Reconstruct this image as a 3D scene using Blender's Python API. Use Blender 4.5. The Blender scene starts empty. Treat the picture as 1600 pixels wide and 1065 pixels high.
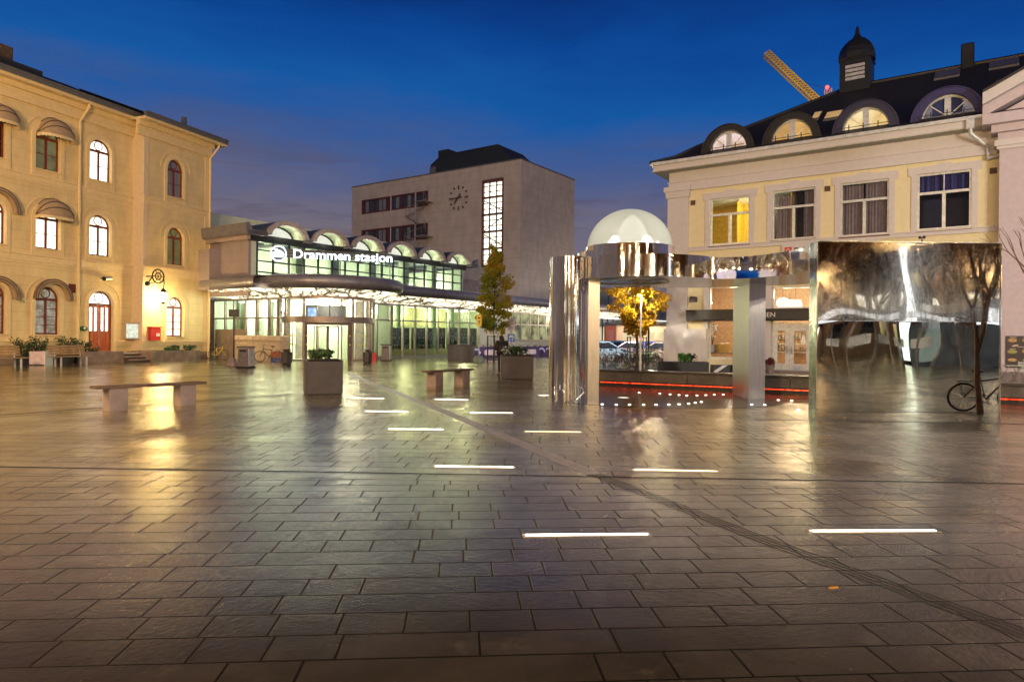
import bpy, math, random
from mathutils import Vector, Matrix
from mathutils.geometry import tessellate_polygon
D = bpy.data; S = bpy.context.scene; COL = S.collection
R = math.radians; PI = math.pi; sin = math.sin; cos = math.cos
rnd = random.Random(11)
# ------------------------------------------------------------------ camera model
FX = 1067.0; H = 1.62; ROLL = .0102; CY = 527.5
def ray(px, py):
    dx = px-800; dy = py-CY
    return (dx+dy*ROLL)/FX, (dx*ROLL-dy)/FX
def ground(px, py, z=0.):
    xr, zs = ray(px, py); Y = (z-H)/zs
    return Vector((xr*Y, Y, z))
def at(px, py, Y):
    xr, zs = ray(px, py)
    return Vector((xr*Y, Y, H+zs*Y))
cam = D.cameras.new('camera'); co = D.objects.new('camera', cam); COL.objects.link(co)
cam.sensor_width = 36; cam.lens = 36*FX/1600; cam.shift_y = -5/1600.; cam.clip_end = 2000; cam.clip_start = .05
co.matrix_world = Matrix.Translation((0, 0, H)) @ Matrix.Rotation(PI/2, 4, 'X') @ Matrix.Rotation(ROLL, 4, 'Z')
S.camera = co
S.render.engine = 'CYCLES'
S.cycles.use_denoising = True
S.cycles.max_bounces = 8; S.cycles.glossy_bounces = 6; S.cycles.diffuse_bounces = 3; S.cycles.transparent_max_bounces = 12; S.cycles.transmission_bounces = 6
S.cycles.caustics_reflective = False; S.cycles.caustics_refractive = False
S.cycles.sample_clamp_indirect = 6
S.view_settings.view_transform = 'Standard'; S.view_settings.look = 'None'; S.view_settings.exposure = .22; S.view_settings.gamma = 1

class Fr:
    """a vertical plane: u to the right, v inward, z up"""
    def __init__(s, o, d):
        l = math.hypot(d[0], d[1]); s.ox, s.oy = o[0], o[1]; s.dx, s.dy = d[0]/l, d[1]/l
        s.nx, s.ny = -s.dy, s.dx; s.ang = math.atan2(s.dy, s.dx)
    def uz(s, px, py, v=0.):
        xr, zs = ray(px, py); bx = s.ox+v*s.nx; by = s.oy+v*s.ny
        u = (xr*by-bx)/(s.dx-xr*s.dy); Y = by+u*s.dy
        return u, H+zs*Y
    def u(s, px, v=0., py=500): return s.uz(px, py, v)[0]
    def z(s, px, py, v=0.): return s.uz(px, py, v)[1]
    def w(s, u, v, z=0.): return Vector((s.ox+u*s.dx+v*s.nx, s.oy+u*s.dy+v*s.ny, z))
    def rect(s, x0, x1, t0, t1, b0, b1, v=0.):
        pm = (t0+b0)/2
        u0, u1 = s.u(x0, v, pm), s.u(x1, v, pm)
        return u0, u1, (s.z(x0, b0, v)+s.z(x1, b1, v))/2, (s.z(x0, t0, v)+s.z(x1, t1, v))/2

# ------------------------------------------------------------------ mesh builder
class MB:
    def __init__(s): s.v = []; s.f = []; s.sm = False
    def add(s, vs, fs):
        n = len(s.v); s.v += [tuple(p) for p in vs]; s.f += [tuple(i+n for i in f) for f in fs]; return s
    def box(s, x0, x1, y0, y1, z0, z1):
        return s.add([(x0,y0,z0),(x1,y0,z0),(x1,y1,z0),(x0,y1,z0),(x0,y0,z1),(x1,y0,z1),(x1,y1,z1),(x0,y1,z1)],
            [(0,3,2,1),(4,5,6,7),(0,1,5,4),(1,2,6,5),(2,3,7,6),(3,0,4,7)])
    def cbox(s, x0, x1, y0, y1, z0, z1, b=.02):      # box with chamfered vertical and top edges
        p = [(x0+b,y0),(x1-b,y0),(x1,y0+b),(x1,y1-b),(x1-b,y1),(x0+b,y1),(x0,y1-b),(x0,y0+b)]
        cx, cy = (x0+x1)/2, (y0+y1)/2
        q = [(x-b*(1 if x > cx else -1), y-b*(1 if y > cy else -1)) for x, y in p]
        vs = [(x,y,z0) for x,y in p]+[(x,y,z1-b) for x,y in p]+[(x,y,z1) for x,y in q]
        fs = [tuple(range(7,-1,-1)), tuple(range(16,24))]
        for r in (0, 8):
            fs += [(r+i, r+(i+1)%8, r+8+(i+1)%8, r+8+i) for i in range(8)]
        return s.add(vs, fs)
    def prism(s, poly, y0, y1):                       # poly in (x,z) extruded along y
        n = len(poly); vs = [(x,y0,z) for x,z in poly]+[(x,y1,z) for x,z in poly]
        return s.add(vs, [tuple(range(n)), tuple(range(2*n-1,n-1,-1))]+[(i,i+n,(i+1)%n+n,(i+1)%n) for i in range(n)])
    def plan(s, poly, z0, z1, cap=True):              # poly in (x,y) extruded along z
        n = len(poly); vs = [(x,y,z0) for x,y in poly]+[(x,y,z1) for x,y in poly]
        fs = [(i,(i+1)%n,(i+1)%n+n,i+n) for i in range(n)]
        s.add(vs, fs)
        if cap:
            tr = tessellate_polygon([[Vector((x,y,0)) for x,y in poly]])
            s.add(vs, [tuple(t) for t in tr]+[tuple(i+n for i in t) for t in tr])
        return s
    def holes(s, outer, holes, y, depth):             # wall face in (x,z) at y with openings and reveals going in by depth
        loops = [outer]+holes; flat = [p for l in loops for p in l]
        tr = tessellate_polygon([[Vector((x,z,0)) for x,z in l] for l in loops])
        s.add([(x,y,z) for x,z in flat], [tuple(t) for t in tr])
        for h in holes:
            n = len(h); s.add([(x,y,z) for x,z in h]+[(x,y+depth,z) for x,z in h], [(i,(i+1)%n,(i+1)%n+n,i+n) for i in range(n)])
        return s
    def ring(s, a, b, y0, y1, closed=True):           # solid between outlines a (outer) and b (inner), both (x,z), same length
        n = len(a); m = n if closed else n-1
        vs = [(x,y0,z) for x,z in a]+[(x,y0,z) for x,z in b]+[(x,y1,z) for x,z in a]+[(x,y1,z) for x,z in b]
        fs = []
        for i in range(m):
            j = (i+1) % n
            fs += [(i,j,j+n,i+n),(i+2*n,i+3*n,j+3*n,j+2*n),(i,i+2*n,j+2*n,j),(i+n,j+n,j+3*n,i+3*n)]
        if not closed: fs += [(0,n,3*n,2*n),(n-1,3*n-1,4*n-1,2*n-1)]
        return s.add(vs, fs)
    def tube(s, pts, r, n=8, cap=True):
        pts = [Vector(p) for p in pts]; rs = r if isinstance(r, (list, tuple)) else [r]*len(pts)
        base = len(s.v); a = None
        for i, p in enumerate(pts):
            t = (pts[min(i+1,len(pts)-1)]-pts[max(i-1,0)])
            if t.length < 1e-9: t = Vector((0,0,1))
            t.normalize()
            if a is None: a = t.orthogonal().normalized()
            a = (a-t*a.dot(t)); a = a.normalized() if a.length > 1e-5 else t.orthogonal().normalized()
            b = t.cross(a)
            for k in range(n):
                q = p+(a*cos(2*PI*k/n)+b*sin(2*PI*k/n))*rs[i]; s.v.append(tuple(q))
        for i in range(len(pts)-1):
            for k in range(n):
                s.f.append((base+i*n+k, base+i*n+(k+1)%n, base+(i+1)*n+(k+1)%n, base+(i+1)*n+k))
        if cap:
            s.f.append(tuple(base+k for k in range(n))); s.f.append(tuple(base+(len(pts)-1)*n+k for k in range(n)))
        return s
    def lathe(s, prof, c=(0,0,0), n=24, a0=0., a1=2*PI, sx=1., sy=1.):
        full = abs(a1-a0-2*PI) < 1e-6; m = n if full else n+1; base = len(s.v)
        for r, z in prof:
            for k in range(m):
                t = a0+(a1-a0)*k/n; s.v.append((c[0]+r*cos(t)*sx, c[1]+r*sin(t)*sy, c[2]+z))
        for i in range(len(prof)-1):
            for k in range(n):
                k2 = (k+1) % m if full else k+1
                s.f.append((base+i*m+k, base+i*m+k2, base+(i+1)*m+k2, base+(i+1)*m+k))
        return s
    def torus(s, c, axis, r, t, n=24, k=6):
        ax = Vector(axis).normalized(); a = ax.orthogonal().normalized(); b = ax.cross(a); base = len(s.v)
        for i in range(n):
            d = a*cos(2*PI*i/n)+b*sin(2*PI*i/n)
            for j in range(k):
                s.v.append(tuple(Vector(c)+d*(r+t*cos(2*PI*j/k))+ax*t*sin(2*PI*j/k)))
        for i in range(n):
            for j in range(k):
                s.f.append((base+i*k+j, base+((i+1)%n)*k+j, base+((i+1)%n)*k+(j+1)%k, base+i*k+(j+1)%k))
        return s
    def ball(s, c, r, n=12, m=8, sx=1, sy=1, sz=1):
        return s.lathe([(max(1e-4, r*sin(PI*i/m)), -r*cos(PI*i/m)*sz) for i in range(m+1)], c, n, sx=sx, sy=sy)
    def build(s, name, mat, parent=None, smooth=False, loc=None, rz=0.):
        me = D.meshes.new(name); me.from_pydata(s.v, [], s.f); me.update()
        if mat: me.materials.append(mat)
        if smooth:
            me.polygons.foreach_set('use_smooth', [True]*len(me.polygons))
            try: me.set_sharp_from_angle(angle=R(40))
            except Exception: pass
        o = D.objects.new(name, me); COL.objects.link(o)
        if parent: o.parent = parent
        if loc is not None: o.location = loc
        if rz: o.rotation_euler.z = rz
        return o
def tag(o, label=None, cat=None, group=None, kind=None):
    if label: o['label'] = label
    if cat: o['category'] = cat
    if group: o['group'] = group
    if kind: o['kind'] = kind
    return o
def thing(name, label, cat, loc=(0,0,0), rz=0., group=None):
    o = D.objects.new(name, None); COL.objects.link(o); o.location = loc; o.rotation_euler = (0,0,rz); o.empty_display_size = .3
    return tag(o, label, cat, group)
def fthing(name, label, cat, fr, u=0., v=0., group=None, z=0.):
    return thing(name, label, cat, fr.w(u, v, z), fr.ang, group)
def copy_tree(o, parent=None):
    c = o.copy(); COL.objects.link(c)
    if parent: c.parent = parent
    for ch in list(o.children): copy_tree(ch, c)
    return c
def dup(o, loc, rz, label, group=None):
    c = copy_tree(o); c.location = loc; c.rotation_euler = (0,0,rz); c['label'] = label
    if group: c['group'] = group
    return c
def light(name, loc, power, col, rad=.15, parent=None, kind='POINT', size=(1,1), rot=None, spot=None):
    l = D.lights.new(name, kind); l.energy = power; l.color = col
    if kind == 'AREA':
        l.shape = 'RECTANGLE'; l.size, l.size_y = size
    else: l.shadow_soft_size = rad
    if kind == 'SPOT': l.spot_size = spot; l.spot_blend = .6
    o = D.objects.new(name, l); COL.objects.link(o); o.location = loc
    if rot: o.rotation_euler = rot
    if parent: o.parent = parent
    return o
def text_mesh(s, size, mat, name, parent, loc, rot, ext=.03, off=0., align='LEFT', sx=1.):
    c = D.curves.new(name, 'FONT'); c.body = s; c.size = size; c.extrude = ext; c.offset = off; c.align_x = align; c.resolution_u = 4
    t = D.objects.new(name, c); COL.objects.link(t)
    dg = bpy.context.evaluated_depsgraph_get(); me = D.meshes.new_from_object(t.evaluated_get(dg))
    D.objects.remove(t); D.curves.remove(c)
    o = D.objects.new(name, me); COL.objects.link(o); me.materials.clear(); me.materials.append(mat)
    o.parent = parent; o.location = loc; o.rotation_euler = rot; o.scale = (sx,1,1)
    return o
def arch(u0, u1, z0, z1, n=12, close=True):
    r = (u1-u0)/2; c = (u0+u1)/2; zs = z1-r
    p = [(u0,z0),(u1,z0)]
    return p+[(c+r*cos(PI*i/n), zs+r*sin(PI*i/n)) for i in range(n+1)]
def arc(c, zs, r, n=14, a0=0., a1=PI, k=1.): return [(c+r*cos(a0+(a1-a0)*i/n), zs+k*r*sin(a0+(a1-a0)*i/n)) for i in range(n+1)]

# ------------------------------------------------------------------ materials
class NT:
    def __init__(s, m):
        m.use_nodes = True; s.t = m.node_tree; s.t.nodes.clear()
    def n(s, typ, **k):
        nd = s.t.nodes.new(typ)
        for a, b in k.items(): setattr(nd, a, b)
        return nd
    def set(s, sock, v):
        if hasattr(v, 'links') or isinstance(v, bpy.types.NodeSocket): s.t.links.new(v, sock)
        else:
            try: sock.default_value = v
            except Exception: sock.default_value = (v[0], v[1], v[2], 1)
    def m(s, op, a, b=0., c=0., clamp=False):
        nd = s.n('ShaderNodeMath', operation=op, use_clamp=clamp)
        for i, x in enumerate((a, b, c)): s.set(nd.inputs[i], x)
        return nd.outputs[0]
    def mix(s, f, a, b, typ='MIX'):
        nd = s.n('ShaderNodeMix', data_type='RGBA', blend_type=typ)
        s.set(nd.inputs[0], f); s.set(nd.inputs[6], a if not isinstance(a, tuple) else (*a[:3],1)); s.set(nd.inputs[7], b if not isinstance(b, tuple) else (*b[:3],1))
        return nd.outputs[2]
    def fmix(s, f, a, b):
        nd = s.n('ShaderNodeMix', data_type='FLOAT'); s.set(nd.inputs[0], f); s.set(nd.inputs[2], a); s.set(nd.inputs[3], b); return nd.outputs[0]
    def noise(s, vec, scale, detail=3., rough=.55, dist=0.):
        nd = s.n('ShaderNodeTexNoise'); s.set(nd.inputs['Scale'], scale); s.set(nd.inputs['Detail'], detail); s.set(nd.inputs['Roughness'], rough); s.set(nd.inputs['Distortion'], dist)
        if vec is not None: s.t.links.new(vec, nd.inputs['Vector'])
        return nd.outputs['Fac']
    def rng(s, v, a, b, c=0., d=1., smooth=True):
        nd = s.n('ShaderNodeMapRange', interpolation_type='SMOOTHSTEP' if smooth else 'LINEAR', clamp=True)
        for i, x in enumerate((v, a, b, c, d)): s.set(nd.inputs[i], x)
        return nd.outputs[0]
    def comb(s, x, y, z=0.):
        nd = s.n('ShaderNodeCombineXYZ')
        for i, q in enumerate((x, y, z)): s.set(nd.inputs[i], q)
        return nd.outputs[0]
    def sep(s, v):
        nd = s.n('ShaderNodeSeparateXYZ'); s.t.links.new(v, nd.inputs[0]); return nd.outputs
    def obj(s): return s.n('ShaderNodeTexCoord').outputs['Object']
    def pos(s): return s.n('ShaderNodeNewGeometry').outputs['Position']
    def scale(s, v, k):
        nd = s.n('ShaderNodeVectorMath', operation='MULTIPLY'); s.t.links.new(v, nd.inputs[0]); nd.inputs[1].default_value = k; return nd.outputs[0]
    def white(s, v, dim='2D'):
        nd = s.n('ShaderNodeTexWhiteNoise', noise_dimensions=dim)
        if dim == '1D': s.set(nd.inputs['W'], v)
        else: s.t.links.new(v, nd.inputs['Vector'])
        return nd.outputs['Value']
    def bump(s, h, strength=.5, dist=.01, normal=None):
        nd = s.n('ShaderNodeBump'); nd.inputs['Strength'].default_value = strength; nd.inputs['Distance'].default_value = dist
        s.set(nd.inputs['Height'], h)
        if normal is not None: s.t.links.new(normal, nd.inputs['Normal'])
        return nd.outputs[0]
    def pbsdf(s, **k):
        nd = s.n('ShaderNodeBsdfPrincipled')
        for a, b in k.items():
            key = a.replace('_', ' ')
            if isinstance(b, tuple) and len(b) == 3: b = (*b, 1)
            s.set(nd.inputs[key], b)
        return nd.outputs[0]
    def out(s, sh): s.t.links.new(sh, s.n('ShaderNodeOutputMaterial').inputs[0])
def mul(c, k): return tuple(x*k for x in c)
def M(name, col, rough=.6, metal=0., var=.14, scale=5., bump=0., bscale=40., coat=0., streak=False, rvar=.1, col2=None):
    m = D.materials.new(name); g = NT(m); p = g.obj()
    v = g.scale(p, (1,1,.15)) if streak else p
    f = g.noise(v, scale, 4.)
    c = g.mix(g.rng(f, .3, .7), mul(col, 1-var), col2 or mul(col, 1+var))
    r = g.m('ADD', rough-rvar/2, g.m('MULTIPLY', g.noise(p, scale*2.3, 3.), rvar), clamp=True)
    k = dict(Base_Color=c, Roughness=r, Metallic=metal)
    if coat: k['Coat_Weight'] = coat; k['Coat_Roughness'] = .12
    if bump: k['Normal'] = g.bump(g.noise(p, bscale, 4.), bump, .01)
    g.out(g.pbsdf(**k)); return m
def E(name, col, strength, var=.0, scale=3., base=.02, rough=.08, col2=None, squash=(1,1,1)):
    m = D.materials.new(name); g = NT(m); p = g.scale(g.obj(), squash)
    f = g.rng(g.noise(p, scale, 3.), .32, .68)
    c = g.mix(f, mul(col, 1-var), col2 or col)
    g.out(g.pbsdf(Base_Color=(base,base,base), Roughness=rough, Emission_Color=c, Emission_Strength=strength)); return m
def GLASS(name, tint=(1,1,1), refl=.12, rough=.01):
    m = D.materials.new(name); g = NT(m)
    t = g.n('ShaderNodeBsdfTransparent'); t.inputs[0].default_value = (*tint,1)
    gl = g.n('ShaderNodeBsdfGlossy'); gl.inputs['Roughness'].default_value = rough
    lw = g.n('ShaderNodeLayerWeight'); lw.inputs['Blend'].default_value = .35
    f = g.m('ADD', refl*.35, g.m('MULTIPLY', lw.outputs['Fresnel'], refl*3), clamp=True)
    mx = g.n('ShaderNodeMixShader'); g.set(mx.inputs[0], f); g.t.links.new(t.outputs[0], mx.inputs[1]); g.t.links.new(gl.outputs[0], mx.inputs[2])
    g.out(mx.outputs[0]); return m
# ------------------------------------------------------------------ sky
W = D.worlds.new('World'); S.world = W; W.use_nodes = True
nt = W.node_tree; nt.nodes.clear()
class WG(NT):
    def __init__(s, t): s.t = t
g = WG(nt)
dirv = g.n('ShaderNodeTexCoord').outputs['Generated']
X_, Y_, Z_ = g.sep(dirv)
el = g.m('ADD', Z_, g.m('MULTIPLY', X_, .05))
cl = g.noise(g.scale(dirv, (2.0, 2.0, 7.5)), 1.7, 5., .6, .4)
el2 = g.m('ADD', el, g.m('MULTIPLY', g.m('SUBTRACT', cl, .5), .13))
cr = g.n('ShaderNodeValToRGB'); g.t.links.new(el2, cr.inputs[0])
els = cr.color_ramp.elements
stops = [(0., (.20,.165,.16)), (.11, (.18,.15,.165)), (.17, (.14,.13,.195)), (.235, (.06,.10,.25)), (.315, (.007,.09,.34)), (.40, (.003,.055,.27)), (.47, (.002,.026,.16)), (.62, (.0015,.010,.075)), (1., (.001,.006,.045))]
els[0].position, els[0].color = stops[0][0], (*stops[0][1],1)
els[1].position, els[1].color = stops[-1][0], (*stops[-1][1],1)
for p, c in stops[1:-1]:
    e = els.new(p); e.color = (*c,1)
# clouds: darker grey-violet bars low in the sky
cb = g.noise(g.scale(dirv, (1.6, 1.6, 11.)), 2.6, 5., .6, .6)
cm = g.m('MULTIPLY', g.rng(cb, .48, .66), g.rng(el, .34, .10, 0., .75))
skyc = g.mix(cm, cr.outputs[0], (.085,.07,.105))
glow = g.m('MULTIPLY', g.rng(Y_, .1, -.6), g.rng(Z_, .5, .0))
skyc = g.mix(g.m('MULTIPLY', glow, .6), skyc, (.10,.055,.03))
sk = g.n('ShaderNodeTexSky', sky_type='NISHITA'); sk.sun_disc = False; sk.sun_elevation = R(-4); sk.sun_rotation = R(200); sk.air_density = 1.5
skyc = g.mix(.06, skyc, sk.outputs[0], 'ADD')
bg = g.n('ShaderNodeBackground'); g.t.links.new(skyc, bg.inputs[0]); bg.inputs[1].default_value = .92
g.t.links.new(bg.outputs[0], g.n('ShaderNodeOutputWorld').inputs[0])
sun = D.lights.new('sun', 'SUN'); sun.energy = .48; sun.angle = R(50); sun.color = (1,.80,.70)
so = D.objects.new('sun', sun); COL.objects.link(so); so.rotation_euler = (R(62), 0, R(8))

# ------------------------------------------------------------------ shared materials
def wall_mat(name, col, z0, step, groove=.012, rough=.75, var=.09, bumpk=.5, zmax=99., col2=None):
    m = D.materials.new(name); g = NT(m); P = g.obj(); z = g.sep(P)[2]
    f = g.m('FRACT', g.m('DIVIDE', g.m('SUBTRACT', z, z0), step))
    d = g.m('MULTIPLY', g.m('MINIMUM', f, g.m('SUBTRACT', 1., f)), step)
    mk = g.m('MULTIPLY', g.rng(d, groove, groove*.3), g.m('LESS_THAN', z, zmax))
    n1 = g.noise(g.scale(P, (1,1,.5)), 1.3, 5.); n2 = g.noise(g.scale(P, (3,3,.35)), 3., 4.)
    c = g.mix(g.rng(n1, .3, .7), mul(col, 1-var), col2 or mul(col, 1+var))
    c = g.mix(g.m('MULTIPLY', g.rng(n2, .52, .75), .15), c, mul(col, .55))
    c = g.mix(g.m('MULTIPLY', g.rng(g.noise(P, .35, 5., .65), .5, .7), .18), c, mul(col, .6))
    c = g.mix(g.m('MULTIPLY', mk, .42), c, mul(col, .40))
    h = g.m('SUBTRACT', g.m('MULTIPLY', g.noise(P, 60., 3.), .12), mk)
    g.out(g.pbsdf(Base_Color=c, Roughness=rough, Normal=g.bump(h, bumpk, .012))); return m
mt = {}
mt['cream'] = wall_mat('cream_boards', (.77,.60,.29), .35, .47)
mt['cream_plain'] = M('cream_plain', (.77,.60,.30), .7, var=.05)
mt['cream_trim'] = M('cream_trim', (.79,.62,.325), .65, var=.05)
mt['pinkish'] = M('pinkish_trim', (.74,.58,.36), .65, var=.05)
mt['redwood'] = M('red_brown_paint', (.17,.035,.018), .4)
mt['doorwood'] = M('door_wood', (.42,.11,.035), .35, streak=True, scale=9)
mt['roof'] = M('dark_roof', (.022,.022,.022), .55, bump=.4, bscale=9)
mt['roofmetal'] = M('grey_gutter', (.16,.16,.145), .45, .3)
mt['stone'] = M('granite', (.27,.20,.15), .5, bump=.35, bscale=25, var=.22, scale=3)
mt['concrete'] = M('concrete', (.24,.19,.175), .55, bump=.3, bscale=30, var=.2, scale=2.5)
mt['corten'] = M('planter_metal', (.048,.041,.045), .42, .15, var=.15, scale=2.2, bump=.08, bscale=20)
mt['awn'] = M('awning_cloth', (.42,.30,.17), .8, bump=.15, var=.1)
mt['awn_dark'] = M('awning_hood_dark', (.13,.085,.06), .7)
mt['lit'] = E('lit_window', (1.,.90,.60), 2.6, .45, 1.6, col2=(1.,1.,.90), squash=(3.,1,.5))
mt['lit_warm'] = E('lit_window_warm', (1.,.80,.38), .8, .3, 2.)
mt['lit_dim'] = E('dim_window', (.72,.56,.33), .42, .55, 3., col2=(.75,.68,.52))
mt['lit_pink'] = E('curtained_window', (1.,.80,.62), 1.8, .3, 3., squash=(5,1,.4))
mt['lit_door'] = E('frosted_door_glass', (1.,.93,.88), 2.2, .1, 3., squash=(4,1,.5))
mt['dark_green'] = E('olive_window', (.15,.13,.045), .9, .5, 1.5)
mt['darkpane'] = M('dark_pane', (.012,.013,.016), .06)
mt['curtain_pane'] = E('pane_with_curtain', (.33,.24,.20), .28, .5, 4., squash=(6,1,.2))
mt['glass'] = GLASS('window_glass', (.93,.97,.93), .12)
mt['glass_green'] = GLASS('green_glass', (.90,.96,.87), .10)
mt['frame_dark'] = M('dark_mullion', (.035,.038,.04), .4, .3)
mt['bronze'] = M('bronze_frame', (.27,.215,.19), .38, .4)
mt['alu'] = M('aluminium', (.42,.40,.36), .35, .7)
mt['panel'] = wall_mat('grey_panels', (.33,.265,.25), .2, .62, .012, .5)
mt['canopy'] = M('canopy_metal', (.25,.235,.25), .38, .4, var=.12, scale=2)
mt['roofblue'] = M('vault_roof_metal', (.07,.10,.12), .5, .35)
mt['white'] = M('white_paint', (.74,.74,.72), .5, var=.05)
mt['white_m'] = M('white_metal', (.60,.62,.60), .35, .2)
mt['pale'] = M('pale_green_plaster', (.62,.70,.54), .6, var=.06)
mt['lilac'] = M('lilac_white_plaster', (.63,.59,.565), .7, var=.03)
mt['lilac2'] = M('pale_pink_plaster', (.56,.48,.50), .7, var=.05, bump=.08)
mt['yellow'] = M('yellow_plaster', (.78,.69,.42), .75, var=.03)
mt['black'] = M('black_metal', (.02,.02,.02), .4, .3)
mt['rubber'] = M('black_rubber', (.012,.012,.012), .8)
mt['charcoal'] = M('charcoal_box', (.03,.03,.03), .5, bump=.2)
mt['brushed'] = D.materials.new('brushed_steel'); g = NT(mt['brushed']); P = g.obj()
g.out(g.pbsdf(Base_Color=(.50,.47,.42), Metallic=1., Roughness=g.m('ADD', .24, g.m('MULTIPLY', g.noise(g.scale(P, (40,40,.6)), 3., 4.), .14)), 
    Normal=g.bump(g.noise(g.scale(P, (60,60,.8)), 2., 3.), .06, .01)))
def mirror(name, rough, drops, base=(.80,.77,.72)):
    m = D.materials.new(name); g = NT(m); P = g.obj()
    n1 = g.noise(P, 55., 2., .5); n2 = g.noise(g.scale(P, (1,1,.25)), 9., 4.)
    h = g.m('ADD', g.m('MULTIPLY', g.rng(n1, .5, .66), drops), g.m('MULTIPLY', g.noise(P, 1.1, 2.), .02))
    g.out(g.pbsdf(Base_Color=g.mix(g.rng(n2, .35, .75), base, mul(base, .86 if drops < .014 else .50)), Metallic=1., Roughness=g.m('ADD', rough, g.m('MULTIPLY', g.rng(n2, .45, .8), .06)), Normal=g.bump(h, .35, .02)))
    return m
mt['mirror'] = mirror('polished_steel', .03, .012)
mt['mirror_wet'] = mirror('rain_speckled_steel', .012, .016, (.60,.55,.49))
mt['leaf_green'] = M('dark_leaves', (.035,.075,.02), .55, var=.45, scale=4)
mt['leaf_bright'] = M('bright_leaves', (.07,.22,.02), .5, var=.4, scale=5)
mt['soil'] = M('soil', (.03,.022,.016), .9, bump=.5)
mt['wood'] = M('bench_wood', (.12,.075,.042), .5, streak=False, var=.25, scale=3, bump=.15)
mt['slatwood'] = M('slat_wood', (.36,.24,.11), .5, var=.2, scale=4)
mt['red'] = M('red_lacquer', (.55,.02,.012), .3)
mt['led'] = E('led_strip', (1.,.93,.80), 14.0)
mt['led_warm'] = E('led_strip_warm', (1.,.78,.42), 5.0)
mt['led_dot'] = E('led_dot', (1.,.93,.75), 7.0)
mt['led_red'] = E('led_red', (1.,.022,.008), 1.9, .6, 9., col2=(1.,.09,.02), squash=(1,.1,.1))
mt['lampglow'] = E('lamp_glow', (1.,.9,.68), 22.)
mt['lamp_white'] = E('lamp_white', (.9,.96,1.), 9.)
mt['bark'] = M('bark', (.075,.05,.035), .85, bump=.6, bscale=20, var=.3)
mt['sign_white'] = E('sign_letters', (.86,.95,1.), 2.2)
mt['pink'] = M('pinkish_white_box', (.66,.52,.50), .6)

# ------------------------------------------------------------------ ground
gm = D.materials.new('wet_paving'); g = NT(gm); P = g.pos(); gx, gy, gz = g.sep(P)
yc = g.m('SUBTRACT', g.m('ADD', gy, g.m('MULTIPLY', gx, .032)), 8.05)
near = g.m('LESS_THAN', yc, -.36); band = g.m('LESS_THAN', g.m('ABSOLUTE', yc), .36)
def rot(a):
    c, s_ = cos(a), sin(a)
    return g.m('ADD', g.m('MULTIPLY', gx, c), g.m('MULTIPLY', gy, s_)), g.m('SUBTRACT', g.m('MULTIPLY', gy, c), g.m('MULTIPLY', gx, s_))
un, vn = rot(.076); uf, vf = rot(-.032)
u = g.fmix(near, uf, un); v = g.fmix(near, g.m('SUBTRACT', vf, 8.05-.36), vn)
hh = g.fmix(near, .36, .29); ll = g.fmix(band, g.fmix(near, .46, .365), 1.05)
rv = g.m('DIVIDE', v, hh); row = g.m('FLOOR', rv); fv = g.m('SUBTRACT', rv, row)
rh = g.white(g.m('ADD', row, g.m('MULTIPLY', near, 57.)), '1D')
U = g.m('ADD', g.m('DIVIDE', u, ll), g.m('MULTIPLY', rh, 7.3)); k = g.m('FLOOR', g.m('ADD', U, .5))
dj = g.m('MULTIPLY', g.m('ABSOLUTE', g.m('SUBTRACT', U, k)), ll)
jh = g.white(g.comb(k, row, 0.))
jm = g.m('MULTIPLY', g.rng(dj, .0092, .0045), g.m('GREATER_THAN', jh, .27))
dr = g.m('MULTIPLY', g.m('MINIMUM', fv, g.m('SUBTRACT', 1., fv)), hh)
rm = g.rng(dr, .0092, .0045)
joint = g.m('MAXIMUM', jm, rm)
k0 = g.m('FLOOR', U)
ab0 = g.m('LESS_THAN', g.white(g.comb(k0, row, 0.)), .27); ab1 = g.m('LESS_THAN', g.white(g.comb(g.m('SUBTRACT', k0, 1.), row, 0.)), .27)
pid = g.white(g.comb(g.m('SUBTRACT', k0, g.m('MULTIPLY', ab0, g.m('ADD', 1., ab1))), row, 3.))
big = g.noise(P, .35, 4., .6); mid = g.noise(P, 2.2, 4.); fine = g.noise(P, 22., 6., .66); vfine = g.noise(P, 95., 3., .6)
c = g.mix(g.rng(mid, .3, .7), (.014,.0115,.009), (.030,.025,.020))
c = g.mix(g.m('MULTIPLY', pid, .5), c, (.036,.029,.023))
c = g.mix(g.m('MULTIPLY', g.rng(g.noise(P, 1.3, 6., .7), .54, .68), .6), c, (.075,.062,.05))
c = g.mix(joint, c, (.006,.006,.006))
pud = g.rng(big, .50, .60)
rough = g.fmix(pud, g.m('ADD', .075, g.m('ADD', g.m('MULTIPLY', mid, .08), g.m('MULTIPLY', pid, .05))), .10)
rough = g.fmix(joint, rough, .6)
hgt = g.m('SUBTRACT', g.m('MULTIPLY', g.m('ADD', g.m('MULTIPLY', fine, 1.), g.m('MULTIPLY', vfine, .25)), g.fmix(pud, 1., .55)), g.m('MULTIPLY', joint, 1.2))
hgt = g.m('ADD', hgt, g.m('MULTIPLY', pid, .10))
bmp = g.bump(hgt, .54, .012)
dfs = g.n('ShaderNodeBsdfDiffuse'); g.t.links.new(c, dfs.inputs[0]); g.t.links.new(bmp, dfs.inputs['Normal'])
gls = g.n('ShaderNodeBsdfGlossy'); gls.inputs[0].default_value = (.99,.95,.78,1); g.set(gls.inputs['Roughness'], rough); g.t.links.new(bmp, gls.inputs['Normal'])
lwt = g.n('ShaderNodeLayerWeight')
fac = g.rng(lwt.outputs['Facing'], .555, .865, .018, .97)
fac = g.m('MULTIPLY', fac, g.fmix(g.rng(g.noise(P, .8, 5., .65), .40, .62), .80, 1.))
fac = g.m('MULTIPLY', fac, g.fmix(joint, 1., .12))
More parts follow.
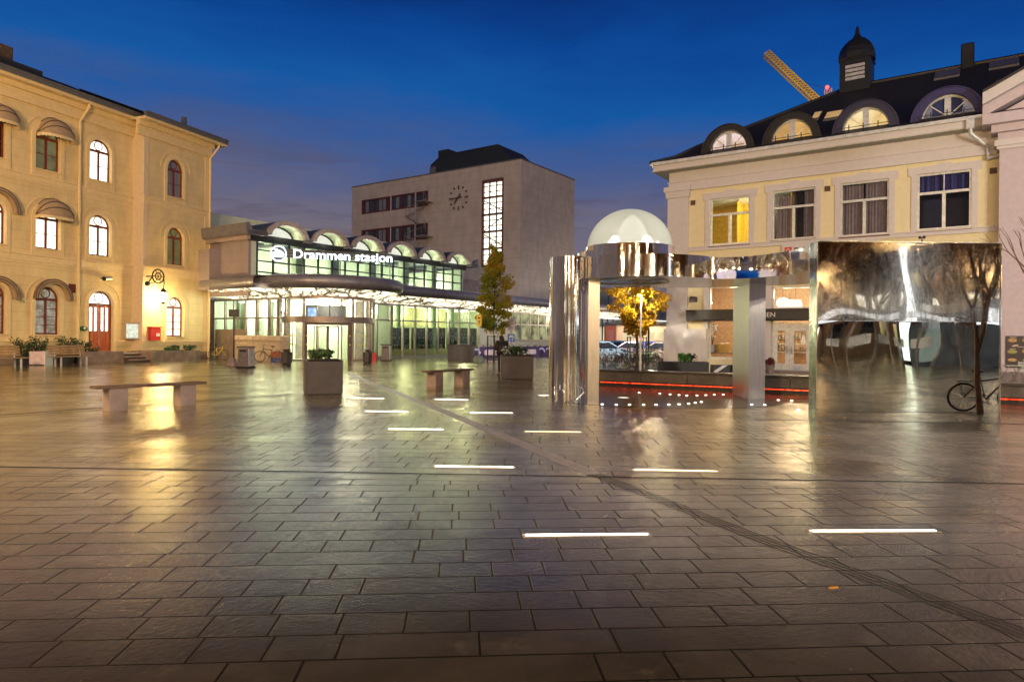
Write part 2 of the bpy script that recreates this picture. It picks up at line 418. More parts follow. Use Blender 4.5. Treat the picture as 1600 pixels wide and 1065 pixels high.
mxs = g.n('ShaderNodeMixShader'); g.set(mxs.inputs[0], fac); g.t.links.new(dfs.outputs[0], mxs.inputs[1]); g.t.links.new(gls.outputs[0], mxs.inputs[2]); g.out(mxs.outputs[0])
gr = MB().add([(-260,-160,0),(260,-160,0),(260,420,0),(-260,420,0)], [(0,1,2,3)]).build('plaza_paving', gm)
tag(gr, kind='structure')
def strip(name, pts, w, z, mat, h=.004):
    b = MB()
    for a, c_ in zip(pts[:-1], pts[1:]):
        a = Vector((a[0],a[1],0)); c_ = Vector((c_[0],c_[1],0)); d = (c_-a).normalized(); n = Vector((-d.y,d.x,0))*w/2
        b.add([(*(a-n).xy,z),(*(c_-n).xy,z),(*(c_+n).xy,z),(*(a+n).xy,z)], [(0,1,2,3)])
    o = b.build(name, mat); tag(o, kind='structure'); return o
slot = M('drain_slot', (.004,.004,.004), .9)
strip('drain_channel', [(-14, 8.05+.45), (0,8.05), (16, 8.05-.51)], .035, .004, slot)
for (a, b_, w_) in [((0,648),(470,615),.06), ((0,651.5),(470,617.5),.03), ((0,602.5),(420,583),.05)]:
    A, B = ground(*a), ground(*b_); strip('drain_channel', [A.xy, B.xy], w_, .004, slot)
strip('drain_channel', [ground(1180,655).xy, ground(1640,663).xy], .05, .004, slot)
# tactile guide path of four raised ribs
rib = M('guide_path_ribs', (.24,.235,.23), .3, var=.25, scale=6)
gp = [ground(545,584), ground(700,645), ground(930,741), ground(1200,846), ground(1620,996)]
b = MB()
for i in range(2):
    a, c_ = gp[i], gp[i+1]; d = (c_-a).normalized(); n = Vector((-d.y,d.x,0))
    for q in range(4):
        o_ = n*(-.09+.06*q)
        for s0, s1, z0, z1 in ((-.019,-.012,0,.006),(-.012,.012,.006,.006),(.012,.019,.006,0)):
            b.add([(*(a+o_+n*s0).xy,z0+.001),(*(c_+o_+n*s0).xy,z0+.001),(*(c_+o_+n*s1).xy,z1+.001),(*(a+o_+n*s1).xy,z1+.001)], [(0,1,2,3)])
tag(b.build('guide_path', rib), kind='structure')
b = MB()
for i in range(2, 4):
    a, c_ = gp[i], gp[i+1]; d = (c_-a).normalized(); n = Vector((-d.y,d.x,0))
    for q in range(4):
        o_ = n*(-.075+.05*q); w_ = n*.006
        b.add([(*(a+o_-w_).xy,.003),(*(c_+o_-w_).xy,.003),(*(c_+o_+w_).xy,.003),(*(a+o_+w_).xy,.003)], [(0,1,2,3)])
tag(b.build('guide_path', slot), kind='structure')
# ------------------------------------------------------------------ cream building on the left
o_ = ground(325, 560); FL = Fr(o_, (ray(1200,531)[0], 1.))
uB = FL.u(222, 0.); 
lo, hi = 0., 3.
for _ in range(40):
    md = (lo+hi)/2
    if FL.u(205.5, md) > uB: hi = md
    else: lo = md
SET = (lo+hi)/2; SET = min(max(SET, .3), 1.6)
LB = fthing('cream_building', 'cream yellow three-storey building with red-brown arched windows, round awnings and a wall lantern', 'building', FL)
uE = FL.u(325.5, 0.); uA = FL.u(-60, SET)
zEave = (FL.z(120, 160, SET-.45)+FL.z(0, 118, SET-.45))/2+.05
zS2 = (FL.z(0,266.5,SET)+FL.z(120,293,SET))/2; zS1 = (FL.z(0,404,SET)+FL.z(120,417,SET))/2; zP = (FL.z(182,533.7,SET)+FL.z(320,535,0))/2
holesA = []; holesB = []
def arched_window(fr, x0, x1, top, sill, v, pane, parent, holes, tz=None, door=False, wing=True, vb=None, bars=1, sillbox=True, jamb=None):
    vb = v if vb is None else vb
    u0, u1, z0, z1 = fr.rect(x0, x1, top, top, sill[0], sill[1], vb)
    r = (u1-u0)/2; cu = (u0+u1)/2; zs = z1-r
    if v not in holes_by: holes_by[v] = []
    holes.append(arch(u0, u1, z0, z1))
    out_ = arch(u0, u1, z0, z1); t = .085
    inn = arch(u0+t, u1-t, z0+t, z1-t)
    yv = v+.16
    b = MB().ring(out_, inn, yv, yv+.1)
    b.box(u0+t, u1-t, yv-.02, yv+.08, zs-.07, zs+.07)                        # transom
    cc = (cu, zs+r*.50); rr = r*.40
    b.ring(arc(cc[0], cc[1], rr, 18, 0, 2*PI)[:-1], arc(cc[0], cc[1], rr-.045, 18, 0, 2*PI)[:-1], yv+.01, yv+.06)
    f = b
    if not door:
        f.box(cu-.055, cu+.055, yv-.015, yv+.09, z0+t, zs-.07)
        for kk in range(1, bars+1):
            zz = z0+t+(zs-.07-z0-t)*kk/(bars+1); f.box(u0+t, cu-.055, yv+.02, yv+.06, zz-.018, zz+.018); f.box(cu+.055, u1-t, yv+.02, yv+.06, zz-.018, zz+.018)
        fo = f.build('window', mt['redwood'], parent)
    else:
        fo = f.build('doorway', mt['redwood'], parent)
    MB().prism(arch(u0+.02, u1-.02, z0+.02, z1-.02), yv+.05, yv+.07).build('pane', pane, fo)
    # raised architrave with quiet mouldings
    if jamb is None or jamb:
        w_ = .22; a1 = arch(u0-w_, u1+w_, z0-.5, z1+w_); a0 = arch(u0-.02, u1+.02, z0-.5, z1+.02)
        n = len(a1); oa = a1[1:]+[a1[0]]; ia = a0[1:]+[a0[0]]
        MB().ring(oa, ia, v-.06, v, closed=False).build('architrave', mt['cream_trim'], parent)
        w2 = .52; b2 = MB().ring(arc(cu, zs, r+w2), arc(cu, zs, r+w2-.06), v-.035, v, closed=False)
        b2.build('hood_moulding', mt['cream_plain'], parent)
    if sillbox and not door:
        MB().box(u0-.02, u1+.02, v-.03, v, z0-.52, z0-.01).build('apron_panel', mt['cream_plain'], parent)
        MB().box(u0-.1, u1+.1, v-.12, v+.15, z0-.06, z0+.0).build('sill', mt['cream_trim'], parent)
    return u0, u1, z0, z1, fo
holes_by = {}
# hooded awnings -------------------------------------------------------------
def hood(name, u0, u1, z0, zt, v, parent, mat, proj=.75):
    # quarter-dome barrel awning between u0..u1; z0 = valance top, zt = crest on the wall
    b = MB(); cu = (u0+u1)/2; hw = (u1-u0)/2; hh_ = zt-z0; n, m = 14, 5
    for j in range(m+1):
        t = j/m*PI/2
        for i in range(n+1):
            a = PI*i/n
            b.v.append((cu+hw*cos(a), v-.01-proj*sin(t)*(sin(a)**.5 if sin(a) > 0 else 0), z0+hh_*sin(a)*cos(t)))
    for j in range(m):
        for i in range(n): b.f.append((j*(n+1)+i, j*(n+1)+i+1, (j+1)*(n+1)+i+1, (j+1)*(n+1)+i))
    aw = b.build(name, mat, parent, smooth=True)
    rb = MB()
    for t in (0.02, PI*.2, PI*.34):
        rb.tube([(cu+hw*cos(PI*i/n), v-.015-proj*sin(t)*max(0, sin(PI*i/n))**.5, z0+.01+hh_*sin(PI*i/n)*cos(t)) for i in range(n+1)], .028, 5)
    rb.build('awning_rib', mt['awn_dark'], aw)
    vb = MB(); N = 28
    for i in range(N):
        a, c_ = PI*i/N, PI*(i+1)/N
        p0 = (cu+hw*cos(a), v-.01-proj*max(0,sin(a))**.5); p1 = (cu+hw*cos(c_), v-.01-proj*max(0,sin(c_))**.5)
        d = .14+.03*(i % 2)
        vb.add([(*p0,z0),(*p1,z0),(*p1,z0-d),(*p0,z0-d)], [(0,1,2,3)])
    vb.build('valance', mt['cream_trim'], aw)
    return aw
def folded(u0, u1, z0, zt, v, parent):
    cu = (u0+u1)/2; r = (u1-u0)/2; k = (zt-z0)/r
    b = MB().ring(arc(cu, z0, r, 16, k=k), arc(cu, z0, r-.20, 16, k=(k*r-.20)/(r-.20)), v-.28, v, closed=False)
    aw = b.build('folded_awning', mt['awn'], parent)
    rb = MB()
    for y_ in (v-.29, v-.15): rb.tube([(p[0], y_, p[1]) for p in arc(cu, z0, r+.02, 16, k=k)], .03, 5)
    rb.tube([(p[0], v-.30, p[1]) for p in arc(cu, z0, r-.1, 16, k=k)], .025, 5)
    rb.build('awning_rib', mt['awn_dark'], aw)
V = SET
def hoodpx(x0, x1, ytop, ybot):
    u0, u1 = FL.u(x0+3, V), FL.u(x1-6, V); cu = (u0+u1)/2; cx = (x0+x1)/2
    return u0, u1, FL.z(cx, ybot, V), FL.z(cx-3, ytop+1, V)
pd = mt['dark_green']
# top storey
arched_window(FL, 55.5, 94, 197, (262,271.5), V, mt['dark_green'], LB, holesA, jamb=True)
arched_window(FL, -28, 9, 172, (239,249), V, mt['darkpane'], LB, holesA)
arched_window(FL, 140, 173.5, 218.8, (279,287), V, mt['lit'], LB, holesA)
for a in ((52,113,183,214), (-32,27,160,190)): hood('awning', *hoodpx(*a), V, LB, mt['awn'])
# middle storey
arched_window(FL, -28, 8.5, 311, (378,381.5), V, mt['lit'], LB, holesA)
arched_window(FL, 55.5, 93.5, 323, (387,391.5), V, mt['lit'], LB, holesA)
arched_window(FL, 139.3, 172.6, 336, (398.6,401.6), V, mt['lit'], LB, holesA)
hood('awning', *hoodpx(50,113,309,340), V, LB, mt['awn'])
folded(FL.u(-44,V), FL.u(24,V), FL.z(0,331,V), FL.z(-10,293,V), V, LB)
# ground storey
arched_window(FL, -28, 9, 443, (521,521.5), V, mt['lit_dim'], LB, holesA, bars=3)
arched_window(FL, 55, 93, 448.5, (522,522.5), V, mt['lit_dim'], LB, holesA, bars=3)
folded(FL.u(-42,V), FL.u(25,V), FL.z(0,466.5,V), FL.z(-9,432,V), V, LB)
folded(FL.u(50,V), FL.u(107.5,V), FL.z(78,467.5,V), FL.z(78,437,V), V, LB)
du0, du1, dz0, dz1, dfr = arched_window(FL, 138, 176.4, 454.8, (549,549.5), V, mt['lit_door'], LB, holesA, door=True)
# double door with four tall lights and panelled foot
r_ = (du1-du0)/2; dzs = dz1-r_; yv = V+.16
dl = MB(); cu = (du0+du1)/2; zl = dz0+(dzs-dz0)*.44
gl = MB()
for s in (0, 1):
    a, b_ = (du0+.09, cu-.02) if s == 0 else (cu+.02, du1-.09)
    m_ = (a+b_)/2
    dl.box(a, b_, yv-.02, yv+.045, dz0+.03, zl)
    for q0, q1 in ((a, a+.09), (m_-.045, m_+.045), (b_-.09, b_)): dl.box(q0, q1, yv-.02, yv+.045, zl, dzs-.07)
    dl.box(a, b_, yv-.021, yv+.044, dzs-.17, dzs-.07)
    for q in (a+.1, m_+.05):
        dl.box(q, q+(m_-a)-.15, yv-.045, yv-.02, dz0+.18, zl-.12)
    for q0, q1 in ((a+.09, m_-.045), (m_+.045, b_-.09)):
        for kz in (.33, .66): gl.box(q0, q1, yv+.0, yv+.03, zl+(dzs-zl)*kz-.012, zl+(dzs-zl)*kz+.012)
dd = dl.build('door', mt['doorwood'], LB); gl.build('glazing_bar', mt['redwood'], dd)
MB().tube([(cu+.07, yv-.07, zl-.15), (cu+.07, yv-.07, zl+.12)], .018, 6).build('handle', mt['alu'], dd)
# right bay
arched_window(FL, 261.2, 287, 250.3, (306.3,311), 0., mt['curtain_pane'], LB, holesB)
arched_window(FL, 261, 287, 355.6, (412.8,415.6), 0., mt['dark_green'], LB, holesB)
arched_window(FL, 259.8, 286.8, 463.8, (525.6,526.4), 0., mt['lit_pink'], LB, holesB, bars=3)
zTop = zEave+.15
MB().holes([(uA,-.3),(uB,-.3),(uB,zTop),(uA,zTop)], holesA, V, .25).build('wall', mt['cream'], LB)
MB().holes([(uB,-.3),(uE,-.3),(uE,zTop),(uB,zTop)], holesB, 0., .25).build('wall', mt['cream'], LB)
ret = MB().box(uB-.001, uB+.34, 0.-.035, V+.3, -.3, zTop); ret.build('corner_pier', mt['pinkish'], LB)
DEP = 13.
MB().box(uE-.05, uE, .3, DEP, -.3, zTop).box(uA, uE, DEP, DEP+.1, -.3, zTop).box(uA-.02, uA+.3, V+.3, DEP, -.3, zTop).build('wall', mt['cream_plain'], LB)
MB().box(uE-.42, uE+.035, -.035, .02, -.3, zTop).build('corner_pier', mt['cream_trim'], LB)
def course(zc, h, out_, name, m_, gap=None):
    for (a, b_, v_) in (((uA, gap[0], V), (gap[1], uB, V)) if gap else ((uA, uB, V),))+((uB-.0, uE+.05, 0.),):
        bb = MB().box(a, b_, v_-out_, v_+.02, zc-h*.45, zc+h*.3).box(a, b_+.02, v_-out_-.07, v_+.015, zc+h*.3, zc+h*.5).box(a, b_, v_-out_*.55, v_+.018, zc-h*.75, zc-h*.45)
        bb.build(name, m_, LB)
course(zS1+.22, .42, .10, 'string_course', mt['cream_trim'])
course(zS2, .34, .07, 'string_course', mt['cream_trim'])
course(zP-.03, .22, .10, 'plinth_moulding', mt['cream_trim'], (du0-.24, du1+.24))
# eaves: bed moulding, soffit, gutter, roof
for (a, b_, v_) in ((uA, uB-.0, V), (uB-.55, uE+.75, 0.)):
    MB().box(a, min(b_, uE+.06), v_-.14, v_+.01, zEave-.85, zEave-.28).box(a, min(b_, uE+.1), v_-.3, v_+.011, zEave-.28, zEave).build('cornice', mt['cream_plain'], LB)
    MB().box(a, b_, v_-.74, v_+.3, zEave, zEave+.16).build('soffit', mt['cream_trim'], LB)
    MB().prism([(a,zEave+.16),(b_,zEave+.16),(b_,zEave+.42),(a,zEave+.42)], v_-.86, v_-.6).tube([(a,v_-.86,zEave+.40),(b_,v_-.86,zEave+.40)], .06, 6).build('gutter', mt['roofmetal'], LB)
zr = zEave+.40; rise = 2.6
rf = MB().add([(uA,V-.62,zr),(uB,V-.62,zr),(uB,DEP/2,zr+rise),(uA,DEP/2,zr+rise)], [(0,1,2,3)])
rf.add([(uB-.55,-.62,zr),(uE+.75,-.62,zr),(uE-4.5,DEP/2,zr+rise*1.02),(uB-2.,DEP/2,zr+rise*1.02),(uE+.75,DEP+.5,zr)], [(0,1,2,3),(1,4,2)])
roof = rf.build('roof', mt['roof'], LB)
MB().box(uA, FL.u(57,V+1.2), V+.9, V+3.2, zr+.1, zr+1.05).build('roof_hatch', mt['roof'], roof)
MB().box(uA, FL.u(8.5,V+2.), V+1.6, V+2.6, zr+.4, zr+2.0).build('chimney', mt['bark'], roof)
p_ = FL.u(285,.6); MB().box(p_-.12, p_+.12, .5, .75, zr+.1, zr+1.05).build('chimney', mt['roofmetal'], roof)
def downpipe(fr, x, v, zt, zb, par, m_, r=.075, off=.62, dx=-.0):
    u = fr.u(x, v-.12)
    MB().tube([(u+dx, v-off, zt), (u+dx, v-off, zt-.35), (u, v-.13, zt-1.15), (u, v-.13, zb)], r, 8).build('downpipe', m_, par, smooth=True)
downpipe(FL, 122, V, zEave+.2, .1, LB, mt['cream_trim'], dx=.15)
downpipe(FL, 326, 0., zEave+.2, .1, LB, mt['cream_trim'], dx=.25)
MB().box(uA, uB, V-.05, V+.02, -.3, .42).box(uB-.001, uE+.04, -.05, .019, -.3, .5).build('plinth', mt['stone'], LB)
# small wall pieces, each a thing of its own
def at_wall(name, label, cat, fr, x, y, v, group=None):
    u, z = fr.uz(x, y, v); return thing(name, label, cat, fr.w(u, v, z), fr.ang, group)
t = at_wall('letter_box', 'red metal letter box on the cream wall left of the lit window', 'letter box', FL, 238.5, 521, 0.)
MB().cbox(-.36,.36,-.32,0,-.40,.36,.05).build('body', mt['red'], t); MB().box(-.38,.38,-.36,.0,.36,.42).build('lid', mt['red'], t); MB().box(-.02,.24,-.33,-.322,-.16,.02).build('notice', mt['white'], t)
t = at_wall('display_case', 'small lit menu case on the corner pier beside the door steps', 'display case', FL, 207.5, 517, V-.35)
MB().ring([(-.42,-.5),(.42,-.5),(.42,.5),(-.42,.5)], [(-.34,-.42),(.34,-.42),(.34,.42),(-.34,.42)], -.1, .1).box(-.40,.40,.02,.3,-.48,.48).build('case', mt['bronze'], t)
MB().box(-.34,.34,-.02,.01,-.42,.42).build('sheet', E('lit_sheet', (.9,.95,.75), .9, .3, 6.), t)
t.rotation_euler.z = FL.ang-.7
t = at_wall('security_camera', 'small grey security camera above the door arch', 'camera', FL, 157.5, 435, V)
MB().tube([(0,0,0),(0,-.3,0)], .05, 8).build('bracket', mt['alu'], t); MB().tube([(-.05,-.35,-.02),(.45,-.25,.06)], .12, 10).build('body', mt['alu'], t); MB().tube([(-.09,-.36,-.03),(-.05,-.35,-.02)], .13, 10).build('lens_hood', mt['black'], t)
t = at_wall('round_sign', 'small green oval sign on the wall beside the wooden door', 'sign', FL, 130.5, 513, V-.1)
MB().ball((0,0,0), .26, 14, 8, sy=.3, sz=.55).build('plate', M('green_enamel', (.03,.12,.02), .3), t); MB().ball((.02,-.07,.02), .08, 8, 6, sy=.3).build('emblem', mt['white'], t)
for (x, y, k) in ((112.5,450.5,'beside the folded awning'),):
    t = at_wall('vent_grille', 'small brown vent grille '+k, 'vent', FL, x, y, V); MB().box(-.2,.2,-.03,.05,-.25,.25).box(-.15,.15,-.045,-.03,-.02,.02).build('grille', mt['redwood'], t)
# wall lantern
t = at_wall('wall_lantern', 'ornate black wall lantern glowing white on a scrolled bracket', 'wall lamp', FL, 255, 463, -.75)
br = MB(); rr = .42; cx_, cz_ = -.38, 1.2
br.torus((cx_,.0,cz_), (0,1,0), rr, .045, 26, 6).torus((cx_,.0,cz_), (0,1,0), rr*.5, .035, 18, 6)
for q in range(6): br.tube([(cx_,0,cz_),(cx_+rr*cos(q*PI/3),0,cz_+rr*sin(q*PI/3))], .02, 5)
br.tube([(cx_+rr,0,cz_),(.06,0,.75),(0,0,.5)], .03, 6).tube([(cx_-rr,0,cz_-.05),(cx_-rr-.2,.1,cz_-.45)], .04, 6).ball((cx_-rr-.25,.1,cz_-.5), .16, 8, 6).tube([(cx_-.2,0,cz_),(cx_-.2,.75,cz_)], .035, 6).tube([(cx_-.2,0,cz_-.4),(cx_-.2,.75,cz_-.4)], .03, 6)
br.build('bracket', mt['black'], t)
MB().lathe([(.02,.52),(.1,.45),(.24,.25),(.26,.22)], n=6).lathe([(.16,-.32),(.10,-.42),(.02,-.5)], n=6).build('cap', mt['black'], t)
lan = MB().lathe([(.16,-.32),(.24,.22)], n=6); lan.build('lantern_glass', E('lantern_glass', (1.,.88,.60), 26.), t)
fr_ = MB()
for q in range(6): fr_.tube([(.17*cos(q*PI/3),.17*sin(q*PI/3),-.32),(.25*cos(q*PI/3),.25*sin(q*PI/3),.22)], .016, 4)
fr_.build('cage', mt['black'], t)
light('lantern_light', (0,-.0,-.15), 1050, (1.,.70,.28), .3, t)
# steps and stone beds in front of it
vS = -1.9
def cornerpx(x, y): return FL.uz(x, y, 0)
ub0, ub1 = FL.u(243, -2.0, 560), FL.u(312, -1.6, 560)
t = fthing('raised_flower_bed', 'low granite flower bed under the lit window, small plants on top', 'flower bed', FL)
k_ = MB().plan([(ub0,-2.0),(ub1,-1.6),(ub1,-.07),(ub0,-.07)], 0, .62); k_.build('kerb', mt['stone'], t)
MB().plan([(ub0+.15,-1.84),(ub1-.15,-1.45),(ub1-.15,-.2),(ub0+.15,-.2)], .5, .63).build('soil', mt['soil'], t)
us0, us1 = FL.u(176, -1.9+V, 562), ub0
t = fthing('entrance_steps', 'short flight of granite steps with cheek walls below the wooden door', 'steps', FL)
c1 = us0+(us1-us0)*.30; c2 = us0+(us1-us0)*.86
MB().plan([(c1,-1.15),(c1,V-.05),(us0-1.6,V-.05),(us0-1.6,-.8)], 0, .62).plan([(c2,-2.1),(us1-.01,-2.05),(us1-.01,-.07),(c2,-.07)], 0, .60).build('cheek_wall', mt['stone'], t)
MB().box(c1,c2,-1.92,-1.55,0,.12).box(c1+.001,c2-.001,-1.55,-1.15,0,.29).box(c1+.002,c2-.002,-1.15,V-.06,0,.47).build('riser', M('shaded_riser', (.075,.055,.042), .6), t)  # riser shade put into the colour so the steps read
for k_, (va, vb) in enumerate(((-1.97,-1.53),(-1.60,-1.13),(-1.20,V-.06))): MB().box(c1+.003*k_, c2-.003*k_, va, vb, .12+.17*k_, .17+.17*k_).build('tread', M('lit_tread_%d' % k_, (.38,.30,.23), .4), t)  # pale colour paints the tread tops as if lit
# ------------------------------------------------------------------ station building
FS = Fr((-9.15, 51.4), (.69, 1.)); ow = ground(400, 561.2); FW = Fr(ow, (1., -.69))
ST = fthing('station_building', 'low glazed station building with arched vaults, luminous canopy and round entrance', 'building', FS)
def inFS(fr):     # empty-free parenting: matrix that brings another frame into the station's own frame
    m0 = Matrix.Translation((FS.ox, FS.oy, 0)) @ Matrix.Rotation(FS.ang, 4, 'Z'); m1 = Matrix.Translation((fr.ox, fr.oy, 0)) @ Matrix.Rotation(fr.ang, 4, 'Z')
    return m0.inverted() @ m1
MW = inFS(FW)
def sb(mb, name, mat, par=None, smooth=False, w=False):
    o = mb.build(name, mat, par or ST, smooth)
    if w: o.matrix_local = MW
    return o
zSo = FS.z(640, 476.6, 0.); zFb = FS.z(640, 462.1, -2.5); zFt = FS.z(640, 445, -2.5); zRail = FS.z(640, 501.3, 0.)
soff = D.materials.new('luminous_soffit'); g = NT(soff); P = g.obj()
def crack(sc, w_, dist):
    vo = g.n('ShaderNodeTexVoronoi', feature='DISTANCE_TO_EDGE'); vo.inputs['Scale'].default_value = sc
    ds = g.n('ShaderNodeVectorMath', operation='ADD'); nn = g.n('ShaderNodeTexNoise'); nn.inputs['Scale'].default_value = 1.7; nn.inputs['Detail'].default_value = 3.
    g.t.links.new(P, nn.inputs['Vector']); sc_ = g.scale(nn.outputs['Color'], (dist, dist, dist)); g.t.links.new(P, ds.inputs[0]); g.t.links.new(sc_, ds.inputs[1])
    g.t.links.new(ds.outputs[0], vo.inputs['Vector']); return g.rng(vo.outputs['Distance'], w_*.4, w_)
k1 = crack(.75, .07, .8); k2 = crack(1.9, .10, .5)
pick = g.rng(g.noise(P, .55, 2.), .42, .55)
mk = g.m('MULTIPLY', g.fmix(pick, 1., k2), k1)
colr = g.mix(g.rng(g.noise(P, .9, 3.), .3, .7), (1.,.80,.52), (1.,.90,.72))
colr = g.mix(mk, (.10,.055,.012), colr)
g.out(g.pbsdf(Base_Color=(.3,.28,.22), Roughness=.4, Emission_Color=colr, Emission_Strength=g.fmix(mk, .16, 1.6)))
# glazing of the long front -------------------------------------------------
uR0 = FS.u(588, 0); uG0, uG1 = FS.u(609.3, 0, 520), FS.u(716.9, 0, 520); du = (uG1-uG0)/6.
uEnd = FS.u(748, 0, 520); uW0 = FS.u(800, 0, 510); uW1 = FS.u(905, 0, 510)
g1 = MB(); 
mull = [uG0+du*i for i in range(-1, 9)]
for u in mull:
    g1.box(u-.05, u+.05, -.10, .08, 0.02, zSo)
g1.box(uR0-1., mull[-1], -.06, .06, zRail-.05, zRail+.05).box(uR0-1., mull[-1], -.06, .06, .0, .14).box(uR0-1., mull[-1]+14, -.07, .1, zSo-.12, zSo+.02)
gf = sb(g1, 'glazing_frame', mt['alu'])
sb(MB().box(uR0-1., mull[-1], -.01, .005, .1, zSo-.1), 'glass_front', mt['glass_green'], gf)
lowp = M('yellow_panel', (.52,.45,.22), .5)
sb(MB().box(uG0, mull[-1]-.05, .12, .2, .1, FS.z(650, 545, 0.)), 'low_panel', lowp)
# solid pale bay and far window band
zSil = FS.z(830, 531, 0.)
sb(MB().box(mull[-1]+.05, uW0, .0, .2, 0, zSo-.12).box(uW0, uW1+8, .0, .2, 0, zSil), 'wall', M('pale_panel', (.45,.43,.33), .6))
g2 = MB(); n_ = 10; dw = (FS.u(858,0,510)-uW0)/4.4
for i in range(n_): u = uW0+dw*i; g2.box(u-.06, u+.06, -.06, .1, zSil, zSo-.12)
zr2 = FS.z(830, 507.5, 0.); g2.box(uW0, uW0+dw*(n_-1), -.05, .08, zr2-.06, zr2+.06).box(uW0, uW0+dw*(n_-1), -.09, .1, zSil-.06, zSil+.05)
gf2 = sb(g2, 'glazing_frame', mt['alu'])
sb(MB().box(uW0, uW0+dw*(n_-1), .0, .02, zSil, zSo-.12), 'glass_front', E('blue_green_glazing', (.13,.16,.09), .9, .75, .9, base=.05, col2=(.42,.42,.20)), gf2)
# interior of the shop
BV = 7.
inn = MB().box(uR0-6, uW0, BV, BV+.1, 0, zSo).box(uR0-6, uW0, .1, BV, zSo+.0, zSo+.1).box(uW0, uW0+.1, .1, BV, 0, zSo)
sb(inn, 'interior_wall', mt['pale'])
sb(MB().add([(uR0-6,.05,.006),(uW0,.05,.006),(uW0,BV,.006),(uR0-6,BV,.006)], [(0,1,2,3)]), 'interior_floor', M('interior_floor', (.42,.38,.24), .35))
sb(MB().box(uG0-.2, uG0+du*7.4, 3.1, 3.3, zRail-.35, zSo), 'bulkhead', M('olive_bulkhead', (.52,.50,.24), .6))
for i, u in enumerate((uG0+.9*du, uG0+1.75*du, uG0+4.6*du, uG0+6.6*du)):
    sb(MB().lathe([(.24,0),(.24,zSo)], (u, 1.2+.3*(i%2), 0), 14), 'column', M('green_column', (.30,.42,.24), .5), smooth=True)
lum = MB()
for i in range(9): lum.box(uR0-4+i*2.3, uR0-4+i*2.3+1.7, 1.6, 1.75, zSo-.06, zSo-.01).box(uR0-4+i*2.3, uR0-4+i*2.3+1.7, 4.6, 4.75, zSo-.06, zSo-.01)
sb(lum, 'ceiling_light', E('ceiling_tube', (1.,.97,.72), 6.))
for i in range(5): light('shop_light', (uR0-3+i*4.2, 2.6, zSo-.5), 430, (1.,.95,.66), .5, ST)
# book shelves: each its own thing
books = D.materials.new('book_spines'); g = NT(books); P = g.obj(); bx_, by_, bz_ = g.sep(P)
cid = g.comb(g.m('FLOOR', g.m('MULTIPLY', bx_, 14.)), g.m('FLOOR', g.m('MULTIPLY', bz_, 3.0)), 1.)
hv = g.white(cid); h2 = g.white(g.comb(g.m('FLOOR', g.m('MULTIPLY', bx_, 5.)), g.m('FLOOR', g.m('MULTIPLY', bz_, 6.)), 2.))
cr_ = g.n('ShaderNodeValToRGB'); g.t.links.new(hv, cr_.inputs[0]); cr_.color_ramp.interpolation = 'CONSTANT'
e_ = cr_.color_ramp.elements; e_[0].color = (.03,.05,.03,1); e_[1].position = .30; e_[1].color = (.05,.10,.12,1)
for p, c_ in ((.45,(.35,.34,.26)),(.55,(.12,.03,.02)),(.62,(.04,.09,.05)),(.76,(.10,.20,.28)),(.88,(.6,.58,.45)),(.94,(.02,.02,.02))):
    q = e_.new(p); q.color = (*c_,1)
g.out(g.pbsdf(Base_Color=g.mix(g.m('MULTIPLY', h2, .4), cr_.outputs[0], (.02,.02,.02)), Roughness=.5))
shelf_m = M('dark_shelf', (.05,.05,.04), .5)
lab = ['tall dark shelf of books beside the grey bin in the shop window', 'narrow book shelf left of the green column', 'book shelf with red and blue covers in the middle shop bay', 'wide book shelf with pale blue covers', 'book shelf seen past the right green column', 'book shelf behind the dark concrete block']
for i, (a, b_, vv) in enumerate(((609.5,628,.9),(629,640,1.6),(648,665,.9),(667,683,1.0),(685,696,1.7),(703,745,1.1))):
    u0, u1 = FS.u(a, vv), FS.u(b_, vv); hgt_ = FS.z((a+b_)/2, 512, vv)
    t = fthing('bookshelf', lab[i], 'bookshelf', FS, (u0+u1)/2, vv, group='shelves in the station book shop'); w_ = (u1-u0)/2
    b = MB().box(-w_, -w_+.04, 0, .35, 0, hgt_).box(w_-.04, w_, 0, .35, 0, hgt_).box(-w_, w_, .32, .36, 0, hgt_-.001)
    for k_ in range(7): z_ = .55+k_*(hgt_-.6)/6.; b.box(-w_+.04, w_-.04, .0, .31, z_-.02, z_+.02)
    b.build('frame', shelf_m, t)
    bb = MB()
    for k_ in range(6):
        z_ = .57+k_*(hgt_-.6)/6.; x = -w_+.06
        while x < w_-.12:
            d_ = rnd.uniform(.05,.22); hh_ = (hgt_-.6)/6.*rnd.uniform(.5,.86)
            if rnd.random() < .86: bb.box(x, min(x+d_, w_-.05), .05+rnd.random()*.05, .3, z_, z_+hh_)
            x += d_+.006
    bb.build('books', books, t)
# canopy along the front -----------------------------------------------------
def bull(z0, z1, n=8):   # half-round nose, offsets outward
    r = (z1-z0)/2; return [(-r*cos(a), (z0+z1)/2+r*sin(a)) for a in [(-PI/2+PI*i/n) for i in range(n+1)]]
def nose(fr_v, ua, ub, w):
    pr = bull(zFb, zFt); b = MB()
    pts = [(fr_v+p[0], p[1]) for p in pr]
    b.v = [(ua, y, z) for y, z in pts]+[(ub, y, z) for y, z in pts]; n = len(pts)
    b.f = [(i, i+1, n+i+1, n+i) for i in range(n-1)]
    b.add([(ua,fr_v,zFt),(ub,fr_v,zFt),(ub,2.2,zFt+.02),(ua,2.2,zFt+.02)], [(0,1,2,3)])
    sb(b, 'canopy_edge', mt['canopy'], smooth=True, w=w)
    sb(MB().add([(ua,fr_v+.02,zFb+.01),(ub,fr_v+.02,zFb+.01),(ub,-.0,zSo+.02),(ua,-.0,zSo+.02)], [(0,1,2,3)]), 'luminous_soffit', soff, w=w)
RC = Vector((-12.6, 46.7)); RR = 5.1-.4; rR = 3.05
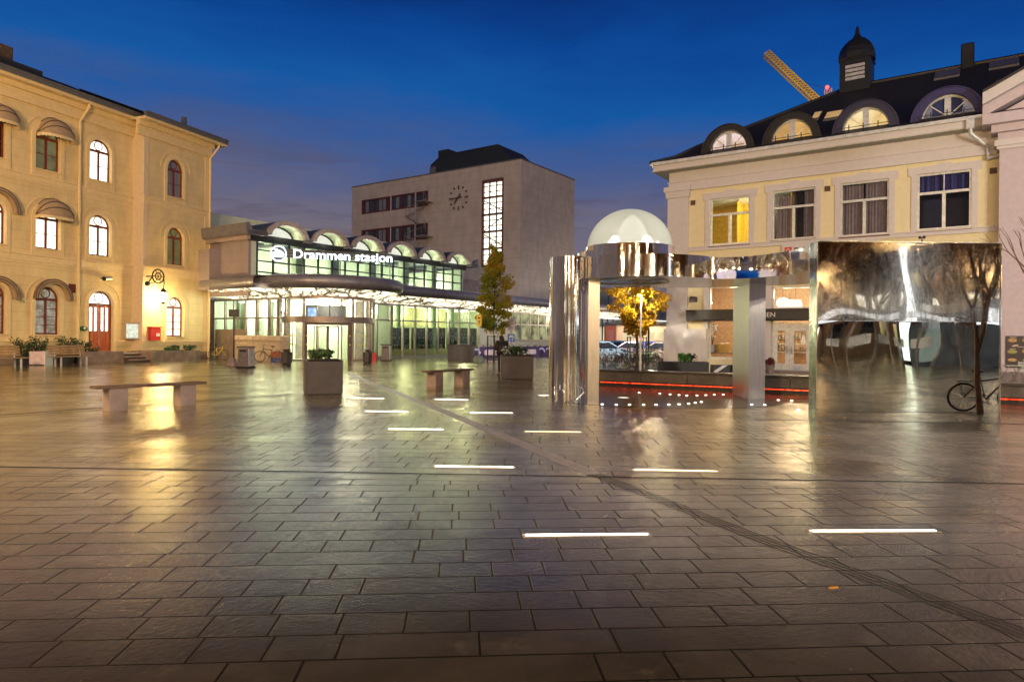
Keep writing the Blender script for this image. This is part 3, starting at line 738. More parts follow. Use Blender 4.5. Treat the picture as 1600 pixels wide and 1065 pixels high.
uC = (RC.x-FS.ox)*FS.dx+(RC.y-FS.oy)*FS.dy; vC = (RC.x-FS.ox)*FS.nx+(RC.y-FS.oy)*FS.ny
nose(-2.1, uC, uW1+8, False)
nose(-2.1, FW.u(318, -2.2, 450), (RC.x-FW.ox)*FW.dx+(RC.y-FW.oy)*FW.dy, True)
pr = bull(zFb-.02, zFt+.06)
sb(MB().lathe([(RR-p[0], p[1]) for p in pr]+[(2.0, zFt+.10)], (uC,vC,0), 72), 'entrance_canopy_edge', mt['canopy'], smooth=True)
sb(MB().lathe([(RR-.02, zFb-.02), (rR-.2, zSo+.02)], (uC,vC,0), 72), 'luminous_soffit', soff)
# underside light spill handled by the luminous soffit itself; wing glazing -----------------
uw0, uw1 = FW.u(336, 0), FW.u(452, 0)
zWr = FW.z(385, 497, 0.); zSl = FW.z(360, 514.5, 0.); zSl2 = FW.z(420, 527.5, 0.)
g3 = MB(); us = [FW.u(x, 0, 500) for x in (336,352.5,366.5,384.5,402.5,420.5,434.5)]
for u in us: g3.box(u-.06, u+.06, -.08, .08, 0., zSo)
g3.box(us[0], us[-1]+.4, -.05, .06, zWr-.05, zWr+.05).box(us[0]-2, us[-1]+.4, -.09, .1, zSo-.1, zSo+.02)
gf3 = sb(g3, 'glazing_frame', mt['bronze'], w=True)
sb(MB().box(us[0], us[-1]+.4, -.01, .01, .1, zSo-.1), 'glass_front', mt['glass'], gf3)
sb(MB().box(us[0]-4, us[0]-.06, -.02, .15, 0, zSo-.1), 'wall', mt['panel'], w=True)
sb(MB().box(us[0], us[-1]+1., 5., 5.1, 0, zSo).box(us[0], us[-1]+1., .1, 5., zSo+.03, zSo+.1).box(us[0]-.1, us[0], .1, 5, 0, zSo), 'interior_wall', mt['pale'], w=True)
wl = MB()
for i in range(5): wl.box(us[0]+.5+i*1.15, us[0]+1.2+i*1.15, 1.5, 4.2, zSo-.1, zSo-.04)
sb(wl, 'ceiling_light', E('cool_ceiling_tube', (.92,1.,.88), 3.5), w=True)
cl_ = MB()
for x, v_ in ((372,1.6),(390,2.2),(401,1.),(425,2.)):
    u = FW.u(x, v_); cl_.box(u-.18, u+.18, v_, v_+.35, 0, zSo)
sb(cl_, 'column', M('green_grey_column', (.40,.47,.36), .5), w=True)
for i in range(2): o = light('hall_light', (0,0,0), 460, (.9,1.,.82), .4, ST); o.location = (MW @ Vector((us[1]+1.+i*3., 2., zSo-.5)))
# timber-clad screen and low bin store in front of the wing
ua, ub = FW.u(336.5,-.5), FW.u(384.5,-.5)
clad = wall_mat('upright_boards', (.26,.19,.14), 0, 5., .01, .6)
sb(MB().box(ua, ub, -.52, -.42, 0, zSl), 'cladding_screen', M('vertical_board_cladding', (.25,.185,.14), .55, streak=True, scale=14, var=.25), w=True)
t = thing('bin_store', 'low beige timber bin enclosure beside the revolving entrance', 'enclosure', FW.w(0,0), FW.ang)
BF = -1.0
ua, ub = FW.u(368,BF), FW.u(438,BF); um = FW.u(396.5,BF); zb = FW.z(400, 528.5, BF)
b = MB()
for (a, c_) in ((ua, um-.06), (um+.06, ub)):
    for k_ in range(6):
        b.box(a, c_, BF, BF+.06, .06+k_*zb/6.4, .06+(k_+.93)*zb/6.4)
    b.box(a, c_, BF+.06, BF+.6, .0, zb*.9)
b.box(um-.06, um+.06, BF-.04, BF+.06, 0, zb*.97)
b.build('board_panel', M('beige_boards', (.55,.44,.30), .6, var=.12), t)
MB().cbox(ua-.08, um-.03, BF-.1, BF+.65, zb*.92, zb+.18, .05).cbox(um+.03, ub+.05, BF-.1, BF+.65, zb*.92, zb+.18, .05).build('lid', M('beige_lid', (.62,.50,.34), .5), t)
# round entrance ---------------------------------------------------------------
aF = math.atan2(-RC.y, -RC.x)-FS.ang       # towards the camera
zB0, zB1 = 2.48, 2.86
angs = [R(a) for a in (-118,-92,-62,-29,31,64,92,118)]
pb = MB()
for a in angs:
    x, y = uC+rR*cos(aF+a), vC+rR*sin(aF+a); pb.tube([(x,y,0),(x,y,zSo+.1)], .085, 10)
for a in (-46,-13,2,16,48,78,-78):
    x, y = uC+rR*cos(aF+R(a)), vC+rR*sin(aF+R(a)); pb.tube([(x,y,zB1),(x,y,zSo+.1)], .04, 6)
for a in (-46,48,78,-78):
    x, y = uC+rR*cos(aF+R(a)), vC+rR*sin(aF+R(a)); pb.tube([(x,y,0),(x,y,zB0)], .035, 6)
def band(z0, z1, a0, a1, t=.1): pb.lathe([(rR+t*.6,z0),(rR+t*.6,z1),(rR-t,z1),(rR-t,z0),(rR+t*.6,z0)], (uC,vC,0), 40, aF+a0, aF+a1)
band(zB0, zB1, angs[0], angs[-1], .14); band(zSo-.06, zSo+.12, angs[0], angs[-1], .2); band(0, .1, angs[0], angs[3]); band(0, .1, angs[4], angs[-1])
ef = sb(pb, 'entrance_frame', mt['bronze'], smooth=True)
sb(MB().lathe([(rR,.1),(rR,zB0)], (uC,vC,0), 16, aF+angs[0], aF+angs[3]).lathe([(rR,.1),(rR,zB0)], (uC,vC,0), 16, aF+angs[4], aF+angs[-1]).lathe([(rR,zB1),(rR,zSo)], (uC,vC,0), 40, aF+angs[0], aF+angs[-1]), 'curved_glass', mt['glass'], ef)
dots = MB()
for zz in (1.05, 1.62):
    for a in (-52,-48,-44,-40,40,44,48,52,-25,27):
        x, y = uC+(rR+.02)*cos(aF+R(a)), vC+(rR+.02)*sin(aF+R(a)); dots.ball((x,y,zz), .05, 8, 4)
sb(dots, 'safety_dots', M('yellow_sticker', (.62,.50,.02), .5), ef)
# portal and revolving door
rd = MB(); c_, s_ = cos(aF), sin(aF)
def pl(x, d): # x to the right seen from the camera, d outward from the drum centre
    return (uC+d*c_-x*s_, vC+d*s_+x*c_)
def pbox(mb, x0, x1, d0, d1, z0, z1):
    p = [pl(x0,d0), pl(x1,d0), pl(x1,d1), pl(x0,d1)]; mb.plan(p, z0, z1)
hw = rR*sin(R(30)); dp = rR*cos(R(30))
for (x0, x1, z0, z1) in ((-hw,-hw+.26,0,zB0), (hw-.26,hw,0,zB0), (-hw+.26,hw-.26,zB0-.16,zB0)): pbox(rd, x0, x1, dp-.25, dp+.1, z0, z1)
sb(rd, 'door_portal', M('dark_bronze', (.06,.045,.04), .35, .5))
rv = MB()
for k_ in range(4):
    a = R(38+90*k_)
    for r0 in (.06, 1.12):
        x, d_ = r0*cos(a), dp-1.2+r0*sin(a); p = pl(x, d_); rv.tube([(*p,.02),(*p,zB0-.2)], .045, 6)
    for z_ in (.06, zB0-.22): rv.tube([(*pl(.06*cos(a), dp-1.2+.06*sin(a)),z_),(*pl(1.12*cos(a), dp-1.2+1.12*sin(a)),z_)], .05, 6)
rvo = sb(rv, 'revolving_door', mt['bronze'])
rg = MB()
for k_ in range(4):
    a = R(38+90*k_); p, q = pl(.08*cos(a), dp-1.2+.08*sin(a)), pl(1.08*cos(a), dp-1.2+1.08*sin(a)); rg.add([(*p,.1),(*q,.1),(*q,zB0-.25),(*p,zB0-.25)], [(0,1,2,3)])
sb(rg, 'door_glass', mt['glass'], rvo)
for (q0, q1) in ((50,130),(-130,-50)): sb(MB().lathe([(1.25,0),(1.25,zB0-.2)], (*pl(0,dp-1.2),0), 12, aF+R(q0), aF+R(q1)), 'curved_glass', mt['glass_green'], rvo)
ib = MB(); pbox(ib, -4.5, 4.5, -4.3, -4.2, 0, zSo)
sb(ib, 'interior_wall', mt['pale'])
ic = MB()
for (x, d_, w_) in ((-1.9,-2.,.3),(-.6,-3.4,.25),(.9,-3.2,.35),(2.2,-1.8,.3),(-2.6,-.6,.15),(2.7,-.2,.15)): pbox(ic, x-w_, x+w_, d_-.15, d_+.15, 0, zSo)
sb(ic, 'column', M('warm_grey_column', (.42,.38,.32), .5))
dk = MB(); pbox(dk, -1.5, 1.3, -1.2, -1.1, 2.9, 3.75); sb(dk, 'departure_screen', E('departure_screen', (.02,.025,.035), .8, .2, 2., rough=.5))
db = MB(); pbox(db, -1.35, -.75, -1.08, -1.05, 2.95, 3.55); sb(db, 'screen_display', E('blue_screen', (.35,.55,1.), 1.6, .5, 5.))
for (x, d_) in ((-1.6,-2.6),(1.6,-2.6),(0,.6)): light('entrance_light', (*pl(x,d_), zSo-.35), 420, (1.,.92,.74), .4, ST)
rl = MB()
for x in (-2.2,-.9,.9,2.2): pbox(rl, x-.45, x+.45, -2.9, -2.7, zSo-.12, zSo-.05)
sb(rl, 'ceiling_light', E('hall_tube', (1.,.98,.86), 5.))
# upper hall with clerestory ----------------------------------------------------
VU = 2.0
uU0, uU1 = FS.u(401.5, VU, 400), FS.u(721, VU, 440); uK = FS.u(388, VU, 400)
zU1 = (FS.z(401.5, 376.8, VU)+FS.z(721, 421.8, VU))/2; hB = .46
zL = [(FS.z(401.5, a, VU)+FS.z(721, b_, VU))/2 for a, b_ in ((389.3,431.1),(407,443))]
zl3 = zL[1]-(zL[0]-zL[1]); zU0 = zFt-.1
cg = MB(); N = 17
for i in range(N+1):
    u = uU0+(uU1-uU0)*i/N; w_ = .07 if i in (3, 9) else .045; cg.box(u-w_, u+w_, VU-.06, VU+.08, zU0, zU1)
for z_ in (zL[0], zL[1], zl3): cg.box(uU0, uU1, VU-.05, VU+.06, z_-.045, z_+.045)
cg.box(uK, uU1+.5, VU-.12, VU+.3, zU1, zU1+hB)
cf = sb(cg, 'clerestory_frame', mt['frame_dark'])
sb(MB().box(uU0, uU1, VU, VU+.015, zU0, zU1), 'clerestory_glass', mt['glass'], cf)
sb(MB().box(uU0, uU1, VU+6.5, VU+6.6, zU0-1, zU1+2.6).box(uU1+.0, uU1+.15, VU-.05, VU+12, zU0-.6, zU1).box(uK+.2, uU0-.06, VU, VU+.3, zU0-.2, zU1), 'upper_wall', mt['pale'])
uc = MB(); vd = [FS.u(x, VU+1.4, 420) for x in (466,522,580,632,676,716)]
for u in vd: uc.box(u-.35, u+.35, VU+1.2, VU+1.75, zU0-.4, zU1+.2)
sb(uc, 'column', M('pale_green_column', (.42,.50,.34), .55))
# loose ceiling baffles seen through the glass
bf = MB()
for i in range(26):
    u = uU0+(uU1-uU0)*(i+.3)/26; bf.box(u, u+.55, VU+2.2+(i%3)*1.1, VU+2.3+(i%3)*1.1, zU0+.5+(i*37%11)*.14, zU0+.62+(i*37%11)*.14)
sb(bf, 'ceiling_baffle', mt['white'])
for i in range(6): light('upper_hall_light', (uU0+2.+(uU1-uU0-3)*i/5., VU+3.2, zU0+.5), 470, (1.,1.,.80), .5, ST)
# barrel vaults
A1 = FS.u(417, 1.4, 370); A4 = FS.u(605, 1.4, 405); pitch = (A4-A1)/3.; wd = FS.u(481, 1.4, 380)-A1
zV = zU1+hB
crest = (FS.z(445, 345, 1.4)+FS.z(712.3, 392.2, 1.4))/2; rv_ = wd/2; kz = (crest-zV)/rv_
vin = M('vault_lining', (.62,.72,.50), .6)
tyw = E('vault_glazing', (1.,1.,.86), .72, .1, 2.)
for i in range(6):
    c0 = A1+pitch*i+rv_
    outa = arc(c0, zV, rv_, 18, k=kz); inna = arc(c0, zV, rv_-.30, 18, k=(kz*rv_-.30)/(rv_-.30)); shell = arc(c0, zV, rv_-.06, 18, k=(kz*rv_-.06)/(rv_-.06))
    vo_ = sb(MB().ring(outa, shell, 1.5, 15., closed=False), 'barrel_vault', mt['roofblue'], smooth=True)
    sb(MB().ring(outa, inna, 1.25, 1.55, closed=False), 'arch_trim', M('arch_trim_%d' % i, (.42,.36,.32), .5), vo_, smooth=True)
    in2 = arc(c0, zV, rv_-.10, 18, k=(kz*rv_-.10)/(rv_-.10))
    sb(MB().ring(in2, arc(c0, zV, rv_-.2, 18, k=(kz*rv_-.2)/(rv_-.2)), 1.54, 6., closed=False), 'vault_lining', vin, vo_, smooth=True)
    sb(MB().ring(arc(c0, zV, rv_-.2, 18, k=(kz*rv_-.2)/(rv_-.2)), arc(c0, zV, rv_-.30, 18, k=(kz*rv_-.3)/(rv_-.3)), 2.65, 2.8, closed=False), 'glazing_arch', mt['frame_dark'], vo_)
    sb(MB().prism(arc(c0, zV, rv_-.25, 18, k=(kz*rv_-.25)/(rv_-.25)), 2.72, 2.76), 'vault_glazing', tyw, vo_)
    light('vault_light', (c0-.1, 1.7, zV+.25), 26, (1.,1.,.78), .2, ST)
# valley gutters between the vaults and end brackets
vg = MB()
for i in range(7):
    a = A1+pitch*(i-1)+wd if i else A1-1.4; b_ = A1+pitch*i if i < 6 else A1+pitch*5+wd+1.0
    vg.box(a-.02, b_+.02, 1.3, 15., zV-.16, zV+.12)
sb(vg, 'valley_gutter', mt['canopy'])
sb(MB().prism([(A1+pitch*5+wd,zV-.1),(A1+pitch*5+wd+.9,zV-.05),(A1+pitch*5+wd+1.1,zV+.6),(A1+pitch*5+wd+.8,zV+.5),(A1+pitch*5+wd+.4,zV+.15)], 1.3, 1.7), 'gutter_end', mt['canopy'])
sb(MB().prism([(A1-1.5,zV-.1),(A1,zV-.1),(A1,zV+.14),(A1-1.1,zV+.16),(A1-1.35,zV+.6),(A1-1.6,zV+.55)], 1.3, 15.), 'gutter_end', mt['canopy'])
# panelled end of the upper hall
sb(MB().box(uK, uK+.2, VU, 16, zFt-1.2, zU1+.2), 'end_wall', mt['panel'])
u_ = FS.u(357, 5., 420); sb(MB().box(FS.u(327,5.,420), u_, 5., 9., zFt-.8, FS.z(345, 390.5, 5.)), 'plant_box', mt['panel'])
zl_ = FS.z(380, 372, VU+1.); sb(MB().box(uK-.25, uK, VU-.2, 16, zU1+.05, zV+.12), 'eave_fascia', M('pinkish_fascia', (.42,.33,.30), .5))
t = thing('floodlight', 'small floodlight on a thin arm under the station eave', 'lamp', at(372, 357, 45.5), FS.ang)
MB().tube([(0,0,0),(-.2,-.9,-.55)], .035, 6).ball((0,0,.05), .25, 8, 6, sz=.7).build('arm', mt['alu'], t); MB().lathe([(.02,-.05),(.16,.0),(.2,.18)], (-.2,-.95,-.65), 10).build('head', mt['black'], t)
# low roof behind, with plant boxes
sb(MB().box(uU1+.3, uW1+8, .5, 12., zFt-.3, zFt+.05).box(uU1+1.2, uU1+5.5, 3.0, 5.5, zFt, zFt+1.35).box(uU1+1.6, uU1+4.2, 3.2, 5., zFt+1.35, zFt+1.7), 'low_roof', mt['concrete'])
# illuminated sign -----------------------------------------------------------------
sg0 = at(424, 400, 44.2); FG = Fr((sg0.x, sg0.y), (3.19, 1.))
t = thing('station_sign', 'illuminated white station name sign with a round swan-like emblem', 'sign', FG.w(0,0), FG.ang)
ux0, ux1 = FG.u(457, 0, 400), FG.u(613, 0, 400); zb_ = (FG.z(457, 402.8, 0)+FG.z(612, 409.4, 0))/2; cap_ = FG.z(458,388.8,0)-FG.z(458,402.8,0)
L1 = text_mesh('Drammen stasjon', cap_*1.40, mt['sign_white'], 'letters', t, (ux0, 0, zb_), (PI/2,0,0), .04, .012)
S.view_layers[0].update(); wid = max(v.co.x for v in L1.data.vertices); L1.scale = ((ux1-ux0)/wid, 1, 1)
ec, ez = FG.uz(435, 395.9, 0); er = (FG.z(435,383.6,0)-FG.z(435,408.2,0))/2
MB().ring(arc(ec, ez, er, 28, 0, 2*PI)[:-1], arc(ec, ez, er*.86, 28, 0, 2*PI)[:-1], -.05, .02).build('emblem_ring', mt['sign_white'], t)
MB().prism(arc(ec, ez, er*.86, 28, 0, 2*PI)[:-1], .025, .05).build('emblem_back', M('emblem_back', (.05,.07,.085), .4), t)
sw = [(-.80,-.22),(-.6,-.5),(.55,-.5),(.78,-.1),(.62,.18),(.3,.42),(-.05,.46),(-.12,.62),(-.42,.66),(-.66,.5),(-.38,.46),(-.36,.30),(-.82,.08)]
MB().prism([(ec+x*er*.95, ez+z*er*.95) for x, z in sw], -.04, .022).build('emblem_swan', mt['sign_white'], t)
rl_ = MB()
for z_ in (zb_+cap_*.18, zb_+cap_*.5, zb_+cap_*.82): rl_.box(ec+er, ux1, .06, .10, z_-.085, z_+.085)
for q in (.02,.5,.98): rl_.tube([(ec+er+(ux1-ec-er)*q,.12,zb_+cap_),(ec+er+(ux1-ec-er)*q,.12,zFt)], .03, 5)
rl_.build('rail', mt['frame_dark'], t)

# ------------------------------------------------------------------ office block behind
YC = 68.; oc = at(811.5, 500, YC); FO = Fr((oc.x, oc.y), (1., -.69)); FO2 = Fr((oc.x, oc.y), (.69, 1.))
OB = fthing('office_block', 'grey clad office block with a clock and a tall lit stair window', 'building', FO)
zO = H+ray(811.3, 248.6)[1]*YC; uL = FO.u(549, 0, 400); dR = FO2.u(896.5, 0, 400)
clad = wall_mat('grey_cladding', (.52,.45,.38), .3, .93, .03, .6, .10)
w0, w1 = FO.u(753.5, 0, 350), FO.u(785.8, 0, 350); wz1 = FO.z(770, 281, 0); wz0 = FO.z(770, 415, 0)
b0, b1 = FO.u(563, 0), FO.u(667, 0)
def bandz(yl, yr): return (FO.z(563, yl, 0)+FO.z(667, yr, 0))/2
bz = [(bandz(335,322), bandz(312.7,298.4)), (bandz(384,373), bandz(360.4,347.5))]
MB().holes([(uL,0),(0,0),(0,zO),(uL,zO)], [[(w0,wz0),(w1,wz0),(w1,wz1),(w0,wz1)]]+[[(b0,a),(b1,a),(b1,c_),(b0,c_)] for a, c_ in bz], 0, .35).build('wall', clad, OB)
MB().add([(0,0,0),(0,dR,0),(0,dR,zO),(0,0,zO)], [(0,1,2,3)]).add([(uL,0,0),(uL,dR,0),(uL,dR,zO),(uL,0,zO)], [(0,1,2,3)]).add([(uL,0,zO-.1),(0,0,zO-.1),(0,dR,zO-.1),(uL,dR,zO-.1)], [(0,1,2,3)]).add([(uL,dR,0),(0,dR,0),(0,dR,zO),(uL,dR,zO)], [(0,1,2,3)]).build('side_wall', clad, OB)
MB().box(uL-.05, .06, -.06, .25, zO-.001, zO+.10).box(-.2, .06, .25, dR+.05, zO-.001, zO+.10).build('parapet_cap', mt['roofmetal'], OB)
b = MB(); nf = 5
for k_ in range(nf+1):
    z_ = wz0+(wz1-wz0)*k_/nf; b.box(w0, w1, -.04, .2, z_-.10 if k_ < nf else z_-.25, z_+.10)
b.box(w0-.05, w0+.14, -.04, .2, wz0, wz1).box(w1-.14, w1+.05, -.04, .2, wz0, wz1)
sw_ = b.build('stair_window', M('red_brown_frame', (.13,.06,.04), .5), OB)
b = MB()
for q in (1, 2): u = w0+(w1-w0)*q/3.; b.box(u-.05, u+.05, .02, .16, wz0, wz1)
for k_ in range(nf):
    for q in (1, 2): z_ = wz0+(wz1-wz0)*(k_+q/3.)/nf; b.box(w0, w1, .03, .15, z_-.035, z_+.035)
b.build('glazing_bar', mt['frame_dark'], sw_)
b = MB()   # stair flights seen against the light
for k_ in range(nf-1):
    za, zb2 = wz0+(wz1-wz0)*(k_+.05)/nf, wz0+(wz1-wz0)*(k_+.85)/nf
    (ua_, ub_) = (w0, w1) if k_ % 2 == 0 else (w1, w0)
    b.add([(ua_,.28,za),(ub_,.28,zb2),(ub_,.28,zb2+.13),(ua_,.28,za+.13)], [(0,1,2,3)])
b.build('stair_flight', M('stair_grey', (.25,.2,.16), .6), sw_)
MB().box(w0, w1, .33, .36, wz0, wz1).build('pane', E('bright_stairwell', (1.,.80,.58), 2.3, .22, 1.6, col2=(1.,.93,.80)), sw_)
redf = M('dark_red_frame', (.12,.022,.022), .5); dim = M('dim_office_glass', (.035,.045,.06), .12)
for (a, c_) in bz:
    b = MB().ring([(b0,a),(b1,a),(b1,c_),(b0,c_)], [(b0+.35,a+.18),(b1-.2,a+.18),(b1-.2,c_-.18),(b0+.35,c_-.18)], .02, .25)
    for q, w_ in ((.20,.03),(.39,.05),(.42,.25),(.62,.12),(.80,.10),(.90,.06)): u = b0+(b1-b0)*q; b.box(u-w_*.5, u+w_, .03, .25, a+.18, c_-.18)
    wo = b.build('window_band', redf, OB)
    MB().box(b0+.1, b1-.1, .14, .17, a+.1, c_-.1).build('pane', dim, wo)
    b = MB()
    for q in (.06, .27, .33, .53, .70): u = b0+(b1-b0)*q; MB().box(u, u+(b1-b0)*.045, .10, .13, a+.18, c_-.2).build('blind', M('grey_blind', (.20,.21,.23), .7), wo)
MB().box(b0+(b1-b0)*.455, b0+(b1-b0)*.463, .0, .05, bz[0][0], bz[0][1]).box(b0+(b1-b0)*.455, b0+(b1-b0)*.463, .0, .05, bz[1][0], bz[1][1]).build('light_strip', mt['white'], OB)
# clock
cu_, cz_ = FO.uz(716.5, 309, -.05); crd = (FO.z(716.5,290,0)-FO.z(716.5,328,0))/2
b = MB()
for k_ in range(12):
    a = PI/2-k_*PI/6; l_ = .40 if k_ % 3 == 0 else .20; w_ = .065 if k_ % 3 == 0 else .07
    x, z = cu_+crd*cos(a), cz_+crd*sin(a); dx, dz = cos(a), sin(a)
    b.prism([(x-dx*l_+dz*w_, z-dz*l_-dx*w_),(x+dz*w_, z-dx*w_),(x-dz*w_, z+dx*w_),(x-dx*l_-dz*w_, z-dz*l_+dx*w_)], -.12, -.01)
t = thing('wall_clock', 'large black wall clock of bars and two hands on the office block', 'clock', FO.w(0,0), FO.ang)
b.build('hour_mark', M('clock_grey', (.09,.08,.07), .5), t)
def hand(a, l, w_):
    dx, dz = cos(a), sin(a); return MB().prism([(cu_-dx*.5+dz*w_, cz_-dz*.5-dx*w_),(cu_+dx*l+dz*w_*.7, cz_+dz*l-dx*w_*.7),(cu_+dx*l-dz*w_*.7, cz_+dz*l+dx*w_*.7),(cu_-dx*.5-dz*w_, cz_-dz*.5+dx*w_)], -.2, -.14)
hand(R(183), crd*.95, .07).build('minute_hand', D.materials['clock_grey'], t); hand(R(230), crd*.62, .08).build('hour_hand', D.materials['clock_grey'], t)
# spiral escape stair
su = FO.u(649, -1.3, 330); st_z1 = bz[0][0]+.3; 
b = MB().tube([(su,-1.3,5.),(su,-1.3,bz[0][1]-.2)], .09, 8)
for k_ in range(44):
    a = k_*.36; z_ = st_z1-.05-k_*.16
    b.add([(su+.1*cos(a),-1.3+.1*sin(a),z_),(su+1.15*cos(a),-1.3+1.15*sin(a),z_),(su+1.15*cos(a+.36),-1.3+1.15*sin(a+.36),z_),(su+.1*cos(a+.36),-1.3+.1*sin(a+.36),z_)], [(0,1,2,3)])
    if k_ % 2 == 0: b.tube([(su+1.12*cos(a),-1.3+1.12*sin(a),z_),(su+1.12*cos(a),-1.3+1.12*sin(a),z_+.95)], .02, 4)
b.tube([(su+1.12*cos(k_*.36),-1.3+1.12*sin(k_*.36),st_z1+.9-k_*.16) for k_ in range(44)], .025, 4)
for zz in (st_z1, bz[1][0]+.2): b.box(su, su+1.5, -1.5, 0, zz-.07, zz)
b.build('spiral_stair', M('galvanised_steel', (.34,.32,.31), .5, .2), OB)
p0, p1 = FO.u(672, 2.5, 260), FO.u(800, 1., 240); zp1 = FO.z(742, 233, 3.)
b = MB().add([(p0,2.2,zO-.1),(p1,2.2,zO-.1),(p1,8.5,zO-.1),(p0,8.5,zO-.1),(p0,2.6,zp1-1.0),(p0+1.,3.2,zp1+.1),(p1-3.4,3.2,zp1+.15),(p1-.3,3.,zO+.3),(p1-3.4,8.,zp1+.1),(p0+1.,8.,zp1+.1)],
   [(0,1,7,6,5,4),(1,2,8,6,7),(5,6,8,9),(0,4,5,9,3),(3,9,8,2)])
b.build('roof_plant_room', M('dark_green_sheet', (.022,.028,.024), .6), OB)
cx_ = FO.u(694, 4, 240); MB().box(cx_-.9, cx_+.6, 4., 5.4, zp1-.4, zp1+.95).build('chimney', M('dark_green_sheet2', (.02,.025,.022), .6), OB)
MB().box(p0+.2, p0+1.1, 2.22, 2.3, zO+.7, zO+1.5).build('vent', mt['roofmetal'], OB)
# ------------------------------------------------------------------ yellow corner building on the right
oR = at(1047, 575, 39.); FR = Fr((oR.x, oR.y), (1.427, -1.))
RB = fthing('corner_building', 'yellow and white plastered building with round dormers, dark hipped roof and bakery below', 'building', FR)
uRe = FR.u(1560, 0, 300)
zG = (FR.z(1007,256,-.95)+FR.z(1519,181,-.95))/2
zSil = (FR.z(1074,388,0)+FR.z(1558,354.5,0))/2
zAr = (FR.z(1080,297,0)+FR.z(1540,243.5,0))/2            # underside of the architrave
zFr = (FR.z(1049,284.5,-.1)+FR.z(1545,224,-.1))/2
zSf = (FR.z(1040,271,-.5)+FR.z(1519,201,-.5))/2
hol = []; wins = []
for k_, (x0,x1,t0,t1,b0_,b1_) in enumerate(((1109,1171.5,311,306,384,380),(1206.5,1274,299,292.3,377.7,370.5),(1313,1389,287,279,371,365),(1433,1518,273,264.4,361,355))):
    r = FR.rect(x0,x1,t0,t1,b0_,b1_); wins.append(r); hol.append([(r[0],r[2]),(r[1],r[2]),(r[1],r[3]),(r[0],r[3])])
# shop openings at street level
zAw = (FR.z(1072,493,-.3)+FR.z(1263,491.5,-.3))/2
so0, so1 = FR.u(1107,0,500), FR.u(1186,0,500); zs0 = FR.z(1125,560,0); zs1 = FR.z(1125,447,0)
dr0, dr1 = FR.u(1205.5,0,500), FR.u(1300,0,500); zd1 = FR.z(1235,447,0)
hol += [[(so0,zs0),(so1,zs0),(so1,zs1),(so0,zs1)], [(dr0,.0),(dr1,.0),(dr1,zd1),(dr0,zd1)]]
MB().holes([(0,-.2),(uRe+.1,-.2),(uRe+.1,zSf),(0,zSf)], hol, 0, .28).build('wall', mt['yellow'], RB)
dpt = 14.
MB().box(0,.02,.02,dpt,-.2,zSf).build('wall', mt['lilac'], RB)
MB().box(0, uRe+9, dpt, dpt+.05, 0, zSf).build('wall', mt['lilac'], RB)
# pilaster and white base
pu0, pu1 = -.18, FR.u(1075,-.15,350)
MB().box(pu0, pu1, -.17, .4, 0, zAr-.02).build('corner_pilaster', mt['lilac'], RB)
zc0 = FR.z(1060, 309, -.15)
MB().box(pu0-.08, pu1+.08, -.25, .45, zc0, zc0+.16).box(pu0-.18, pu1+.18, -.34, .5, zc0+.36, zc0+.62).box(pu0-.10, pu1+.10, -.28, .48, zc0+.16, zc0+.36).build('pilaster_capital', mt['lilac'], RB)
zbl = FR.z(1070, 513.5, -.25)
MB().box(FR.u(1037,-.28,540), so0-.06, -.30, .45, -.1, zbl).build('base_block', mt['lilac'], RB)
MB().box(so0-.22, so0, -.16, .1, zbl, zs1+.1).build('shop_pilaster', mt['lilac'], RB); MB().box(so1, dr0, -.16, .1, 0, zs1+.1).build('shop_pilaster', mt['lilac'], RB)
MB().box(so0-.25, uRe, -.12, .05, zs1+.0, zs1+.45).build('shop_lintel', mt['lilac'], RB)
MB().box(pu1, uRe, -.10, .02, zSil-.20, zSil).box(pu1, uRe, -.14, .02, zSil-.001, zSil+.05).build('string_course', mt['lilac'], RB)
# entablature: architrave, frieze, soffit, fascia, gutter
MB().box(-.14, uRe+.1, -.14, .05, zAr, zFr-.05).box(-.19, uRe+.1, -.19, .055, zFr-.05, zFr).box(-.12, uRe+.1, -.12, .045, zFr, zSf).build('entablature', mt['lilac'], RB)
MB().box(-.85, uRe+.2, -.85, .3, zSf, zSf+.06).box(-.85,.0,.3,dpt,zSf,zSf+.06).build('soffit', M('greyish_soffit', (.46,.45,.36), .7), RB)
MB().box(-.80, uRe+.2, -.80, -.6, zSf+.06, zG-.16).box(-.80,-.6,-.6,dpt,zSf+.06,zG-.16).build('fascia', mt['lilac'], RB)
MB().prism([(-.95,zG-.16),(uRe-.3,zG-.16),(uRe-.3,zG),(-.95,zG)], -.95, -.75).box(-.95,-.75,-.75,dpt,zG-.16,zG-.001).build('gutter', mt['white_m'], RB)
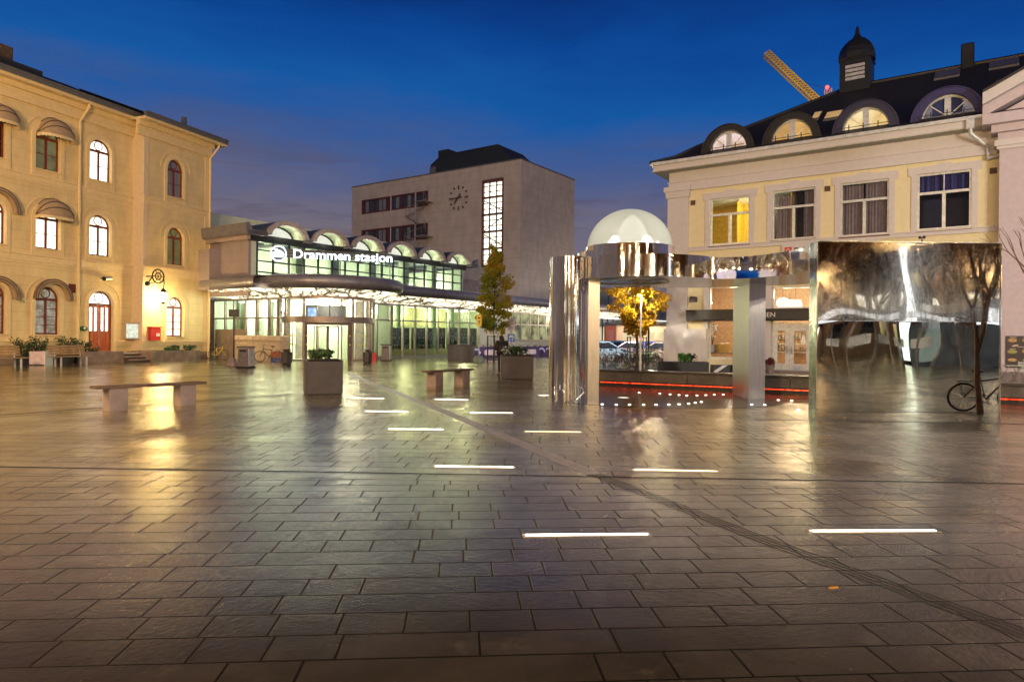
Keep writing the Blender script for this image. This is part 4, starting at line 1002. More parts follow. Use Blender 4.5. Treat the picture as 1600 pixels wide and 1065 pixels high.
# windows -------------------------------------------------------------------------
glR = GLASS('pane_glass', (.95,.97,1.), .10)
curt = M('grey_brown_curtain', (.34,.27,.25), .8); 
for k_, (u0,u1,z0,z1) in enumerate(wins):
    t_ = .07; w_ = u1-u0; h_ = z1-z0; zt = z0+h_*.655
    b = MB().ring([(u0,z0),(u1,z0),(u1,z1),(u0,z1)], [(u0+.09,z0+.10),(u1-.09,z0+.10),(u1-.09,z1-.09),(u0+.09,z1-.09)], .05, .2)
    b.box(u0+.09, u1-.09, .04, .18, zt-.06, zt+.06).box((u0+u1)/2-.07, (u0+u1)/2+.07, .035, .17, z0+.1, zt-.06)
    if k_ == 3: b.box((u0+u1)/2-.02, (u0+u1)/2+.02, .06, .16, zt+.06, z1-.09)
    fo = b.build('window', mt['white_m'], RB)
    MB().box(u0+.09, u1-.09, .11, .12, z0+.1, z1-.09).build('pane', glR, fo)
    # plaster surround with raised ears
    e = .24
    out_ = [(u0-e,z0-.02),(u1+e,z0-.02),(u1+e,z1-.05),(u1+e+.14,z1-.05),(u1+e+.14,z1+.34),(u0+w_*.66,z1+.34),(u0+w_*.60,z1+.44),(u0+w_*.40,z1+.44),(u0+w_*.34,z1+.34),(u0-e-.14,z1+.34),(u0-e-.14,z1-.05),(u0-e,z1-.05)]
    MB().holes(out_, [[(u0,z0),(u1,z0),(u1,z1),(u0,z1)]], -.055, .07).build('surround', mt['lilac'], RB)
    n = len(out_); MB().add([(x,-.055,z) for x,z in out_]+[(x,.01,z) for x,z in out_], [(i,(i+1)%n,(i+1)%n+n,i+n) for i in range(n)]).build('surround_edge', mt['lilac'], RB)
    MB().box(u0-.05, u1+.05, -.13, .1, z0-.09, z0-.001).build('sill', M('brown_sill', (.16,.09,.075), .5), RB)
    # room behind
    if k_ == 0:
        yw = M('yellow_room', (.72,.50,.05), .6)
        MB().box(u0-1.2, u1+2., 3.6, 3.65, z0-1., z1+.25).box(u0-1.2, u0-1.15, .3, 3.6, z0-1., z1+.25).box(u1+2., u1+2.05, .3, 3.6, z0-1, z1+.25).box(u0+.75, u0+.8, 2.4, 3.6, z0-1., z1+.25).build('room_wall', yw, RB)
        MB().box(u0-1.2, u1+2., .3, 3.6, z1+.25, z1+.3).build('room_ceiling', mt['white'], RB)
        MB().ball((u0+w_*.48, 1.6, z1+.12), .07, 8, 6).build('detector', mt['concrete'], RB)
        light('room_light', (u1+.5, 1.5, z1-.55), 260, (1.,.90,.55), .3, RB)
    else:
        MB().box(u0-.3, u1+.3, 1.5, 1.55, z0-.4, z1+.3).build('dark_room', M('dark_room', (.018,.018,.02) if k_ < 3 else (.008,.009,.035), .7), RB)
        for (a, b_, zb0, zb1) in {1: ((.06,.50,z0+.1,zt-.02),(.08,.48,zt,z1-.28),(.70,1.0,z0+.1,zt-.02),(.72,1.,zt,z1-.1)), 2: ((.0,.46,z0,z1-.1),(.50,.93,z0,z1-.05)), 3: ((.0,1.,zt+.03,z1),)}[k_]:
            nn = 40; b2 = MB()
            for i in range(nn+1):
                u = u0+w_*(a+(b_-a)*i/nn); y_ = .34+.05*sin(i*1.05+k_)+.02*sin(i*2.7); b2.v += [(u,y_,zb0),(u,y_,zb1)]
            b2.f = [(2*i,2*i+2,2*i+3,2*i+1) for i in range(nn)]
            b2.build('curtain', curt if k_ < 3 else M('navy_blind', (.02,.018,.12), .6), RB, smooth=True)
for (x, y) in ((1083,317),(1293,295),(1552,267)):
    u, z = FR.uz(x, y, 0); MB().box(u-.13, u+.13, -.05, .05, z-.13, z+.13).build('vent_grille', M('brown_grille', (.09,.05,.03), .6), RB)
# roof --------------------------------------------------------------------------------
vR = 7.; zRg = (FR.z(1400,126,vR)+FR.z(1540,94,vR))/2; uRr = FR.u(1330, vR, 140)
prof = [(-.95,zG-.02),(.15,zG+.42),(1.1,zG+1.1),(vR,zRg)]
b = MB(); uZ = uRe+12
def hipu(v): # left boundary of the front slope
    if v <= 1.1: return v
    return 1.1+(uRr-1.1)*(v-1.1)/(vR-1.1)
for i, (v, z) in enumerate(prof): b.v += [(hipu(v),v,z),(uZ,v,z)]
b.f = [(2*i,2*i+1,2*i+3,2*i+2) for i in range(3)]
n0 = len(b.v)
for i, (v, z) in enumerate(prof): b.v += [(hipu(v),v,z),(hipu(v),2*vR-v,z)]
b.f += [(n0+2*i,n0+2*i+1,n0+2*i+3,n0+2*i+2) for i in range(3)]
n0 = len(b.v); b.v += [(hipu(v),2*vR-v,z) for v, z in prof]+[(uZ,2*vR-v,z) for v, z in prof]; b.f += [(n0+i,n0+4+i,n0+5+i,n0+1+i) for i in range(3)]
roofR = b.build('roof', M('black_slate', (.014,.013,.012), .62, bump=.5, bscale=12, var=.3, scale=8), RB)
MB().tube([(uRr,vR,zRg),(uZ,vR,zRg)], .12, 6).tube([(hipu(v),v,z+.03) for v, z in prof], .09, 6).build('ridge_cap', mt['black'], roofR)
def roofz(v): return zG+1.1+(zRg-zG-1.1)*(v-1.1)/(vR-1.1) if v > 1.1 else zG+.42+(.68)*(v-.15)/.95
dcol = {0: (.02,.02,.02), 1: (.02,.02,.022), 2: (.05,.05,.13), 3: (.07,.065,.26)}
panes = [E('dormer_pane_pink', (1.,.62,.36), .75, .35, 2., col2=(1.,.78,.72)), E('dormer_pane_orange', (1.,.55,.16), .62, .3, 1.5), E('dormer_pane_warm', (1.,.66,.22), .85, .2, 1.2, col2=(1.,.8,.45)), E('dormer_pane_dim', (.22,.19,.20), .8, .4, 1.5)]
for k_, (x0, x1, top, bl, br_) in enumerate(((1109,1170,203.5,238,227),(1204.5,1272.5,185.5,223,212),(1314.5,1392,167,206,192.5),(1437.5,1525,147.5,189,172))):
    v = .25; u0, u1 = FR.u(x0,v,210), FR.u(x1,v,210); zb = (FR.z(x0,bl,v)+FR.z(x1,br_,v))/2; zt = FR.z((x0+x1)/2+1, top, v); c0 = (u0+u1)/2; r = (u1-u0)/2; kz = (zt-zb)/r
    ro = r+.36
    b = MB().ring(arc(c0,zb-.3,ro,20,k=(kz*r+.55)/ro), arc(c0,zb-.3,r-.02,20,k=(kz*r+.3)/(r)), v-.28, 5.2, closed=False)
    b.ring(arc(c0,zb-.3,ro+.04,20,k=(kz*r+.59)/(ro+.04)), arc(c0,zb-.3,ro-.06,20,k=(kz*r+.56)/(ro-.06)), v-.33, v-.2, closed=False)
    do = b.build('dormer', M('dormer_sheet_%d' % k_, mul(dcol[k_],.45), .5, 0.), RB, smooth=True)
    b = MB().ring(arc(c0,zb,r,20,k=kz), arc(c0,zb,r-.14,20,k=(kz*r-.14)/(r-.14)), v, v+.16, closed=False)
    b.box(c0-r, c0+r, v, v+.15, zb-.12, zb+.02).box(c0-.13, c0+.13, v-.03, v+.12, zb, zb+kz*r-.1)
    for s in (-1, 1):
        a = R(43); p = (c0+s*.13, zb+.08); q = (c0+s*(r-.1)*cos(a), zb+kz*(r-.1)*sin(a)); b.tube([(p[0],v+.06,p[1]),(q[0],v+.06,q[1])], .03, 4)
    b.build('dormer_frame', mt['white_m'], do)
    MB().prism(arc(c0,zb,r-.05,20,k=kz), v+.1, v+.12).build('pane', panes[k_], do)
    b = MB()
    for z_ in (zG+.22, zG+.36): b.tube([(c0-r*1.05,-.72,z_),(c0+r*1.02,-.72,z_)], .018, 4)
    for q in (-.55,.02,.6): b.tube([(c0+r*q,-.72,zG-.02),(c0+r*q,-.72,zG+.5)], .028, 4)
    b.build('snow_guard', mt['black'], do)
    if k_ == 3:
        MB().lathe([(.02,.95),(.42,.92),(.52,.6),(.50,.0)], (c0-.15,v+.02,zb+.12), 14).build('hanging_chair', M('dark_blue_shell', (.02,.03,.12), .6), do) if False else MB().prism([(c0-.62,zb+.05),(c0+.55,zb+.1),(c0+.62,zb+.55),(c0+.35,zb+1.0),(c0-.25,zb+1.05),(c0-.62,zb+.7)], v+.085, v+.095).build('blue_chair', M('dark_blue_cloth', (.02,.03,.13), .7), do)
def skylight(x0, x1, y0, y1, lit):
    cu = (x0+x1)/2; best = None
    for i in range(200):   # where the view ray meets the roof slope
        v = 1.1+(vR-1.1)*i/199.
        u, z = FR.uz(cu, (y0+y1)/2, v)
        if best is None or abs(z-roofz(v)) < best[0]: best = (abs(z-roofz(v)), u, v)
    _, u, v = best; w_ = (FR.u(x1,v,120)-FR.u(x0,v,120))/2; dv = .55; z0, z1 = roofz(v-dv), roofz(v+dv)
    b = MB().add([(u-w_,v-dv,z0+.1),(u+w_,v-dv,z0+.1),(u+w_,v+dv,z1+.1),(u-w_,v+dv,z1+.1),(u-w_,v-dv,z0-.1),(u+w_,v-dv,z0-.1),(u+w_,v+dv,z1-.1),(u-w_,v+dv,z1-.1)], [(0,1,5,4),(1,2,6,5),(2,3,7,6),(3,0,4,7),(0,1,2,3)])
    so_ = b.build('skylight', mt['roofmetal'], roofR)
    MB().add([(u-w_*.9,v-dv*.8,z0+.1+(z1-z0)*.1+.02),(u+w_*.9,v-dv*.8,z0+.1+(z1-z0)*.1+.02),(u+w_*.9,v+dv*.8,z1+.12-(z1-z0)*.1),(u-w_*.9,v+dv*.8,z1+.12-(z1-z0)*.1)], [(0,1,2,3)]).build('pane', lit, so_)
warm = E('skylight_pane_warm', (.60,.36,.13), .75, .2, 2.); cold = M('skylight_pane', (.16,.15,.16), .25, .3)
skylight(1289, 1315, 175, 189, warm); skylight(1270, 1282, 178, 188, warm); skylight(1460, 1500, 109, 126, cold); skylight(1545, 1592, 92, 110, cold); skylight(1556, 1596, 124, 139, cold)
cu_ = FR.u(1512, vR, 100); MB().cbox(cu_-.3, cu_+.3, vR-.5, vR+.2, zRg-.3, zRg+1.05, .05).build('chimney', mt['black'], roofR)
# cupola
cu = FR.u(1339, vR, 120); zq = lambda y: FR.z(1339, y, vR); rw = (FR.u(1364,vR,120)-FR.u(1314,vR,120))/2
oct_ = lambda r: [(cu+r*cos(PI/8+PI/4*i), vR+r*sin(PI/8+PI/4*i)) for i in range(8)]
sq = rw*1.02
b = MB().box(cu-sq*.93, cu+sq*.93, vR-sq*.93, vR+sq*.93, zRg-1.6, zq(96)).box(cu-sq, cu+sq, vR-sq, vR+sq, zq(99), zq(95.5))
cpo = b.build('cupola', mt['black'], RB)
MB().lathe([(sq*1.16,zq(96.5)),(sq*1.17,zq(88)),(sq*1.08,zq(79)),(sq*.86,zq(71)),(sq*.56,zq(64)),(sq*.30,zq(60)),(sq*.16,zq(54)),(sq*.11,zq(45)),(.01,zq(41))], (cu,vR,0), 8, PI/8, PI/8+2*PI).build('onion_roof', mt['black'], cpo)
b = MB()
for i in range(4):
    z0, z1 = zq(112.5+6.3*i), zq(108+6.3*i)
    b.box(cu-sq*.56, cu+sq*.60, vR-sq*.93-.06, vR-sq*.93, z0, z1)
b.build('louvre', M('pale_louvre', (.42,.42,.42), .5), cpo)
# shop front ------------------------------------------------------------------------------
aw = MB().prism([(FR.u(1072,-.6,490),zAw-.24),(uRe-.4,zAw-.24),(uRe-.4,zAw+.24),(FR.u(1072,-.6,490),zAw+.24)], -.62, -.10)
awo = aw.build('shop_awning', mt['charcoal'], RB)
MB().box(FR.u(1072,-.6,490)-.02, uRe-.38, -.66, -.1, zAw+.24, zAw+.31).build('awning_cover', mt['black'], awo)
t3 = text_mesh('HANSEN', .34, mt['white'], 'lettering', awo, (FR.u(1168,-.64,493), -.63, zAw-.11), (PI/2,0,0), .008, .0)
S.view_layers[0].update(); t3.scale.x = (FR.u(1211,-.64,493)-FR.u(1168,-.64,493))/max(v.co.x for v in t3.data.vertices)
b = MB()
mid = (so0+so1)/2
b.ring([(so0,zs0),(so1,zs0),(so1,zs1),(so0,zs1)], [(so0+.08,zs0+.08),(so1-.08,zs0+.08),(so1-.08,zs1-.08),(so0+.08,zs1-.08)], .06, .2).box(so0, so1, .05, .2, zAw-.3, zAw+.3)
sw1 = b.build('shop_window', mt['white_m'], RB); MB().box(so0+.05, so1-.05, .12, .13, zs0+.05, zs1-.05).build('pane', glR, sw1)
b = MB().box(dr0, dr1, .05, .2, zAw-.3, zAw+.4).box(dr0, dr0+.09, .05, .2, 0, zd1).box(dr1-.09, dr1, .05, .2, 0, zd1).box(dr0, dr1, .05, .2, zd1-.09, zd1)
zdt = FR.z(1235, 512, 0); b.box(dr0, dr1, .05, .2, zdt, zdt+.22)
sd = b.build('door_frame', mt['white_m'], RB); MB().box(dr0+.05, dr1-.05, .12, .13, zAw+.1, zd1-.05).box(dr0+.05, dr1-.05, .121, .131, zdt+.1, zAw-.2).build('pane', glR, sd)
for q in range(2):
    a, c_ = (dr0+.09, FR.u(1233,0,540)-.01) if q == 0 else (FR.u(1233,0,540)+.01, FR.u(1266,0,540))
    b = MB().ring([(a,.03),(c_,.03),(c_,zdt),(a,zdt)], [(a+.20,.42),(c_-.20,.42),(c_-.20,zdt-.16),(a+.20,zdt-.16)], .06, .14)
    b.box(a+.2, c_-.2, .08, .12, .03, .42)
    dq = b.build('shop_door', mt['white_m'], RB); MB().box(a+.18, c_-.18, .095, .105, .4, zdt-.14).build('pane', glR, dq)
    hx = c_-.1 if q == 0 else a+.1; MB().tube([(hx,.0,.95),(hx,.0,1.35)], .02, 6).build('handle', mt['alu'], dq)
# shop interior
wi = M('shop_wall', (.62,.42,.25), .6); uI0, uI1 = so0-1.5, uRe-1.
MB().box(uI0, uI1, 5.2, 5.3, 0, zs1+.3).box(uI0-.1, uI0, .3, 5.2, 0, zs1+.3).box(uI1, uI1+.1, .3, 5.2, 0, zs1+.3).build('interior_wall', wi, RB)
MB().box(uI0, uI1, .3, 5.2, zs1+.3, zs1+.35).build('interior_ceiling', mt['white'], RB)
MB().add([(uI0,.25,.006),(uI1,.25,.006),(uI1,5.2,.006),(uI0,5.2,.006)], [(0,1,2,3)]).build('interior_floor', M('shop_floor', (.3,.2,.12), .4), RB)
cab = MB()
for i in range(12):
    u = dr0-1.+i*.55; cab.box(u, u+.5, 4.9, 5.2, 1.1, 1.14).box(u, u+.5, 4.9, 5.2, 1.7, 1.74).box(u, u+.5, 4.9, 5.2, 2.3, 2.34)
    for j in range(3):
        for k_ in range(3): cab.box(u+.04+k_*.16, u+.14+k_*.16, 4.95, 5.1, 1.14+j*.6, 1.14+j*.6+rnd.uniform(.12,.4))
cab.build('back_shelf', M('shelf_goods', (.30,.16,.08), .5, var=.7, scale=9, col2=(.7,.6,.45)), RB)
for i, u in enumerate((so0+.8, so1+1., dr0+1.2, dr1-.3, uI1-2.)): light('shop_light', (u, 2.0, zs1-.5), 120, (1.,.78,.50), .3, RB)
SB = lambda name, label, cat, x, y, v, group=None: (lambda uz: thing(name, label, cat, FR.w(uz[0], v, uz[1]), FR.ang, group))(FR.uz(x, y, v))
for i, (x, y, l) in enumerate(((1223,483,'left of the two white shades above the bakery awning'),(1243,486,'right of the two white shades above the bakery awning'))):
    t = SB('pendant_lamp', 'white glowing shade, '+l, 'lamp', x, y, .9, 'white pendant lamps in the bakery')
    MB().lathe([(.02,.62),(.22,.60),(.33,.45),(.34,.25),(.22,.02),(.02,.0)], n=16).build('lamp_shade', E('white_shade', (1.,.92,.80), 1.05), t, smooth=True); MB().tube([(0,0,.6),(0,0,1.25)], .012, 4).build('cord', mt['black'], t)
t = thing('bakery_counter', 'pale wooden counter with tiered shelves behind the bakery doors', 'counter', FR.w(FR.u(1245,2.4,550), 2.4), FR.ang)
MB().cbox(-1.6,1.8,0,.8,0,.95,.03).build('body', M('counter_wood', (.55,.33,.16), .5, streak=True), t); MB().box(-1.65,1.85,-.05,.85,.95,1.0).box(-1.2,1.6,.1,.7,1.42,1.46).box(-1.2,-1.16,.1,.7,1.,1.42).box(1.56,1.6,.1,.7,1.,1.42).build('top', mt['white'], t)
b = MB()
for i in range(14): b.ball((-1.05+i*.19,.35,1.08),.08,8,5); b.ball((-1.05+i*.19,.35,1.54),.07,8,5)
b.build('pastries', M('baked_goods', (.55,.30,.10), .6, var=.4), t)
t = thing('water_jug', 'white jug on the counter shelf behind the right bakery door', 'jug', FR.w(FR.u(1255,2.7,540),2.7,1.46), FR.ang)
MB().lathe([(.1,0),(.13,.1),(.09,.3),(.06,.4),(.08,.46)], n=12).torus((.16,0,.25),(0,1,0),.1,.018,12,5).build('jug', mt['white'], t, smooth=True)
t = thing('display_table', 'low table with a round basket inside the bakery window', 'table', FR.w(FR.u(1126,1.1,550),1.1), FR.ang)
MB().cbox(-1.0,1.0,-.4,.5,.85,.93,.02).build('top', M('table_wood', (.35,.2,.1), .5), t)
for x in (-.9,.9):
    for y in (-.35,.45): MB().box(x-.04,x+.04,y-.04,y+.04,0,.85).build('leg', mt['black'], t)
t = thing('wicker_basket', 'round golden basket filled with bread in the bakery window', 'basket', FR.w(FR.u(1128,1.1,550),1.1,.93), FR.ang)
MB().lathe([(.36,0),(.46,.42),(.44,.42),(.34,.03)], n=20).build('basket', M('golden_wicker', (.60,.36,.08), .5, bump=.6, bscale=40), t, smooth=True)
b = MB()
for i in range(12): b.ball((.28*cos(i*2.4)*(i%3)/2,.28*sin(i*2.4)*(i%3)/2,.45),.13,8,6,sz=.7)
b.build('bread', M('bread', (.65,.45,.22), .7), t)
t = thing('flower_vase', 'tall vase of white orchids at the left edge of the bakery window', 'vase', FR.w(FR.u(1113,.8,540),.8,.93), FR.ang)
MB().lathe([(.1,0),(.14,.15),(.08,.4)], n=12).build('vase', mt['white'], t, smooth=True)
b = MB(); b2 = MB()
for i in range(16):
    p = (rnd.uniform(-.2,.3), rnd.uniform(-.15,.15), rnd.uniform(.75,1.5)); b.ball(p, .09, 7, 5, sz=.7)
    if i % 4 == 0: b2.tube([(0,0,.35),(p[0]*.4,p[1]*.4,.8),p], .012, 4)
b.build('blossom', mt['white'], t); b2.build('stem', mt['leaf_green'], t)
t = thing('step_slab', 'dark stone step below the white bakery doors', 'step', FR.w(0,0), FR.ang); MB().box(dr0-.2, dr1+.2, -1.1, -.02, 0, .10).build('slab', mt['concrete'], t)
# shop sign on the wall above
us0, us1 = FR.u(1222,-.1,390), FR.u(1372,-.1,390); zq1 = FR.z(1231,381.5,-.1); zq0 = zq1-.62
t = thing('shop_sign', 'long pale bakery sign board with a red square and black letters', 'sign', FR.w(0,0), FR.ang)
MB().box(us0, us1, -.12, -.03, zq0, zq1).build('board', mt['lilac'], t)
ra, rb_ = FR.u(1226,-.13,390), FR.u(1237,-.13,390); MB().box(ra, rb_, -.135, -.12, zq0+.08, zq1-.16).build('red_square', mt['red'], t)
MB().ring(arc((ra+rb_)/2, zq0+.28, .10, 12, 0, 2*PI)[:-1], arc((ra+rb_)/2, zq0+.28, .07, 12, 0, 2*PI)[:-1], -.142, -.135).build('emblem', mt['white'], t)
t4 = text_mesh('BAKER HANSEN', .46, mt['black'], 'lettering', t, (FR.u(1240,-.13,390), -.125, zq0+.10), (PI/2,0,0), .006, .004)
S.view_layers[0].update(); t4.scale.x = (us1-.3-FR.u(1240,-.13,390))/max(v.co.x for v in t4.data.vertices)
t = SB('wall_floodlight', 'small dark floodlight on the yellow panel beside the bakery', 'lamp', 1083.5, 467.5, -.2)
MB().cbox(-.18,.18,-.15,.12,-.15,.15,.03).build('housing', mt['charcoal'], t); MB().box(-.03,.03,.1,.22,-.05,.05).build('bracket', mt['black'], t)
# downpipe at the inner corner
ug = FR.u(1516,-.85,185); uh = FR.u(1546,-.2,228)
MB().cbox(ug-.17, ug+.17, -.98, -.7, zG-.55, zG-.1, .03).tube([(ug,-.84,zG-.45),(ug+.02,-.84,zG-.75),(uh-.08,-.22,zFr-.2),(uh-.06,-.22,zFr-.75),(uh+.45,-.25,zAr-.1)], .085, 8).build('downpipe', mt['white_m'], RB, smooth=True)
# pink wing with pediment ---------------------------------------------------------------------
VW = -.75; uw = FR.u(1560, VW, 400); uq = uw+11.
zw = lambda x, y: FR.z(x, y, VW)
zh = (zw(1562,223)+zw(1600,217.5))/2; zc = (zw(1552,186)+zw(1600,177))/2
WG_ = fthing('gabled_wing', 'pale pink gabled wing with a white moulded pediment at the right edge', 'building', FR)
MB().box(uw, uq, VW, 6, -.1, zc).build('wall', mt['lilac2'], WG_)
MB().box(uw-.10, uq, VW-.10, 6, zh-.32, zh-.18).box(uw-.18, uq, VW-.18, 6, zh-.18, zh+.08).build('string_course', mt['lilac'], WG_)
MB().box(uw-.06, uq, VW-.06, 6, zh+.08, zc-.7).box(uw-.3, uq, VW-.3, 6, zc-.7, zc-.38).box(uw-.62, uq, VW-.62, 6, zc-.38, zc+.05).build('cornice', mt['lilac2'], WG_)
sl = .50
rk = lambda off0, off1, y0: MB().prism([(uw-.62+0, zc+.05+off0),(uw+7.5, zc+.05+off0+8.1*sl),(uw+7.5, zc+.05+off1+8.1*sl),(uw-.62, zc+.05+off1)], y0, 5.)
rk(0,.45,VW-.3).build('raking_cornice', mt['lilac2'], WG_); rk(.45,.95,VW-.62).build('raking_cornice', mt['lilac'], WG_); rk(.95,1.05,VW-.72).build('roof', mt['roof'], WG_)
MB().prism([(uw-.3,zc+.05),(uw+7.4,zc+.05),(uw+7.4,zc+8.*sl)], VW+.1, VW+.2).build('tympanum', mt['lilac2'], WG_)
MB().box(uw, uq, VW-.03, VW+.02, -.1, zw(1580,511)).box(uw, uq, VW-.05, VW+.02, zw(1580,511), zw(1580,509.5)).build('plinth', mt['lilac2'], WG_)
MB().box(uw-.02, uq, VW-.06, VW+.02, -.1, zw(1580,581)).build('plinth', mt['concrete'], WG_)
# menu poster, table and chair
pu0, pu1 = FR.u(1571,VW-.05,550), FR.u(1625,VW-.05,550); pz0, pz1 = FR.z(1585,574,VW-.05), FR.z(1585,524.5,VW-.05)
t = thing('menu_poster', 'dark menu poster with food pictures on the pink wall', 'poster', FR.w(0,0), FR.ang)
MB().box(pu0, pu1, VW-.07, VW-.035, pz0, pz1).build('board', M('poster_dark', (.035,.025,.035), .4), t)
pw, ph = pu1-pu0, pz1-pz0
b = MB(); b2 = MB(); b3 = MB()
for (x, z, w_, h_, bb) in ((.2,.86,.14,.06,b),(.2,.50,.15,.06,b2),(.2,.24,.14,.05,b),(.62,.86,.14,.06,b2),(.62,.52,.14,.06,b),(.62,.24,.12,.05,b2)):
    bb.prism([(pu0+pw*x+pw*w_*cos(a), pz0+ph*z+ph*h_*sin(a)) for a in [2*PI*i/14 for i in range(14)]], VW-.078, VW-.07)
for (x, z) in ((.28,.69),(.7,.69)): b3.prism([(pu0+pw*x+pw*.1*cos(a), pz0+ph*z+ph*.035*sin(a+.5)) for a in [2*PI*i/10 for i in range(10)]], VW-.078, VW-.07)
for (x, z, w_) in ((.12,.95,.2),(.12,.585,.18),(.34,.655,.2),(.52,.95,.2),(.52,.6,.2)): b3.box(pu0+pw*x, pu0+pw*(x+w_), VW-.076, VW-.07, pz0+ph*z-.012, pz0+ph*z+.012)
fm = M('food_orange', (.55,.28,.06), .5, var=.5, scale=12, col2=(.75,.5,.2)); b.build('food_picture', fm, t); b2.build('food_picture', M('food_yellow', (.55,.45,.12), .5, var=.4, scale=12, col2=(.3,.35,.08)), t); b3.build('caption', M('poster_print', (.6,.45,.35), .5), t)
# ------------------------------------------------------------------ polished steel pavilion sculpture
ZT, ZB = 3.72, 3.17
SC = thing('steel_pavilion', 'mirror polished steel pavilion with a glowing frosted dome, column, slab pillar and rain-speckled wall', 'sculpture')
def X(px, Y): return (px-800+(560-CY)*ROLL)/FX*Y
# left round column with its flat inner fin
cc = (1.50, 17.95); cr = .53
pts = [(cc[0]+cr*cos(a)*1.0, cc[1]+cr*sin(a)) for a in [R(60-15*i) if False else R(20-12.5*i) for i in range(22)]]
MB().plan([(cc[0]+cr*cos(2*PI*i/48), cc[1]+cr*sin(2*PI*i/48)) for i in range(48)], 0, ZT+.004, cap=True).build('round_column', mt['mirror'], SC, smooth=True)
MB().box(1.78, X(936,17.75), 17.72, 18.35, 0, ZB+.003).build('column_fin', M('fin_steel', (.44,.42,.38), .30, 1., var=.06, streak=True, scale=14), SC)
# slab
def smooth_path(p, k=4):
    out = []
    for i in range(len(p)-1):
        p0, p1, p2, p3 = [Vector((*p[max(0,min(len(p)-1,j))],0)) for j in (i-1,i,i+1,i+2)]
        for q in range(k):
            t = q/k; out.append(tuple((.5*((2*p1)+(-p0+p2)*t+(2*p0-5*p1+4*p2-p3)*t*t+(-p0+3*p1-3*p2+p3)*t**3)).xy))
    out.append(p[-1]); return out
fr_ = smooth_path([(X(a,y),y) for a, y in ((906,18.1),(915,17.55),(935,17.15),(962,16.9),(992,16.76),(1022,16.72),(1050,16.78),(1080,16.92),(1104,17.18),(1112,17.42))], 4)
be = smooth_path([(X(a,y),y) for a, y in ((1112,17.42),(1122,17.36),(1140,17.30),(1160,17.18),(1185,16.85),(1210,16.40),(1236,15.95))], 4)
ed = [(X(1236,15.95),15.95),(X(1264.5,15.10),15.10)]
bk = smooth_path([(X(1290,16.2),16.2),(X(1263,18.6),18.6),(X(1196,19.4),19.4),(X(1107,20.3),20.3),(X(1000,20.6),20.6),(X(940,20.2),20.2),(X(906,19.0),19.0),(X(906,18.1),18.1)], 4)
outl = fr_+be[1:]+ed[1:]+bk[:-1]
b = MB(); n = len(outl)
rows = 7
def bulge(i, t):       # the neck of the band is pressed concave
    return 0.
for j in range(rows):
    z = ZB+(ZT-ZB)*j/(rows-1); t = sin(PI*j/(rows-1))
    for i, (x, y) in enumerate(outl):
        k_ = len(fr_); d = 0.
        if k_ <= i < k_+len(be)-2: q = (i-k_)/(len(be)-2); d = .05*sin(PI*min(1,q*1.05))**.7*t if q < .97 else 0
        b.v.append((x+d*.35, y+d, z))
for j in range(rows-1): b.f += [(j*n+i, j*n+(i+1)%n, (j+1)*n+(i+1)%n, (j+1)*n+i) for i in range(n)]
b.build('curved_band', mt['mirror'], SC, smooth=True)
tr = tessellate_polygon([[Vector((x,y,0)) for x,y in outl]])
b = MB(); 
b.add([(x,y,ZB) for x,y in outl], [tuple(t) for t in tr]); und = b.build('underside', mirror('underside_steel', .10, .12, (.62,.63,.58)), SC)
MB().add([(x,y,ZT-.001) for x,y in outl], [tuple(t) for t in tr]).build('slab_top', mt['brushed'], SC)
DC = (X(982,18.4), 18.4)
MB().lathe([(.02,ZB-.004),(1.0,ZB-.004)], (DC[0],DC[1],0), 40).build('oculus_disc', M('dark_oculus', (.05,.05,.035), .18), und)
MB().lathe([(1.06,ZB-.002),(1.06,ZB-.03),(1.0,ZB-.03),(1.0,ZB-.002)], (DC[0],DC[1],0), 40).build('oculus_rim', mt['brushed'], und)
MB().lathe([(1.20,ZT-.01),(1.20,4.06),(1.12,4.06)], (DC[0],DC[1],0), 64).build('dome_ring', mt['mirror'], SC, smooth=True)
MB().lathe([(1.26,ZT-.01),(1.26,3.93),(1.2,3.94)], (DC[0]-.12,DC[1]+.25,0), 64).build('outer_ring', mt['mirror'], SC, smooth=True)
# frosted dome lit from inside
dm = D.materials.new('frosted_dome'); g = NT(dm); P = g.obj()
tl = g.n('ShaderNodeBsdfTranslucent'); tl.inputs[0].default_value = (.88,.88,.80,1)
df = g.n('ShaderNodeBsdfDiffuse'); df.inputs[0].default_value = (.6,.63,.52,1)
gl_ = g.n('ShaderNodeBsdfGlossy'); gl_.inputs['Roughness'].default_value = .05
lw = g.n('ShaderNodeLayerWeight'); lw.inputs['Blend'].default_value = .5
rf = g.n('ShaderNodeBsdfRefraction'); rf.inputs['Roughness'].default_value = .38; rf.inputs['IOR'].default_value = 1.06; rf.inputs[0].default_value = (.96,.98,.92,1)
m1 = g.n('ShaderNodeMixShader'); m1.inputs[0].default_value = .12; g.t.links.new(tl.outputs[0], m1.inputs[1]); g.t.links.new(df.outputs[0], m1.inputs[2])
m2 = g.n('ShaderNodeMixShader'); g.t.links.new(g.m('MULTIPLY', lw.outputs['Fresnel'], .4), m2.inputs[0]); m3 = g.n('ShaderNodeMixShader'); m3.inputs[0].default_value = .20; g.t.links.new(m1.outputs[0], m3.inputs[1]); g.t.links.new(rf.outputs[0], m3.inputs[2]); g.t.links.new(m3.outputs[0], m2.inputs[1]); g.t.links.new(gl_.outputs[0], m2.inputs[2]); g.out(m2.outputs[0])
rd_ = 1.14
MB().lathe([(rd_*cos(a), 4.02+rd_*.95*sin(a)) for a in [PI/2*i/18 for i in range(18)]]+[(.001, 4.02+rd_*.95)], (DC[0],DC[1],0), 56).build('dome', dm, SC, smooth=True)
